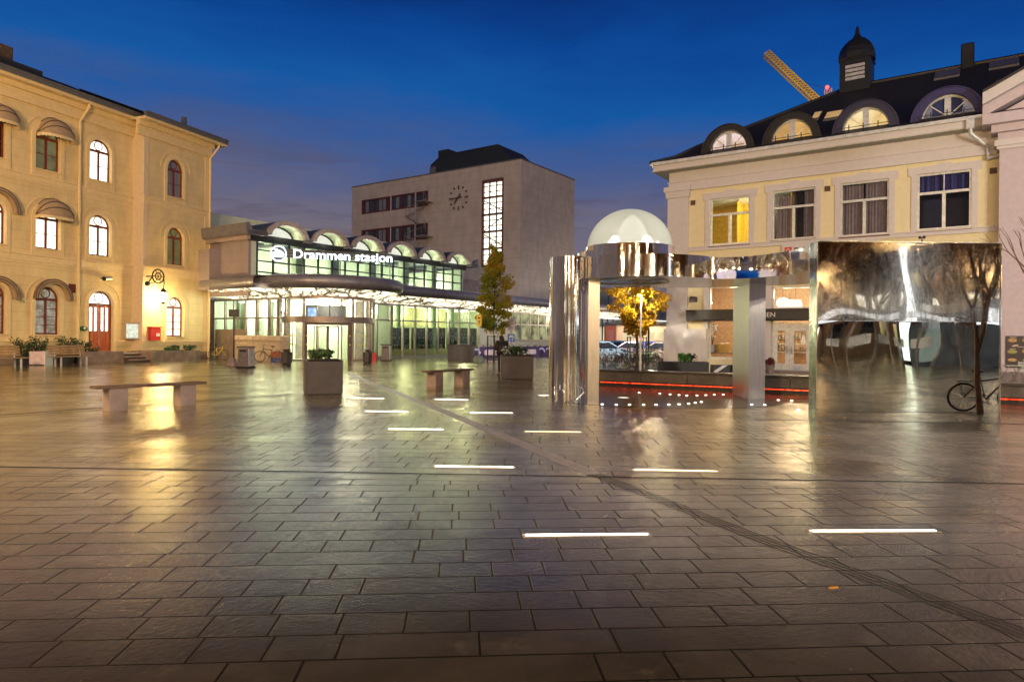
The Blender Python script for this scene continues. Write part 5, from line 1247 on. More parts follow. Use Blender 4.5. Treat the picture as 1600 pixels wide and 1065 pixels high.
MB().lathe([(.42,4.03),(.38,4.4),(.22,4.75),(.01,4.9)], (DC[0]+.06,DC[1],0), 20).build('inner_lamp', E('dome_inner_lamp', (1.,1.,.86), 1.3), SC, smooth=True)
for q_ in (.6,2.2,3.9,5.3): light('dome_light', (DC[0]+.62*cos(q_), DC[1]+.62*sin(q_), 4.2), 4.6, (1.,.98,.84), .12, SC)
# slab pillar, rotated
c0 = Vector((6.47,18.65)); c1 = Vector((X(1195.5,18.9),18.9)); c2 = Vector((X(1145,20.6),20.6))
MB().plan([tuple(c0), tuple(c1), tuple(c1+(c2-c0)), tuple(c2)], 0, ZB+.002).build('slab_pillar', M('satin_steel', (.80,.75,.66), .36, 1., var=.06, streak=True, scale=14), SC)
# mirror wall: two slightly buckled sheets
wx0, wx1, wy, wt = X(1275.3,14.74), X(1562.6,14.72), 14.73, .33
zm = 2.06
def sheet(z0, z1, s):
    b = MB(); nx, nz = 48, 26
    for j in range(nz+1):
        for i in range(nx+1):
            fx, fz = i/nx, j/nz; x = wx0+(wx1-wx0)*fx; z = z0+(z1-z0)*fz
            e = .5*math.exp(-fx/.07)+.45*math.exp(-(1-fx)/.06)
            y = wy-.002*s*sin(PI*fz)*(1+.5*sin(fx*5+1))+.005*e*sin(fz*PI*2+.6)+.001*sin(fx*17+fz*5)+.0012*sin(fx*7.3+2)*(1 if s > 0 else .4)
            b.v.append((x,y,z))
    b.f = [(j*(nx+1)+i, j*(nx+1)+i+1, (j+1)*(nx+1)+i+1, (j+1)*(nx+1)+i) for j in range(nz) for i in range(nx)]
    return b
sheet(zm+.004, 3.76, 1).build('wall_sheet', mt['mirror_wet'], SC, smooth=True); sheet(.0, zm-.004, -.7).build('wall_sheet', mirror('lower_steel', .008, .0, (.58,.55,.51)), SC, smooth=True)
MB().box(wx0+.002, wx1-.002, wy+.035, wy+wt, 0, 3.755).build('wall_core', mt['mirror'], SC)
MB().box(wx0-.012, wx0+.004, wy-.02, wy+wt+.01, 0, 3.765).box(wx1-.004, wx1+.012, wy-.02, wy+wt+.01, 0, 3.765).box(wx0, wx1, wy-.02, wy+wt, 3.757, 3.775).build('edge_trim', mirror('edge_steel', .10, .05), SC)
p = at(1440.5, 378, 14.9)
t = thing('wind_sensor', 'tiny black cup sensor standing on top of the mirror wall', 'sensor', (p.x, 14.9, 3.775))
MB().tube([(0,0,0),(0,0,.05)], .03, 8).tube([(0,0,.05),(0,0,.12)], .012, 6).build('stem', mt['black'], t); MB().ball((-.045,0,.12),.035,8,6).ball((.05,0,.13),.035,8,6).tube([(-.04,0,.12),(.05,0,.13)], .01, 5).build('cup', mt['black'], t)
# pale stone floor disc and small lights around the pavilion
fd = M('smooth_wet_stone', (.10,.095,.085), .16, var=.2, scale=3, bump=.08, bscale=30)
MB().lathe([(.01,.004),(2.55,.004)], (4.1,18.6,0), 48, sx=1.25).build('floor_plate', fd, SC)
GLBL = 'small white light set flush in the paving around the steel pavilion'
for k_, (x, y) in enumerate(((998.6,613.4),(1031,614.6),(1047,616),(1061,617),(1073,617.8),(1089,617.6),(1103,617.2),(1116,616.6),(1130,616.4),(941,631.5),(963,632.4),(983.6,632.4),(1005.6,632.4),(1025,632.4),(1045,632),(1061,631.5),(1076,630.5),(1086.5,629.2),(1095.8,627.8),(1174.4,632),(1195,632.6),(1216,625),(1237,625.5),(1247,640))):
    p = ground(x, y); o = MB().lathe([(.001,.012),(.028,.012),(.036,.004)], n=12).build('ground_light', mt['led_dot'], None, loc=p)
    tag(o, GLBL, 'ground light', 'flush dots of light round the pavilion')
for (x, y, r_, l) in ((851,618,.22,'round white floor uplight at the outer foot of the steel column'),(974,621.5,.17,'round white floor uplight under the dome')):
    p = ground(x, y); t = thing('floor_uplight', l, 'ground light', p)
    MB().lathe([(r_,.004),(r_*.95,.016),(r_*.85,.016)], n=24).build('rim', mt['alu'], t); MB().lathe([(.001,.012),(r_*.86,.012)], n=24).build('lens', E('uplight_lens', (1.,.93,.76), 1.6), t)
# long light strips in the paving
strips = [((546,622),(599.5,622.5),'strip nearest the station planter, short and far'),((571,642.5),(636,643),'second of the left column of strips, beside the guide path'),((607.5,670.5),(692,671),'third of the left column, left of the guide path bend'),((681,728.5),(801.7,730.2),'longest strip of the left column, touching the drain slot'),((679.5,623.7),(730.5,625),'short far strip just in front of the low bench'),((734.5,645),(800.7,645.3),'strip right of the guide path, below the big planter'),((821,674),(907,675),'yellowish strip at the foot of the steel column'),((992,733.8),(1120,736.5),'yellowish strip just behind the drain slot'),((822,836.5),(1011,835),'big white strip in front of the drain slot, left of the guide path'),((1272,830),(1461,829.5),'big white strip near the camera, right of the guide path')]
for k_, (a, b_, l) in enumerate(strips):
    A, B = ground(*a), ground(*b_); d = (B-A); L_ = d.length; ang = math.atan2(d.y, d.x)
    t = thing('light_strip', l, 'light strip', A, ang, 'light strips set in the paving')
    w_ = .027
    warmk = k_ in (6, 7)
    MB().box(-.03, L_+.03, -w_-.015, -w_, 0, .008).box(-.03, L_+.03, w_, w_+.015, 0, .008).build('channel', mt['alu'], t)
    MB().prism([(-w_,0),(w_,0),(w_*.8,.006),(w_*.3,.009),(-w_*.3,.009),(-w_*.8,.006)], 0, L_).build('diffuser', mt['led_warm'] if warmk else mt['led'], t).rotation_euler = (0,0,-PI/2)
# ------------------------------------------------------------------ foliage helper
def leaves(b, c, rad, n, size, rs, up=.3, shell=.0, asp=.55):
    for _ in range(n):
        while True:
            d = Vector((rs.uniform(-1,1), rs.uniform(-1,1), rs.uniform(-1,1)))
            if shell < d.length < 1: break
        p = Vector(c)+Vector((d.x*rad[0], d.y*rad[1], d.z*rad[2])); s = size*rs.uniform(.6,1.35)
        a = Vector((rs.gauss(0,1), rs.gauss(0,1), rs.gauss(0,.6)+up)).normalized(); t = a.orthogonal().normalized(); t = (Matrix.Rotation(rs.uniform(0,6.28),3,a) @ t); q = a.cross(t)
        b.add([tuple(p-t*s), tuple(p+q*s*asp+a*s*.15), tuple(p+t*s), tuple(p-q*s*asp+a*s*.15)], [(0,1,2,3)])
    return b
def bush(name, label, loc, rad, n, size, mat, seed, group=None, stems=5):
    rs = random.Random(seed); t = thing(name, label, 'plant', loc, 0, group)
    b = MB(); s = MB()
    for i in range(stems):
        a = 6.28*i/stems+rs.random(); e = (rad[0]*.6*cos(a), rad[1]*.6*sin(a), rad[2]*rs.uniform(.9,1.7))
        s.tube([(0,0,0),(e[0]*.4,e[1]*.4,e[2]*.6),e], [.02,.014,.006], 5); leaves(b, e, (rad[0]*.5,rad[1]*.5,rad[2]*.5), n//stems//2, size, rs)
    leaves(b, (0,0,rad[2]*.9), rad, n//2, size, rs)
    s.build('stem', mt['bark'], t); b.build('foliage', mat, t); return t
# ------------------------------------------------------------------ stone benches
E1 = math.atan2(1., .69)
def stone_bench(label, pa, pb, L_, w_=.40, leg=.36, ht=.53):
    A, B = ground(*pa), ground(*pb); c = (A+B)/2; ang = math.atan2(B.y-A.y, B.x-A.x); s = (B-A).length/2
    t = thing('bench', label, 'bench', c, ang, 'stone benches on the plaza')
    for q in (-s, s): MB().cbox(q-leg/2, q+leg/2, -leg/2, leg/2, 0, ht-.06, .015).build('leg', mt['concrete'], t)
    b = MB()
    for j in range(3): b.cbox(-L_/2, L_/2, -w_/2+j*w_/3+.005, -w_/2+(j+1)*w_/3-.005, ht-.06, ht, .008)
    b.build('seat', mt['wood'], t); return t
stone_bench('large backless bench of wooden planks on two stone blocks, near the left', (180,640.5), (288.5,632.5), 2.35)
stone_bench('small backless bench of wooden planks beyond the guide path', (679.5,603.5), (722,600), 2.35, leg=.40)
p = ground(680,603.5); q = ground(722,600); m_ = p.lerp(q, .9)
t = thing('paper_cup', 'crumpled paper cup left on the small bench', 'cup', (m_.x, m_.y, .53)); MB().lathe([(.03,0),(.04,.09),(.001,.09)], n=10).build('cup', mt['white'], t)
# ------------------------------------------------------------------ big square planters
def planter(label, pf, ang, w_, dp, ht, name='planter', group=None, mat=None):
    A = ground(*pf); t = thing(name, label, 'planter', A, ang, group)
    b = MB().cbox(0, w_, 0, dp, 0.03, ht-.02, .015).ring([(0,ht-.02),(w_,ht-.02),(w_,ht),(0,ht)], [(.06,ht-.019),(w_-.06,ht-.019),(w_-.06,ht-.001),(.06,ht-.001)], 0, dp)
    b.build('box', mat or mt['corten'], t)
    MB().box(.04, w_-.04, .04, dp-.04, 0, .03).build('foot', mt['black'], t)
    MB().box(.07, w_-.07, .07, dp-.07, ht-.1, ht+.015).build('soil', mt['soil'], t)
    return t
GP = 'square metal planters'
P1 = planter('big dark metal planter with low green leaves, in front of the entrance', (478,617.3), R(21), .98, 1.0, .95, group=GP)
P2 = planter('big dark metal planter with white flowers beside the standing person', (782.5,592.5), R(3), 1.27, .72, .94, group=GP)
A = P1.location; c_, s_ = cos(R(21)), sin(R(21))
def inP(P, x, y, z): a = P.rotation_euler.z; return (P.location.x+x*cos(a)-y*sin(a), P.location.y+x*sin(a)+y*cos(a), z)
bush('leafy_plant', 'low dark green plant in the planter in front of the entrance', inP(P1,.42,.5,.94), (.36,.34,.16), 420, .055, mt['leaf_green'], 3)
bush('leafy_plant', 'green leafy plant in the planter beside the person', inP(P2,.62,.36,.93), (.46,.26,.19), 520, .05, mt['leaf_green'], 4)
t = bush('flowering_plant', 'white flowers at the left end of the planter beside the person', inP(P2,.2,.3,.93), (.16,.18,.17), 160, .04, mt['leaf_green'], 5)
leaves(MB(), (0,0,.2), (.17,.16,.17), 130, .035, random.Random(9)).build('blossom', mt['white'], t)
GS = 'small round-cornered planters at the entrance'
for (x0, x1, y0, yb, l, sd) in ((440,455.5,550,569,'small dark planter left of the revolving entrance',6),(567.5,581,550,567,'small dark planter right of the revolving entrance',7)):
    g_ = ground((x0+x1)/2, yb); k_ = g_.y/FX; w_ = (x1-x0)*k_; ht = (yb-y0)*k_
    t = thing('small_planter', l, 'planter', g_, 0, GS)
    MB().lathe([(w_*.42,0),(w_*.5,.08),(w_*.52,ht),(w_*.46,ht),(w_*.44,ht-.08),(.001,ht-.08)], n=8, a0=PI/8, a1=PI/8+2*PI).build('pot', mt['corten'], t)
    bush('heather', 'brownish heather in the '+l.replace('small dark planter','pot'), (g_.x, g_.y, ht-.08), (w_*.42,w_*.42,.14), 220, .035, M('heather_%d' % sd, (.07,.04,.02), .7, var=.4), sd)
# bins
def bin_(label, x, yb, w_px, h_px, ang):
    g_ = ground(x, yb); k_ = g_.y/FX; w_ = w_px*k_*.92; h_ = h_px*k_
    t = thing('litter_bin', label, 'litter bin', g_, ang, 'grey litter bins')
    MB().box(-w_*.62,w_*.62,-w_*.5,w_*.5,0,.07).build('base', mt['black'], t)
    b = MB(); a0, a1 = w_*.53, w_*.47; d0 = w_*.4
    b.add([(-a0,-d0,.07),(a0,-d0,.07),(a0,d0,.07),(-a0,d0,.07),(-a1,-d0,h_-.10),(a1,-d0,h_-.10),(a1,d0,h_-.10),(-a1,d0,h_-.10)], [(0,1,5,4),(1,2,6,5),(2,3,7,6),(3,0,4,7),(4,5,6,7)])
    b.build('body', M('grey_bin_%d' % int(x), (.17,.15,.16), .35, .3), t)
    MB().box(-w_*.3,w_*.3,-d0-.012,-d0,h_-.26,h_-.17).build('slot', mt['black'], t)
    MB().cbox(-w_*.6,w_*.6,-w_*.48,w_*.48,h_-.07,h_,.02).build('lid', mt['charcoal'], t)
    MB().box(a1+.0,a1+.02+.03,-d0*.9,d0*.9,.1,h_-.12).build('side_panel', mt['white_m'], t)
bin_('grey litter bin with a dark lid near the black pole sign', 384, 574.5, 20, 33.5, R(-14)); bin_('grey litter bin in front of the book shop glass', 603.5, 563.5, 13.5, 26, R(-8))
# pole sign
g_ = ground(365, 572.3); k_ = g_.y/FX
t = thing('pole_sign', 'dark rectangular sign on a thin black pole with a concrete foot', 'sign', g_)
MB().lathe([(.30,0),(.32,.05),(.16,.42),(.05,.45)], n=8, c=(-.1,0,0)).build('foot', mt['concrete'], t); MB().tube([(0,0,.3),(0,0,2.7)], .035, 8).build('pole', mt['black'], t); MB().cbox(-.27,.27,-.05,.03,2.55,2.93,.01).build('board', M('sign_back_dark', (.03,.03,.035), .5), t)
# dark concrete block, signs by the tree
g0, g1_ = ground(699, 562), ground(740, 561.5); k_ = g0.y/FX
t = thing('concrete_block', 'dark stained concrete block in front of the glass shop front', 'block', g0, 0)
MB().cbox(0,(740-699)*k_,0,1.3,0,1.02,.02).build('block', M('stained_concrete', (.085,.078,.075), .6, var=.45, scale=1.6, streak=True), t)
MB().cbox(-.03,(740-699)*k_+.03,-.03,1.33,1.02,1.09,.02).build('cap', mt['charcoal'], t)
g_ = ground(748, 566.5); 
t = thing('yellow_sign', 'upright yellow arrow sign on a pole in a painted concrete foot', 'sign', g_)
MB().lathe([(.34,0),(.36,.2),(.24,.42),(.05,.46)], n=8).build('foot', M('painted_concrete', (.30,.27,.18), .6, var=.35, scale=3, col2=(.22,.34,.28)), t); MB().tube([(0,0,.4),(0,0,3.1)], .04, 8).build('pole', mt['alu'], t)
MB().box(-.16,.16,-.06,-.03,2.35,3.1).build('board', M('sign_yellow', (.75,.46,.02), .4), t); MB().prism([(-.02,2.45),(.02,2.45),(.02,2.62),(.07,2.62),(0,2.72),(-.07,2.62),(-.02,2.62)], -.066, -.06).prism([(-.08,2.82),(.08,2.82),(.08,2.90),(-.08,2.90)], -.066, -.06).build('arrow', mt['black'], t)
g_ = at(798.5, 560, 46.)
t = thing('parking_sign', 'pale information sign above a blue square sign on one pole', 'sign', (g_.x, 46., 0)); k_ = 46/FX
MB().tube([(0,0,0),(0,0,3.)], .04, 8).build('pole', mt['alu'], t); zz = lambda y: H+(527.5-y)*k_
MB().box(-.24,.24,-.06,-.03,zz(516),zz(498)).build('board', M('pale_sign', (.50,.46,.50), .5), t); MB().box(-.24,.24,-.06,-.03,zz(533.5),zz(521.5)).build('blue_board', M('sign_blue', (.03,.16,.62), .4), t)
b = MB()
for i, w_ in enumerate((.16,.12,.18,.10,.15,.13)): b.box(-.18,-.18+w_*1.9,-.066,-.06,zz(500.5+i*2.4)-.03,zz(500.5+i*2.4))
b.build('print', mt['charcoal'], t)
MB().prism([(-.16,zz(526)),(-.08,zz(523.5)),(.08,zz(523.5)),(.16,zz(526)),(.16,zz(528.5)),(.08,zz(527)),(-.08,zz(527)),(-.16,zz(528.5))], -.066, -.06).ball((-.1,-.06,zz(531)),.05,8,5).ball((.08,-.06,zz(530.5)),.05,8,5).build('pictogram', mt['white'], t)
# mural wall with parked bikes behind
um0, um1 = FS.u(735,-4.6,550), FS.u(864,-4.6,550); zt = FS.z(800,541.5,-4.6)
t = thing('mural_wall', 'low wall painted purple with pale rounded shapes, below the far glass band', 'wall', FS.w(0,0), FS.ang)
MB().box(um0, um1+6, -4.6, -4.45, 0, zt).build('wall', M('mural_purple', (.055,.035,.085), .5, var=.6, scale=1.2, col2=(.10,.05,.12)), t)
b = MB(); b2 = MB()
L_ = um1-um0
for q in (.22,.60,.69): 
    for s in (-1,1): b.prism([(um0+L_*q+s*.42+.50*cos(a), zt*.50+.30*sin(a)*(1+.3*cos(a*2))) for a in [2*PI*i/14 for i in range(14)]], -4.62, -4.60)
for q in (.06,.40,.84,.93,1.04): b2.ring(arc(um0+L_*q, zt*.2, .62, 10, R(20), R(130)), arc(um0+L_*q, zt*.2, .46, 10, R(20), R(130)), -4.615, -4.60, closed=False)
b.build('pale_shape', M('mural_pale', (.62,.48,.44), .6), t); b2.build('white_curve', M('mural_white', (.50,.48,.62), .6), t)
MB().box(um0, um1+6, -4.66, -4.40, zt, zt+.05).build('cap', mt['concrete'], t)
# ------------------------------------------------------------------ left forecourt
def park_bench(label, x0, x1, v, yb):
    u0, u1 = FL.u(x0, v, yb), FL.u(x1, v, yb); L_ = u1-u0
    t = thing('park_bench', label, 'bench', FL.w(u0, v), FL.ang, 'slatted benches by the cream building')
    b = MB(); 
    for j in range(4): b.cbox(0, L_, -.05+j*.12, .06+j*.12, .44, .48, .006)
    b.build('seat', mt['slatwood'], t); b = MB()
    for j in range(4): b.cbox(.1, L_-.1, .46+j*.03, .50+j*.03, .54+j*.125, .64+j*.125, .006)
    b.build('backrest', mt['slatwood'], t)
    for q in (.18, .82):
        MB().box(L_*q-.04, L_*q+.04, -.02, .02, 0, .44).build('leg', mt['white_m'], t)
        MB().box(L_*q-.04, L_*q+.04, .40, .44, 0, .44).box(L_*q-.04,L_*q+.04,.42,.60,.40,.44).tube([(L_*q,.44,.42),(L_*q,.62,1.05)], .03, 6).build('leg', mt['white_m'], t)
park_bench('slatted wooden bench with backrest near the wooden door', 84, 146, -3.0, 567); park_bench('slatted wooden bench with backrest cut by the left edge of the photo', -30, 46, -3.3, 571)
g_ = ground(63.5, 570.5); k_ = g_.y/FX
t = thing('white_box', 'white square box planter between the two slatted benches', 'planter', g_, FL.ang-R(62)); MB().cbox(-.36,.36,-.34,.34,.05,.70,.01).build('box', mt['pink'], t); MB().box(-.32,.32,-.3,.3,0,.05).build('foot', mt['black'], t); MB().box(.36,.40,-.36,.36,.0,.72).build('edge', mt['white'], t)
def shrub(label, x, y, Y, rx, rz, n, seed):
    u_, z_ = FL.uz(x, y, -.15 if x < 90 else -.3); p = FL.w(u_, -.15 if x < 90 else -.3, z_); rs = random.Random(seed); t = thing('shrub', label, 'shrub', (p.x, p.y, 0), 0, 'dark green shrubs by the cream building'); s = MB(); b = MB(); zt_ = p.z
    for i in range(9):
        a = i*2.4; e = Vector((rx*.75*cos(a), rx*.5*sin(a), zt_*rs.uniform(.7,1.))); s.tube([(0,0,0),(e.x*.3,e.y*.3,e.z*.5),tuple(e)], [.03,.02,.006], 5)
        for q in (.45,.62,.8,.95): leaves(b, (e.x*q, e.y*q, e.z*q), (.20,.20,.16), n//36, .075, rs, up=.9, asp=.35)
    s.build('stem', mt['bark'], t); b.build('foliage', mt['leaf_green'], t)
    MB().lathe([(.34,0),(.42,.5),(.38,.5),(.36,.42),(.001,.42)], n=14).build('pot', mt['charcoal'], t)
shrub('wide dark green shrub behind the left slatted bench', 36, 524, 37.2, .62, .6, 520, 1); shrub('dark green shrub with a gap beside it, behind the white box', 60, 527, 37.6, .5, .6, 420, 2)
shrub('bushy dark shrub behind the right slatted bench', 104, 526, 38.2, .62, .5, 520, 3); shrub('dark shrub rising behind the end of the right slatted bench', 127, 527, 38.6, .6, .5, 480, 4)
shrub('small dark shrub in front of the wooden door', 146, 536, 37.6, .35, .4, 200, 5)
for (x, y, r_, l, sd) in ((266,553,.2,'tiny green plant at the left end of the granite flower bed',11),(275,552,.38,'low leafy plant in the middle of the granite flower bed',12),(300,552,.42,'low leafy plant at the right part of the granite flower bed',13)):
    u = FL.u(x, -1.2, y); bush('bed_plant', l, FL.w(u, -1.0, .62), (r_,r_,r_*.42), 240, .06, mt['leaf_green'], sd, 'plants in the granite flower bed')
# ------------------------------------------------------------------ low wall with red light
P0, P1_ = ground(933, 602.3), ground(1262, 617.2); dR_ = (P1_-P0); aW = math.atan2(dR_.y, dR_.x); Lw = dR_.length+9
t = thing('seat_wall', 'low dark stone wall with a red light line along its foot', 'wall', P0, aW)
b = MB(); x = 0
while x < Lw: b.cbox(x+.004, min(x+1.55,Lw)-.004, 0, .62, .19, .50, .012); x += 1.55
b.build('stone_course', M('dark_wall_stone', (.07,.06,.055), .45, var=.3, scale=2), t)
MB().cbox(-.04, Lw, -.05, .68, .50, .56, .012).build('coping', M('wet_coping', (.05,.045,.04), .25), t)
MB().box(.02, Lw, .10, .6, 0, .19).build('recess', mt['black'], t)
MB().box(.1, Lw-.1, .02, .05, .115, .15).build('red_light_line', mt['led_red'], t)
# cafe boundary boxes behind the wall
for (x0, x1, Y, l) in ((1028,1063,30.5,'long black cafe box beside the white corner base'),(1064,1108,29.2,'black cafe box with a bright green plant on it')):
    a, b_ = at(x0, 570, Y), at(x1, 570, Y); z_ = H+ray(1060,565)[1]*Y
    t = thing('cafe_box', l, 'planter', (a.x, Y, 0), 0, 'black planter boxes of the cafe'); MB().cbox(0, b_.x-a.x, 0, .5, 0, z_, .015).build('box', mt['charcoal'], t); MB().box(.05, b_.x-a.x-.05, .05, .45, z_-.05, z_+.005).build('soil', mt['soil'], t)
p = at(1070, 566, 29.4); bush('bright_plant', 'bright green plant in the black cafe box', (p.x, 29.45, .62), (.30,.22,.22), 380, .055, mt['leaf_bright'], 21)
p = at(1081, 566, 29.4); bush('dark_plant', 'small dark green plant right of the bright one', (p.x, 29.5, .62), (.18,.18,.2), 160, .045, mt['leaf_green'], 22)
a = at(1112, 570, 27.5); b_ = at(1146, 570, 27.5)
t = thing('cafe_screen', 'low black cafe screen with a white diagonal stripe', 'screen', (a.x, 27.5, 0)); w_ = b_.x-a.x
MB().box(0, w_, 0, .04, .1, .62).box(0,.04,-.2,.2,0,.62).box(w_-.04,w_,-.2,.2,0,.62).build('panel', mt['charcoal'], t); MB().prism([(.0,.30),(w_*.5,.60),(w_*.75,.61),(w_*.2,.28)], -.008, .0).build('stripe', mt['white'], t)
p = at(1203, 580, 34.0); t = thing('flower_pot', 'grey pot with dark red leaves beside the bakery door', 'plant pot', (p.x, 34., 0)); MB().lathe([(.16,0),(.24,.4),(.20,.4),(.001,.36)], n=14).build('pot', mt['concrete'], t, smooth=True); leaves(MB(), (0,0,.55), (.26,.22,.2), 200, .06, random.Random(3)).build('foliage', M('dark_red_leaves', (.12,.015,.015), .5, var=.4), t)
def chair(label, x, Y, rz, mat, fold=True):
    p = at(x, 560, Y); t = thing('cafe_chair', label, 'chair', (p.x, Y, 0), rz, 'cafe chairs')
    b = MB()
    for j in range(5): b.box(-.21,.21,-.2+j*.083,-.2+j*.083+.07,.44,.46)
    b.build('seat', mat, t); b = MB()
    for j in range(4): b.box(-.21,.21,.20+j*.012,.22+j*.012,.55+j*.085,.61+j*.085)
    b.build('backrest', mat, t)
    for sx in (-.2,.2):
        MB().tube([(sx,-.24,0),(sx,.19,.46),(sx,.25,.9)], .014, 6).build('leg', mt['alu'], t); MB().tube([(sx,.25,0),(sx,-.18,.44)], .014, 6).build('leg', mt['alu'], t)
    return t
chair('folding wooden cafe chair behind the bright green plant', 1091, 31.5, R(30), mt['slatwood'])
ch = M('chair_slats', (.42,.44,.36), .5)
chair('pale slatted cafe chair under the menu poster', 1592, 27.4, R(180), ch)
p = at(1571, 560, 27.2); t = thing('cafe_table', 'small pale cafe table beside the slatted chair at the right edge', 'table', (p.x+.25, 27.2, 0)); MB().cbox(-.4,.32,-.3,.3,.70,.73,.01).build('top', ch, t)
for sx in (-.3,.22):
    for k_ in (-1,1): MB().tube([(sx,-.25*k_,0),(sx+.001*k_,.25*k_,.7)], .014, 6).build('leg', mt['alu'], t)
# fallen leaves
lf = MB(); rs = random.Random(5)
for (x, y) in ((1302,919.5),):
    p = ground(x, y); t = tag(MB().add([(-.035,-.012,.006),(.03,-.016,.008),(.042,.010,.014),(-.028,.016,.010)], [(0,1,2,3)]).build('fallen_leaf', M('yellow_leaf', (.42,.22,.03), .6), None, loc=p, rz=.2), 'single small yellow leaf on the wet paving near the camera', 'leaf')
GL_ = 'fallen autumn leaves round the mirror wall'
for i, (x, y) in enumerate(((1320,653),(1345,649),(1590,636),(1575,652),(1430,655),(1468,651),(1500,657),(1548,663))):
    p = ground(x, y); s = .05
    tag(MB().add([(-s,-s*.4,.005),(s*.2,-s*.7,.012),(s,.0,.008),(.0,s*.6,.016)], [(0,1,2,3)]).build('fallen_leaf', D.materials['yellow_leaf'], None, loc=p, rz=i*1.1), 'small yellow-brown leaf lying at the foot of the mirror wall', 'leaf', GL_)
# ------------------------------------------------------------------ trees on the plaza
def leafm(name, stops, sc=.55):
    m = D.materials.new(name); g = NT(m); P = g.obj(); f = g.m('ADD', g.m('MULTIPLY', g.noise(P, sc, 3.), .65), g.m('MULTIPLY', g.noise(P, sc*9, 2.), .4))
    cr = g.n('ShaderNodeValToRGB'); g.t.links.new(f, cr.inputs[0]); e = cr.color_ramp.elements
    e[0].position, e[0].color = stops[0][0], (*stops[0][1],1); e[1].position, e[1].color = stops[-1][0], (*stops[-1][1],1)
    for p, c in stops[1:-1]: q = e.new(p); q.color = (*c,1)
    d = g.n('ShaderNodeBsdfDiffuse'); t_ = g.n('ShaderNodeBsdfTranslucent'); g.t.links.new(cr.outputs[0], d.inputs[0]); g.t.links.new(cr.outputs[0], t_.inputs[0])
    mx = g.n('ShaderNodeMixShader'); mx.inputs[0].default_value = .4; g.t.links.new(d.outputs[0], mx.inputs[1]); g.t.links.new(t_.outputs[0], mx.inputs[2]); g.out(mx.outputs[0]); return m
def tree(label, x, yb, zprof, n, size, mat, seed, guard=True, group=None, trunk_r=.07):
    g_ = ground(x, yb); rs = random.Random(seed); t = thing('tree', label, 'tree', g_, 0, group)
    z0, z1 = zprof[0][0], zprof[-1][0]
    tr = MB().tube([(0,0,0),(.03,0,z0*.6),(-.02,.02,z0),(.02,-.02,(z0+z1)/2),(0,0,z1-.3)], [trunk_r,trunk_r*.85,trunk_r*.75,trunk_r*.5,.012], 8)
    b = MB(); k_ = 0; tot = 0
    def rad(z):
        for (a, ra), (c, rc) in zip(zprof[:-1], zprof[1:]):
            if a <= z <= c: return ra+(rc-ra)*(z-a)/(c-a)
        return .1
    limbs = 34
    for i in range(limbs):
        z = z0+(z1-z0)*(i+.4)/limbs*.97; r = rad(z)*rs.uniform(.55,1.05); a = i*2.399+rs.uniform(-.4,.4); e = Vector((r*cos(a), r*sin(a), z+rs.uniform(.0,.25)))
        s_ = Vector((0,0,max(z0*.75, z-.45*r-.15))); md = s_.lerp(e,.55)+Vector((0,0,.06)); tr.tube([tuple(s_),tuple(md),tuple(e)], [.028,.018,.006], 5)
        for q in (.45,.75,1.0):
            c = s_.lerp(e, q)+Vector((rs.gauss(0,.1),rs.gauss(0,.1),rs.gauss(0,.08))); leaves(b, c, (.20+.20*r,.20+.20*r,.24), int(n/limbs/3*(rs.uniform(.2,1.7))), size*rs.uniform(.75,1.1), rs, up=.5, asp=.6)
    tr.build('trunk', mt['bark'], t); b.build('crown', mat, t)
    if guard:
        gb = MB()
        for sx in (-.42,.42):
            for sy in (-.42,.42): gb.tube([(sx,sy,0),(sx,sy,1.75)], .03, 6)
        for z in (.15,.95,1.7): gb.tube([(-.42,-.42,z),(.42,-.42,z),(.42,.42,z),(-.42,.42,z),(-.42,-.42,z)], .02, 5)
        for k_ in range(7): gb.tube([(-.36+.12*k_,-.42,.15),(-.36+.12*k_,-.42,1.7)], .01, 4)
        gb.build('guard', mt['black'], t)
    return t
autumn = leafm('autumn_leaves', [(.30,(.08,.12,.02)),(.46,(.21,.25,.035)),(.56,(.40,.33,.04)),(.66,(.50,.26,.03)),(.80,(.30,.30,.05))])
T1 = tree('narrow autumn tree with green and orange leaves behind the person', 771.5, 565.3, [(2.05,.6),(2.5,1.4),(3.6,1.65),(4.3,1.25),(5.2,1.2),(5.9,.75),(6.8,.42),(7.5,.12)], 9500, .09, autumn, 5)
MB().box(-.44,.44,-.46,-.43,1.78,2.10).build('plate', mt['white'], T1)
yl = leafm('yellow_leaves', [(.25,(.10,.06,.008)),(.42,(.34,.19,.012)),(.55,(.55,.34,.02)),(.66,(.42,.20,.015)),(.80,(.12,.16,.02))])
T2 = tree('bright yellow maple under the pavilion roof, bicycles at its foot', 994.5, 577.5, [(2.05,.35),(2.5,.95),(3.2,1.5),(4.2,1.72),(5.0,1.5),(5.7,.9),(6.2,.2)], 10500, .09, yl, 8, trunk_r=.08)
# street lamp in front of the yellow tree
p = at(1000.5, 578.5, 34.8); p.z = 0; t = thing('street_lamp', 'slim street lamp with a bright white head in front of the yellow tree', 'street lamp', p)
zL_ = at(999, 452, p.y).z; MB().tube([(0,0,0),(0,0,1.),(0,0,zL_-.1)], [.07,.05,.04], 10).build('pole', mt['alu'], t); MB().lathe([(.05,zL_-.12),(.20,zL_-.04),(.22,zL_+.04),(.02,zL_+.1)], n=16).build('head', mt['alu'], t); MB().lathe([(.01,zL_-.10),(.17,zL_-.07)], n=16).build('lens', mt['lamp_white'], t)
light('lamp_light', (0,-.25,zL_-.15), 3000, (1.,.92,.72), .12, t, kind='SPOT', rot=(R(66),0,0), spot=R(125))
p = at(1013, 560, 45.); p.z = 0; t = thing('street_lamp', 'added tall lamp above the parked cars, unseen behind the yellow tree', 'street lamp', p)  # unseen lamp added to brighten the cars and bicycles
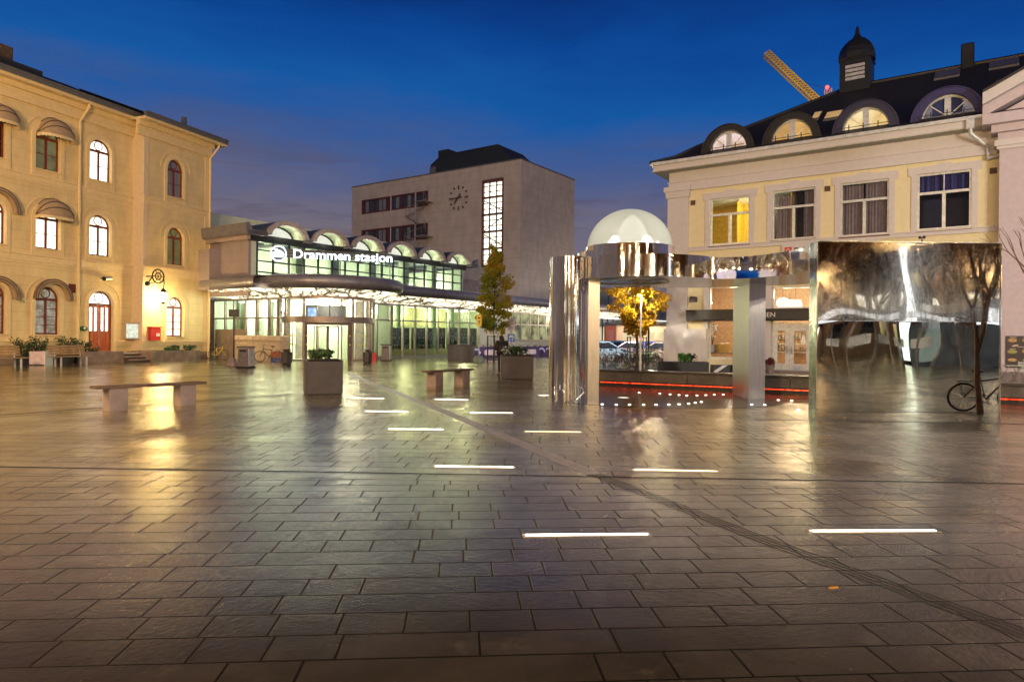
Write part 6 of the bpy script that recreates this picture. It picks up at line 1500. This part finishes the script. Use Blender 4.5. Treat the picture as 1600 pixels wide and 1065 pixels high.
MB().tube([(0,0,0),(0,0,3.),(0,0,6.3)], [.08,.06,.05], 10).tube([(0,0,6.3),(0,.5,6.5)], .04, 8).build('pole', mt['charcoal'], t); MB().cbox(-.15,.15,.3,.9,6.45,6.58,.03).build('head', mt['charcoal'], t); MB().box(-.12,.12,.34,.86,6.43,6.449).build('lens', mt['lamp_white'], t)
light('lamp_light', (0,.6,6.3), 6500, (.95,.96,1.), .15, t, kind='SPOT', rot=(R(40),0,0), spot=R(140))
# ------------------------------------------------------------------ bicycles
def make_bike(label, mat):
    t = thing('bicycle', label, 'bicycle'); r = .335
    for x in (-.52,.53):
        w_ = MB().torus((x,0,r), (0,1,0), r-.018, .019, 28, 6).build('wheel', mt['rubber'], t)
        b = MB().torus((x,0,r), (0,1,0), r-.045, .010, 28, 5)
        for k_ in range(14): a = k_*2*PI/14; b.tube([(x,.02*(-1)**k_,r),(x+(r-.045)*cos(a),0,r+(r-.045)*sin(a))], .0035, 3, False)
        b.tube([(x,-.04,r),(x,.04,r)], .022, 6).build('rim', mt['alu'], w_)
    MB().tube([(-.52,.05,r),(-.05,.05,.30)], .010, 5).tube([(-.05,-.03,.30),(-.18,0,.78)], .017, 6).tube([(-.05,0,.30),(.36,0,.72)], .027, 6).tube([(-.16,0,.72),(.35,0,.80)], .025, 6).tube([(.35,0,.66),(.34,0,.86)], .021, 6).tube([(-.52,-.05,r),(-.17,0,.72)], .010, 5).tube([(-.52,.05,r),(-.17,0,.72)], .010, 5).tube([(-.52,-.05,r),(-.05,-.05,.30)], .011, 5).tube([(.355,-.05,.68),(.53,-.05,r)], .013, 5).tube([(.355,.05,.68),(.53,.05,r)], .013, 5).build('frame', mat, t)
    MB().tube([(-.18,0,.76),(-.21,0,.92)], .014, 6).ball((-.23,0,.95), .1, 10, 6, sx=1.4, sy=.75, sz=.38).build('saddle', mt['rubber'], t)
    MB().tube([(.34,0,.86),(.32,0,1.02)], .014, 6).tube([(.20,-.28,1.03),(.31,-.16,1.05),(.33,0,1.03),(.31,.16,1.05),(.20,.28,1.03)], .013, 6).build('handlebar', mt['black'], t)
    MB().torus((-.05,-.04,.30), (0,1,0), .085, .012, 16, 5).tube([(-.05,-.05,.30),(.06,-.09,.18)], .011, 5).tube([(-.05,.05,.30),(-.16,.09,.42)], .011, 5).box(.02,.10,-.16,-.09,.165,.185).box(-.20,-.12,.09,.16,.41,.43).build('crank', mt['black'], t)
    MB().box(-.68,-.36,-.06,.06,.70,.72).tube([(-.62,-.05,.70),(-.53,-.06,.36)], .008, 4).tube([(-.62,.05,.70),(-.53,.06,.36)], .008, 4).build('carrier', mt['black'], t)
    return t
bm = {k: M('bike_'+k, c, .35, .2) for k, c in dict(black=(.02,.02,.022), yellow=(.60,.45,.02), white=(.85,.87,.9), green=(.08,.65,.15), red=(.35,.02,.03), grey=(.16,.16,.17), blue=(.04,.08,.25), pink=(.5,.2,.3)).items()}
bk0 = make_bike('yellow bicycle parked by the downpipe of the cream building', bm['yellow']); bk0.location = ground(341, 562); bk0.rotation_euler.z = R(-22)
def bike(x, yb, rz, col, label, group=None, Y=None, loc=None):
    p = loc if loc is not None else ground(x, yb); b = dup(bk0, p, rz, label, group)
    for ch in b.children:
        if ch.name.startswith('frame'): ch.material_slots[0].link = 'OBJECT'; ch.material_slots[0].material = bm[col]
    return b
bike(420, 565.5, R(188), 'black', 'black bicycle leaning at the beige bin store beside the entrance')
p = ground(431, 565)
t = thing('crate', 'small orange and blue crate beside the black bicycle', 'crate', p, R(10)); MB().cbox(-.28,.28,-.2,.2,0,.26,.02).build('box', M('blue_crate', (.03,.06,.25), .5), t); MB().cbox(-.26,.26,-.18,.18,.26,.62,.04).build('bag', M('orange_bag', (.62,.14,.04), .6), t)
p = ground(584.5, 563.2); t = thing('red_box', 'small red box between the planter and the grey bin', 'box', p); MB().cbox(-.18,.18,-.16,.16,.0,.46,.02).build('body', mt['red'], t); MB().box(-.19,.19,-.17,.17,.46,.50).build('lid', mt['red'], t)
GT = 'dark bicycles round the yellow tree'
for (x, y, rz, l) in ((982,576.4,4,'dark bicycle left of the yellow tree, front wheel to the right'),(990,577.2,-10,'dark bicycle leaning on the tree guard'),(1003,577.4,186,'dark bicycle right of the yellow tree'),(1010,576.2,170,'dark bicycle furthest right at the tree foot')): bike(x, y, R(rz), 'black', l, GT)
GB = 'row of bicycles in front of the parked cars'
for (x, rz, c, l) in ((940,62,'white','white bicycle at the left end of the row, by the steel column'),(950,120,'white','white bicycle second in the row'),(958,55,'white','white bicycle leaning steeply, below the grey car'),(968,118,'pink','pink bicycle in the row left of the tree'),(978,60,'white','white bicycle just left of the tree'),(988,115,'blue','blue bicycle behind the tree guard'),(1006,60,'green','green bicycle just right of the tree'),(1014,115,'green','light green bicycle second right of the tree'),(1023,64,'green','green bicycle third right of the tree'),(1032,110,'red','dark red bicycle at the right end by the white corner')):
    bike(x, 570+rnd.uniform(-.6,.6), R(rz), c, l, GB)
GM = 'bicycles parked behind the painted low wall'
nms = ['first','second','third','fourth','fifth','sixth','seventh','eighth','ninth','tenth','eleventh','twelfth']
for i in range(12):
    u = um0+.6+L_*.97*i/11.; bike(0, 0, FS.ang+R(80+rnd.uniform(-12,12)), ('black','blue','red','white')[i*7 % 4], '%s bicycle from the left in the rack behind the painted wall' % nms[i], GM, loc=FS.w(u, -3.6))
# ------------------------------------------------------------------ parked cars
def make_car(label, mat):
    t = thing('parked_car', label, 'car'); W2 = .86
    low = [(-2.05,.28),(-2.1,.62),(-1.95,.86),(-1.2,.92),(1.05,.90),(1.95,.74),(2.1,.55),(2.08,.26)]
    b = MB().prism(low, -W2, W2); 
    cab = [(-1.75,.9),(-1.35,1.38),(-.6,1.47),(.35,1.42),(1.15,.9)]
    n = len(cab); b.add([(x,-W2+.02-(-.14 if z > 1 else 0)*1,z) for x,z in cab]+[(x,W2-.02-(.14 if z > 1 else 0),z) for x,z in cab], [tuple(range(n)), tuple(range(2*n-1,n-1,-1))]+[(i,i+n,(i+1)%n+n,(i+1)%n) for i in range(n)])
    b.build('body', mat, t)
    g_ = MB()
    for s in (-1, 1): g_.add([(-1.5,s*.86,.95),(-1.22,s*.755,1.32),(.28,s*.755,1.34),(.95,s*.86,.95)], [(0,1,2,3)])
    g_.add([(.42,-.66,1.37),(.42,.66,1.37),(1.10,.74,.96),(1.10,-.74,.96)], [(0,1,2,3)]).add([(-1.42,-.66,1.34),(-1.42,.66,1.34),(-1.76,.74,.96),(-1.76,-.74,.96)], [(0,1,2,3)])
    for v in range(len(g_.v)):
        x, y, z = g_.v[v]; g_.v[v] = (x*1.012, y*1.012, z*1.008)
    g_.build('window', mt['darkpane'], t)
    for x in (-1.28,1.30):
        for s in (-1, 1):
            w_ = MB().lathe([(.02,-.1),(.24,-.1),(.31,-.08),(.31,.08),(.24,.1),(.02,.1)], n=18)
            w_.v = [(x+a, s*.78+c, .31+b2) for a, b2, c in w_.v]; wo = w_.build('wheel', mt['rubber'], t, smooth=True)
            r_ = MB().lathe([(.01,.105*s),(.19,.105*s)], n=12); r_.v = [(x+a, s*.78+c, .31+b2) for a, b2, c in r_.v]; r_.build('rim', mt['alu'], wo)
    for s in (-1, 1):
        MB().ball((2.02,s*.62,.66), .12, 8, 6, sx=.5, sy=1.3, sz=.7).build('headlight', mt['white'], t); MB().box(-2.12,-2.02,s*.62-.16,s*.62+.16,.66,.82).build('tail_light', mt['red'], t)
    return t
cm = {k: M('car_'+k, c, .22, .3, coat=.8) for k, c in dict(blue=(.03,.06,.09), silver=(.42,.32,.36), red=(.22,.02,.03), violet=(.14,.13,.36), sand=(.35,.28,.2), pale=(.22,.30,.34)).items()}
car0 = make_car('pale blue-grey car at the left end behind the bicycles', cm['pale'])
GC = 'cars parked behind the bicycles'
for i, (x, Y, rz, c, l) in enumerate(((941,50,8,'pale',None),(962,58,100,'blue','dark blue car second from the left behind the bicycles'),(984,53,172,'silver','silver pink car behind the tree guard'),(1020,62,176,'red','dark red car behind the right half of the tree'),(1012,51,95,'violet','violet car just right of the tree trunk'),(1031,49,165,'sand','sand coloured car with dark windows by the white corner'))):
    p = at(x, 560, Y); q = car0 if i == 0 else dup(car0, (p.x,Y,0), R(rz), l)
    q.location = (p.x,Y,0); q.rotation_euler.z = R(rz); q['group'] = GC
    for ch in q.children:
        if ch.name.startswith('body'): ch.material_slots[0].link = 'OBJECT'; ch.material_slots[0].material = cm[c]
# ------------------------------------------------------------------ street behind
o2 = FO2.w(dR+.3, .8); t = thing('grey_annex', 'grey panelled annex with a bright canopy beyond the office block', 'building', o2, FO2.ang)
za = 8.; b = MB().box(0, 60, 0, 12, 4.6, za).box(0, 60, .4, 12, 3.1, 4.6); b.build('wall', wall_mat('blue_grey_panels', (.16,.18,.20), .2, 1.25, .03, .5), t)
b = MB()
for i in range(24): b.box(i*2.5-.04, i*2.5+.04, -.05, 0, 4.6, za)
b.build('panel_joint', mt['frame_dark'], t)
MB().box(0, 60, -2.2, .4, 4.2, 4.6).build('canopy_edge', mt['canopy'], t); MB().box(.1, 60, -2.1, .35, 4.15, 4.195).build('luminous_soffit', E('annex_soffit', (1.,.95,.85), 2.2), t)
MB().box(0, 60, .35, .4, 0, 3.1).build('shop_window', E('annex_window', (.50,.62,.70), .8, .75, .35, col2=(.9,.8,.55)), t)
b = MB()
for i in range(40): b.box(i*1.5-.05, i*1.5+.05, .2, .36, 0, 4.15)
b.build('glazing_frame', mt['frame_dark'], t)
p = at(947, 520, 70.); q = at(962.5, 520, 70.); t = thing('red_kiosk', 'orange-red kiosk behind the white bicycles', 'kiosk', (p.x,70,0)); zk = at(955,508,70).z
MB().cbox(0,q.x-p.x,0,1.5,0,zk,.03).build('body', M('orange_red_sheet', (.50,.08,.03), .5), t); MB().box(.25,q.x-p.x-.25,-.03,0,.9,zk-.5).build('panel', M('kiosk_panel', (.42,.14,.10), .5), t); MB().box(-.1,q.x-p.x+.1,-.2,1.6,zk,zk+.1).build('roof', mt['charcoal'], t)
p = at(963.5, 520, 78.); q = at(1075, 520, 78.); zk = at(1000,506,78).z; wq = q.x-p.x
t = thing('beige_garage', 'low beige building with lit openings behind the parked cars', 'building', (p.x,78,0))
MB().box(0,wq,0,8,0,zk).build('wall', M('beige_wall', (.62,.45,.32), .7), t); MB().box(-.3,wq,-.8,8,zk,zk+.3).build('roof', mt['charcoal'], t)
for (a, c_) in ((.08,.24),(.40,.52),(.60,.75)): MB().box(wq*a,wq*c_,-.03,.02,.1,zk*.72).build('opening', E('lit_opening_%d' % int(a*100), (1.,.80,.45), .8, .2, 1.), t)
light('garage_light', (wq*.4,-2.5,zk+.6), 1100, (1.,.80,.55), .3, t)
# tower crane far behind the roof
YCr = 150.; A, B = at(1197, 84, YCr), at(1291, 172, YCr-6)
t = thing('tower_crane', 'yellow lattice crane jib rising behind the dark hipped roof', 'crane', (B.x, B.y, 0))
jib = B-A; n_ = 26; d = jib.normalized(); up = d.cross(Vector((0,1,0))).normalized(); sd = d.cross(up); b = MB(); hw = .64
o_ = Vector((B.x,B.y,0))
cor = [up*hw+sd*hw, up*hw-sd*hw, -up*hw-sd*hw, -up*hw+sd*hw]
for c in cor: b.tube([tuple(A+c-o_), tuple(B+d*8+c-o_)], .15, 5)
for i in range(n_):
    p, q = A+jib*(i/n_)-o_, A+jib*((i+1)/n_)-o_
    for k_ in range(4): b.tube([tuple(p+cor[k_]), tuple(q+cor[(k_+1)%4])], .10, 4); b.tube([tuple(p+cor[k_]), tuple(p+cor[(k_+1)%4])], .06, 4)
b.build('jib', M('crane_yellow', (.80,.50,.02), .5), t)
for q in (.25,.7,1.05): light('added_jib_light', tuple(A+jib*q-o_+Vector((-3,-7,-4))), 520, (1.,.86,.36), .4, t)  # lights added to brighten the jib, not known on the crane
pm = at(1294, 139, YCr-6)
b = MB(); x0 = pm.x-B.x
for sx in (-.5,.5):
    for sy in (-.5,.5): b.tube([(x0+sx,sy,0),(x0+sx,sy,pm.z)], .11, 5)
for i in range(30): z_ = pm.z*i/30; b.tube([(x0-.5,-.5,z_),(x0+.5,-.5,z_+pm.z/30)], .06, 4)
b.build('mast', D.materials['crane_yellow'], t)
MB().ball((x0-.5,-.6,pm.z+.1), .38, 10, 8).build('warning_light', E('red_beacon', (1.,.04,.03), 6.), t)
q = A+jib*.53-o_; MB().tube([tuple(q+up*hw), (x0,0,pm.z)], .05, 4).build('stay_cable', mt['charcoal'], t)
# ------------------------------------------------------------------ standing person
def skin(name, vs, ed, rad, mat, parent, sub=2, root=0):
    me = D.meshes.new(name); me.from_pydata(vs, ed, []); o = D.objects.new(name, me); COL.objects.link(o)
    m_ = o.modifiers.new('Skin', 'SKIN'); m_.use_smooth_shade = True
    for i, d in enumerate(me.skin_vertices[0].data):
        r = rad[i]; d.radius = r if isinstance(r, tuple) else (r, r); d.use_root = (i == root)
    s_ = o.modifiers.new('Sub', 'SUBSURF'); s_.levels = s_.render_levels = sub
    dg = bpy.context.evaluated_depsgraph_get(); nm = D.meshes.new_from_object(o.evaluated_get(dg)); D.objects.remove(o); D.meshes.remove(me)
    nm.materials.clear(); nm.materials.append(mat); o = D.objects.new(name, nm); COL.objects.link(o); o.parent = parent
    nm.polygons.foreach_set('use_smooth', [True]*len(nm.polygons)); return o
p = at(784.5, 560, 29.25)
PS = thing('person', 'person in dark hooded jacket standing behind the flower planter, head bowed over a phone', 'person', (p.x, 29.25, 0), R(28))
dk = M('dark_jacket', (.010,.008,.008), .75, bump=.3, bscale=30); tr_ = M('dark_trousers', (.014,.013,.015), .8); sk_ = M('skin', (.42,.24,.17), .55)
# local: +y is the way the person faces, x to the right hand
body = [(0,0,.95),(0,.0,1.12),(0,.01,1.32),(0,.03,1.46),(0,.07,1.53),(0,.13,1.62),(0,.15,1.69)]
vs = list(body); ed = [(i,i+1) for i in range(6)]; rad = [(.15,.11),(.15,.11),(.17,.12),(.13,.09),(.055,.055),(.085,.10),(.075,.085)]
for s in (-1, 1):
    b0_ = len(vs); vs += [(s*.19,.03,1.43),(s*.25,.05,1.16),(s*.14,.27,1.12),(s*.075,.33,1.15)]; ed += [(3,b0_),(b0_,b0_+1),(b0_+1,b0_+2),(b0_+2,b0_+3)]; rad += [.06,.045,.032,.028]
    l0 = len(vs); vs += [(s*.09,0,.88),(s*.11,.02,.50),(s*.115,-.03,.10),(s*.13,.10,.045)]; ed += [(0,l0),(l0,l0+1),(l0+1,l0+2),(l0+2,l0+3)]; rad += [.085,.06,.042,.04]
bd = skin('body', vs, ed, rad, sk_, PS)
for s in (-1, 1):     # fingers curled round the phone
    b = None; hv, he, hr = [(s*.075,.33,1.15)], [], [.03]
    for k_ in range(4):
        i0 = len(hv); y_ = .345-.0+.0; z_ = 1.125+.018*k_; l_ = (.030,.036,.034,.026)[k_]
        hv += [(s*.065,.355,z_),(s*.045,.375+l_*.3,z_+.003),(s*(.045-l_*.6),.372,z_+.004)]; he += [(0,i0),(i0,i0+1),(i0+1,i0+2)]; hr += [.0095,.0085,.0075]
    i0 = len(hv); hv += [(s*.06,.33,1.19),(s*.035,.345,1.205)]; he += [(0,i0),(i0,i0+1)]; hr += [.011,.009]
    skin('hand', hv, he, hr, sk_, PS, 1)
jv = [(0,-.0,.76),(0,-.01,.98),(0,0,1.18),(0,.005,1.34),(0,.03,1.47)]; je = [(i,i+1) for i in range(4)]; jr = [(.245,.19),(.235,.185),(.235,.185),(.245,.18),(.15,.13)]
for s in (-1, 1):
    b0_ = len(jv); jv += [(s*.20,.03,1.43),(s*.27,.05,1.15),(s*.16,.26,1.12)]; je += [(4,b0_),(b0_,b0_+1),(b0_+1,b0_+2)]; jr += [.105,.095,.065]
skin('jacket', jv, je, jr, dk, PS, root=2)
skin('hood', [(0,-.02,1.44),(0,.0,1.52),(0,.085,1.63),(0,.10,1.70)], [(0,1),(1,2),(2,3)], [(.13,.10),(.11,.10),(.115,.125),(.08,.10)], dk, PS)
tv = [(0,0,.92)]; te = []; tR = [(.17,.13)]
for s in (-1, 1):
    l0 = len(tv); tv += [(s*.095,0,.84),(s*.11,.02,.50),(s*.115,-.025,.10)]; te += [(0,l0),(l0,l0+1),(l0+1,l0+2)]; tR += [.105,.08,.065]
skin('trousers', tv, te, tR, tr_, PS)
for s in (-1, 1): skin('shoe', [(s*.115,-.06,.05),(s*.12,.02,.055),(s*.13,.14,.04)], [(0,1),(1,2)], [.05,.052,.042], mt['rubber'], PS)
ph = thing('phone', 'small phone held in both hands by the person', 'phone', (0,0,0)); wp = Matrix.Rotation(R(28), 4, 'Z') @ Vector((0,.37,1.16)); ph.location = (p.x+wp.x, 29.25+wp.y, wp.z); ph.rotation_euler = (R(-50),0,R(28))
MB().cbox(-.036,.036,-.005,.005,-.07,.07,.004).build('case', mt['black'], ph); MB().box(-.032,.032,-.0065,-.0055,-.064,.064).build('screen', E('phone_screen', (.8,.88,1.), .8), ph)
# ------------------------------------------------------------------ the side of the square behind the camera (seen in the mirrors)
bt = M('bare_bark', (.15,.10,.075), .85, bump=.5, bscale=25, var=.3)
def limb_tree(name, label, loc, ht, r0, seed, mat, spread=.5, depth=4, group=None, leaf=None, nleaf=0, lsize=.08, cat='tree', zf=.34):
    rs = random.Random(seed); t = thing(name, label, cat, loc, 0, group); b = MB(); tips = []
    def grow(p, d, l, r, k):
        e = p+d*l; mdp = p.lerp(e,.5)+Vector((rs.uniform(-.04,.04),rs.uniform(-.04,.04),0))*l; b.tube([tuple(p),tuple(mdp),tuple(e)], [r,r*.85,r*.66], 6 if k < 2 else 4, False)
        tips.append((e, k))
        if k >= depth: return
        for i in range(3 if k < 2 else 2):
            a = rs.uniform(0,6.28); ax = d.orthogonal().normalized(); ax = Matrix.Rotation(a+i*2.1,3,d) @ ax; nd = (d+ax*spread*rs.uniform(.6,1.2)+Vector((0,0,.12))).normalized(); grow(e, nd, l*rs.uniform(.62,.80), r*.60, k+1)
    grow(Vector((0,0,0)), Vector((rs.uniform(-.05,.05),rs.uniform(-.05,.05),1)).normalized(), ht*zf, r0, 0)
    b.build('trunk', mat, t)
    if leaf:
        c = MB(); tt = [q for q in tips if q[1] >= depth-1]
        for e, k in tt: leaves(c, tuple(e-Vector((0,0,.4))), (.85,.85,1.1), max(1, nleaf//len(tt)), lsize, rs, up=0., asp=.5)
        c.build('crown', leaf, t)
    return t
limb_tree('young_tree', 'young bare street tree standing right of the mirror wall', (10.78,13.75,0), 4.1, .075, 4, bt, .36, 5)
bike(0, 0, R(14), 'grey', 'grey bicycle leaning on the bare tree beside the mirror wall', loc=Vector((11.15,13.5,0)))
brown = leafm('brown_leaves', [(.3,(.03,.013,.006)),(.48,(.13,.055,.018)),(.6,(.25,.11,.03)),(.75,(.07,.03,.012))], .8)
GTB = 'brown-leaved trees along the far side of the square'
spots = [(-22,-18),(-12,-22),(-3,-25),(6,-20),(15,-24),(21,-17),(26,-26),(31,-19),(37,-28),(43,-20),(50,-30),(23,-31),(29,-34),(34,-33),(40,-35),(46,-27)]
first = None
for i, (x, y) in enumerate(spots):
    l = 'brown-leaved tree number %s from the west beyond the square' % ('one','two','three','four','five','six','seven','eight','nine','ten','eleven','twelve','thirteen','fourteen','fifteen','sixteen')[i]
    if first is None: first = limb_tree('brown_tree', l, (x,y,0), 12.5, .20, 12, bt, .42, 4, GTB, brown, 13000, .18)
    else: dup(first, (x,y,0), i*1.7, l, GTB)
t = thing('dark_block', 'dark office row on the far side of the square', 'building', (-45,-52,0))
MB().box(0,130,-12,0,0,15).build('wall', M('brown_facade', (.30,.20,.14), .7), t)
rs = random.Random(3); lw_ = [MB(), MB(), MB()]
for i in range(52):
    for j in range(4):
        lw_[rs.choice((0,0,0,1,2))].box(1+i*2.5, 2.4+i*2.5, 0, .06, 2.+j*3.3, 3.7+j*3.3)
for i, m_ in enumerate((mt['darkpane'], mt['lit_warm'], mt['lit'])): o = lw_[i].build('window_row', m_, t); o['kind'] = 'stuff'
t = thing('bus_shelter', 'long glass shelter with a bright white canopy edge', 'shelter', (20,-15.5,0))
MB().box(0,9.5,-2.4,0,2.95,3.1).build('roof', mt['charcoal'], t); MB().box(0,9.5,0,.06,2.95,3.3).build('light_edge', E('shelter_edge', (.9,.95,1.), 1.8, .4, 1.), t); MB().box(0,9.5,-2.42,-2.36,.3,2.3).build('glass', mt['glass_green'], t)
for k_ in range(6): MB().box(.5+k_*1.5,1.45+k_*1.5,-2.36,-2.3,1.25,1.85).build('poster', E('shelter_window_%d' % k_, (1.,.9,.7), (.8,.45,.6,.3,.7,.4)[k_], .6, .8), t)  # glowing panels stand in for a row of warm lit windows
b = MB()
for x in (.1,2.4,4.8,7.1,9.4): b.box(x-.05,x+.05,-2.4,-2.3,0,2.95).box(x-.04,x+.04,-.2,-.12,0,2.95)
b.build('post', mt['alu'], t)
t = thing('shop_pavilion', 'glass corner shop with a bright white entrance', 'shop', (29.5,-13.5,0))
MB().box(0,9,-8,0,3.6,4.2).build('roof', mt['alu'], t); MB().box(0,9,-.1,.02,2.8,3.6).build('light_edge', E('shop_edge', (.85,.93,1.), 2.2), t); MB().box(0,9,-8,-.2,0,2.8).build('glass_hall', E('shop_hall', (.40,.46,.50), .14, .7, .5), t)
b = MB()
for i in range(7): b.box(i*1.5-.05,i*1.5+.05,-.2,.04,0,2.8)
b.build('frame', mt['charcoal'], t)
t = thing('light_column', 'tall white light column', 'light column', (28.7,-20,0)); MB().box(-.32,.32,-.16,.16,.3,10.5).build('tube', E('column_light', (.85,.95,1.), 3.6), t); MB().cbox(-.4,.4,-.25,.25,0,.3,.03).build('foot', mt['charcoal'], t); MB().box(-.36,.36,-.22,-.16,.3,10.5).build('spine', mt['charcoal'], t)
t = thing('advert_pillar', 'round advertising pillar glowing blue', 'pillar', (-1.5,-9,0)); MB().lathe([(.7,.3),(.7,3.2)], n=24).build('drum', E('advert_blue', (.25,.4,1.), 1.2, .6, 1.6, col2=(.9,.9,1.)), t); MB().lathe([(.8,3.2),(.8,3.4),(.01,3.7)], n=24).build('cap', mt['charcoal'], t); MB().lathe([(.75,0),(.75,.3)], n=24).build('foot', mt['charcoal'], t)
t = thing('traffic_light', 'traffic light showing red at the far kerb', 'traffic light', (11,-13,0)); MB().tube([(0,0,0),(0,0,3.2)], .06, 8).build('pole', mt['black'], t); MB().cbox(-.16,.16,-.12,.12,2.4,3.3,.03).build('housing', mt['black'], t); MB().ball((0,.12,3.1), .1, 10, 6).build('lens', E('red_signal', (1.,.03,.02), 14.), t)
# street lamps out of the frame: these light the facades
def mast_lamp(label, x, y, ht, power, col, name='mast_lamp', tint='lampglow'):
    t = thing(name, label, 'street lamp', (x,y,0), 0, 'tall street lamps round the square')
    MB().tube([(0,0,0),(0,0,ht*.5),(0,0,ht)], [.11,.09,.06], 10).build('pole', mt['charcoal'], t); MB().lathe([(.03,ht+.25),(.32,ht+.1),(.34,ht)], n=18).build('cap', mt['charcoal'], t)
    MB().lathe([(.33,ht),(.24,ht-.22),(.01,ht-.30)], n=18).build('lamp_glass', mt[tint], t)
    light('lamp_light', (0,0,ht-.75), power, col, .34, t)
SOD = (1.,.62,.27); WRM = (1.,.73,.46); CW = (1.,.88,.76)
mast_lamp('tall street lamp left of the camera by the cream building', -19.5, 13., 9.5, 10500, SOD)
mast_lamp('tall street lamp behind the camera to the left', -9., -7., 10., 10500, SOD)
mast_lamp('tall street lamp behind the camera in the middle', 5., -12., 10., 6500, WRM)
mast_lamp('tall street lamp right of the camera', 21., 3., 9., 5600, CW)
mast_lamp('tall street lamp outside the right edge of the view', 19.5, 12., 9., 4000, CW)
mast_lamp('tall amber street lamp among the brown trees', 31., -41., 8., 1500, SOD)
mast_lamp('tall amber street lamp among the brown trees further east', 38., -24., 8., 600, SOD)
mast_lamp('added tall amber lamp warming the eastern brown trees', 24., -12.5, 10., 2000, SOD)  # added above the mirrored view to turn the trees amber
mast_lamp('added tall amber lamp in front of the western brown trees', -15., -14., 8., 5500, SOD)  # this and the next two are added to warm the steel's reflections
mast_lamp('added tall amber lamp in front of the middle brown trees', -3., -19., 8., 5500, SOD)
mast_lamp('added tall amber lamp near the traffic light', 10., -16., 8., 3500, SOD)
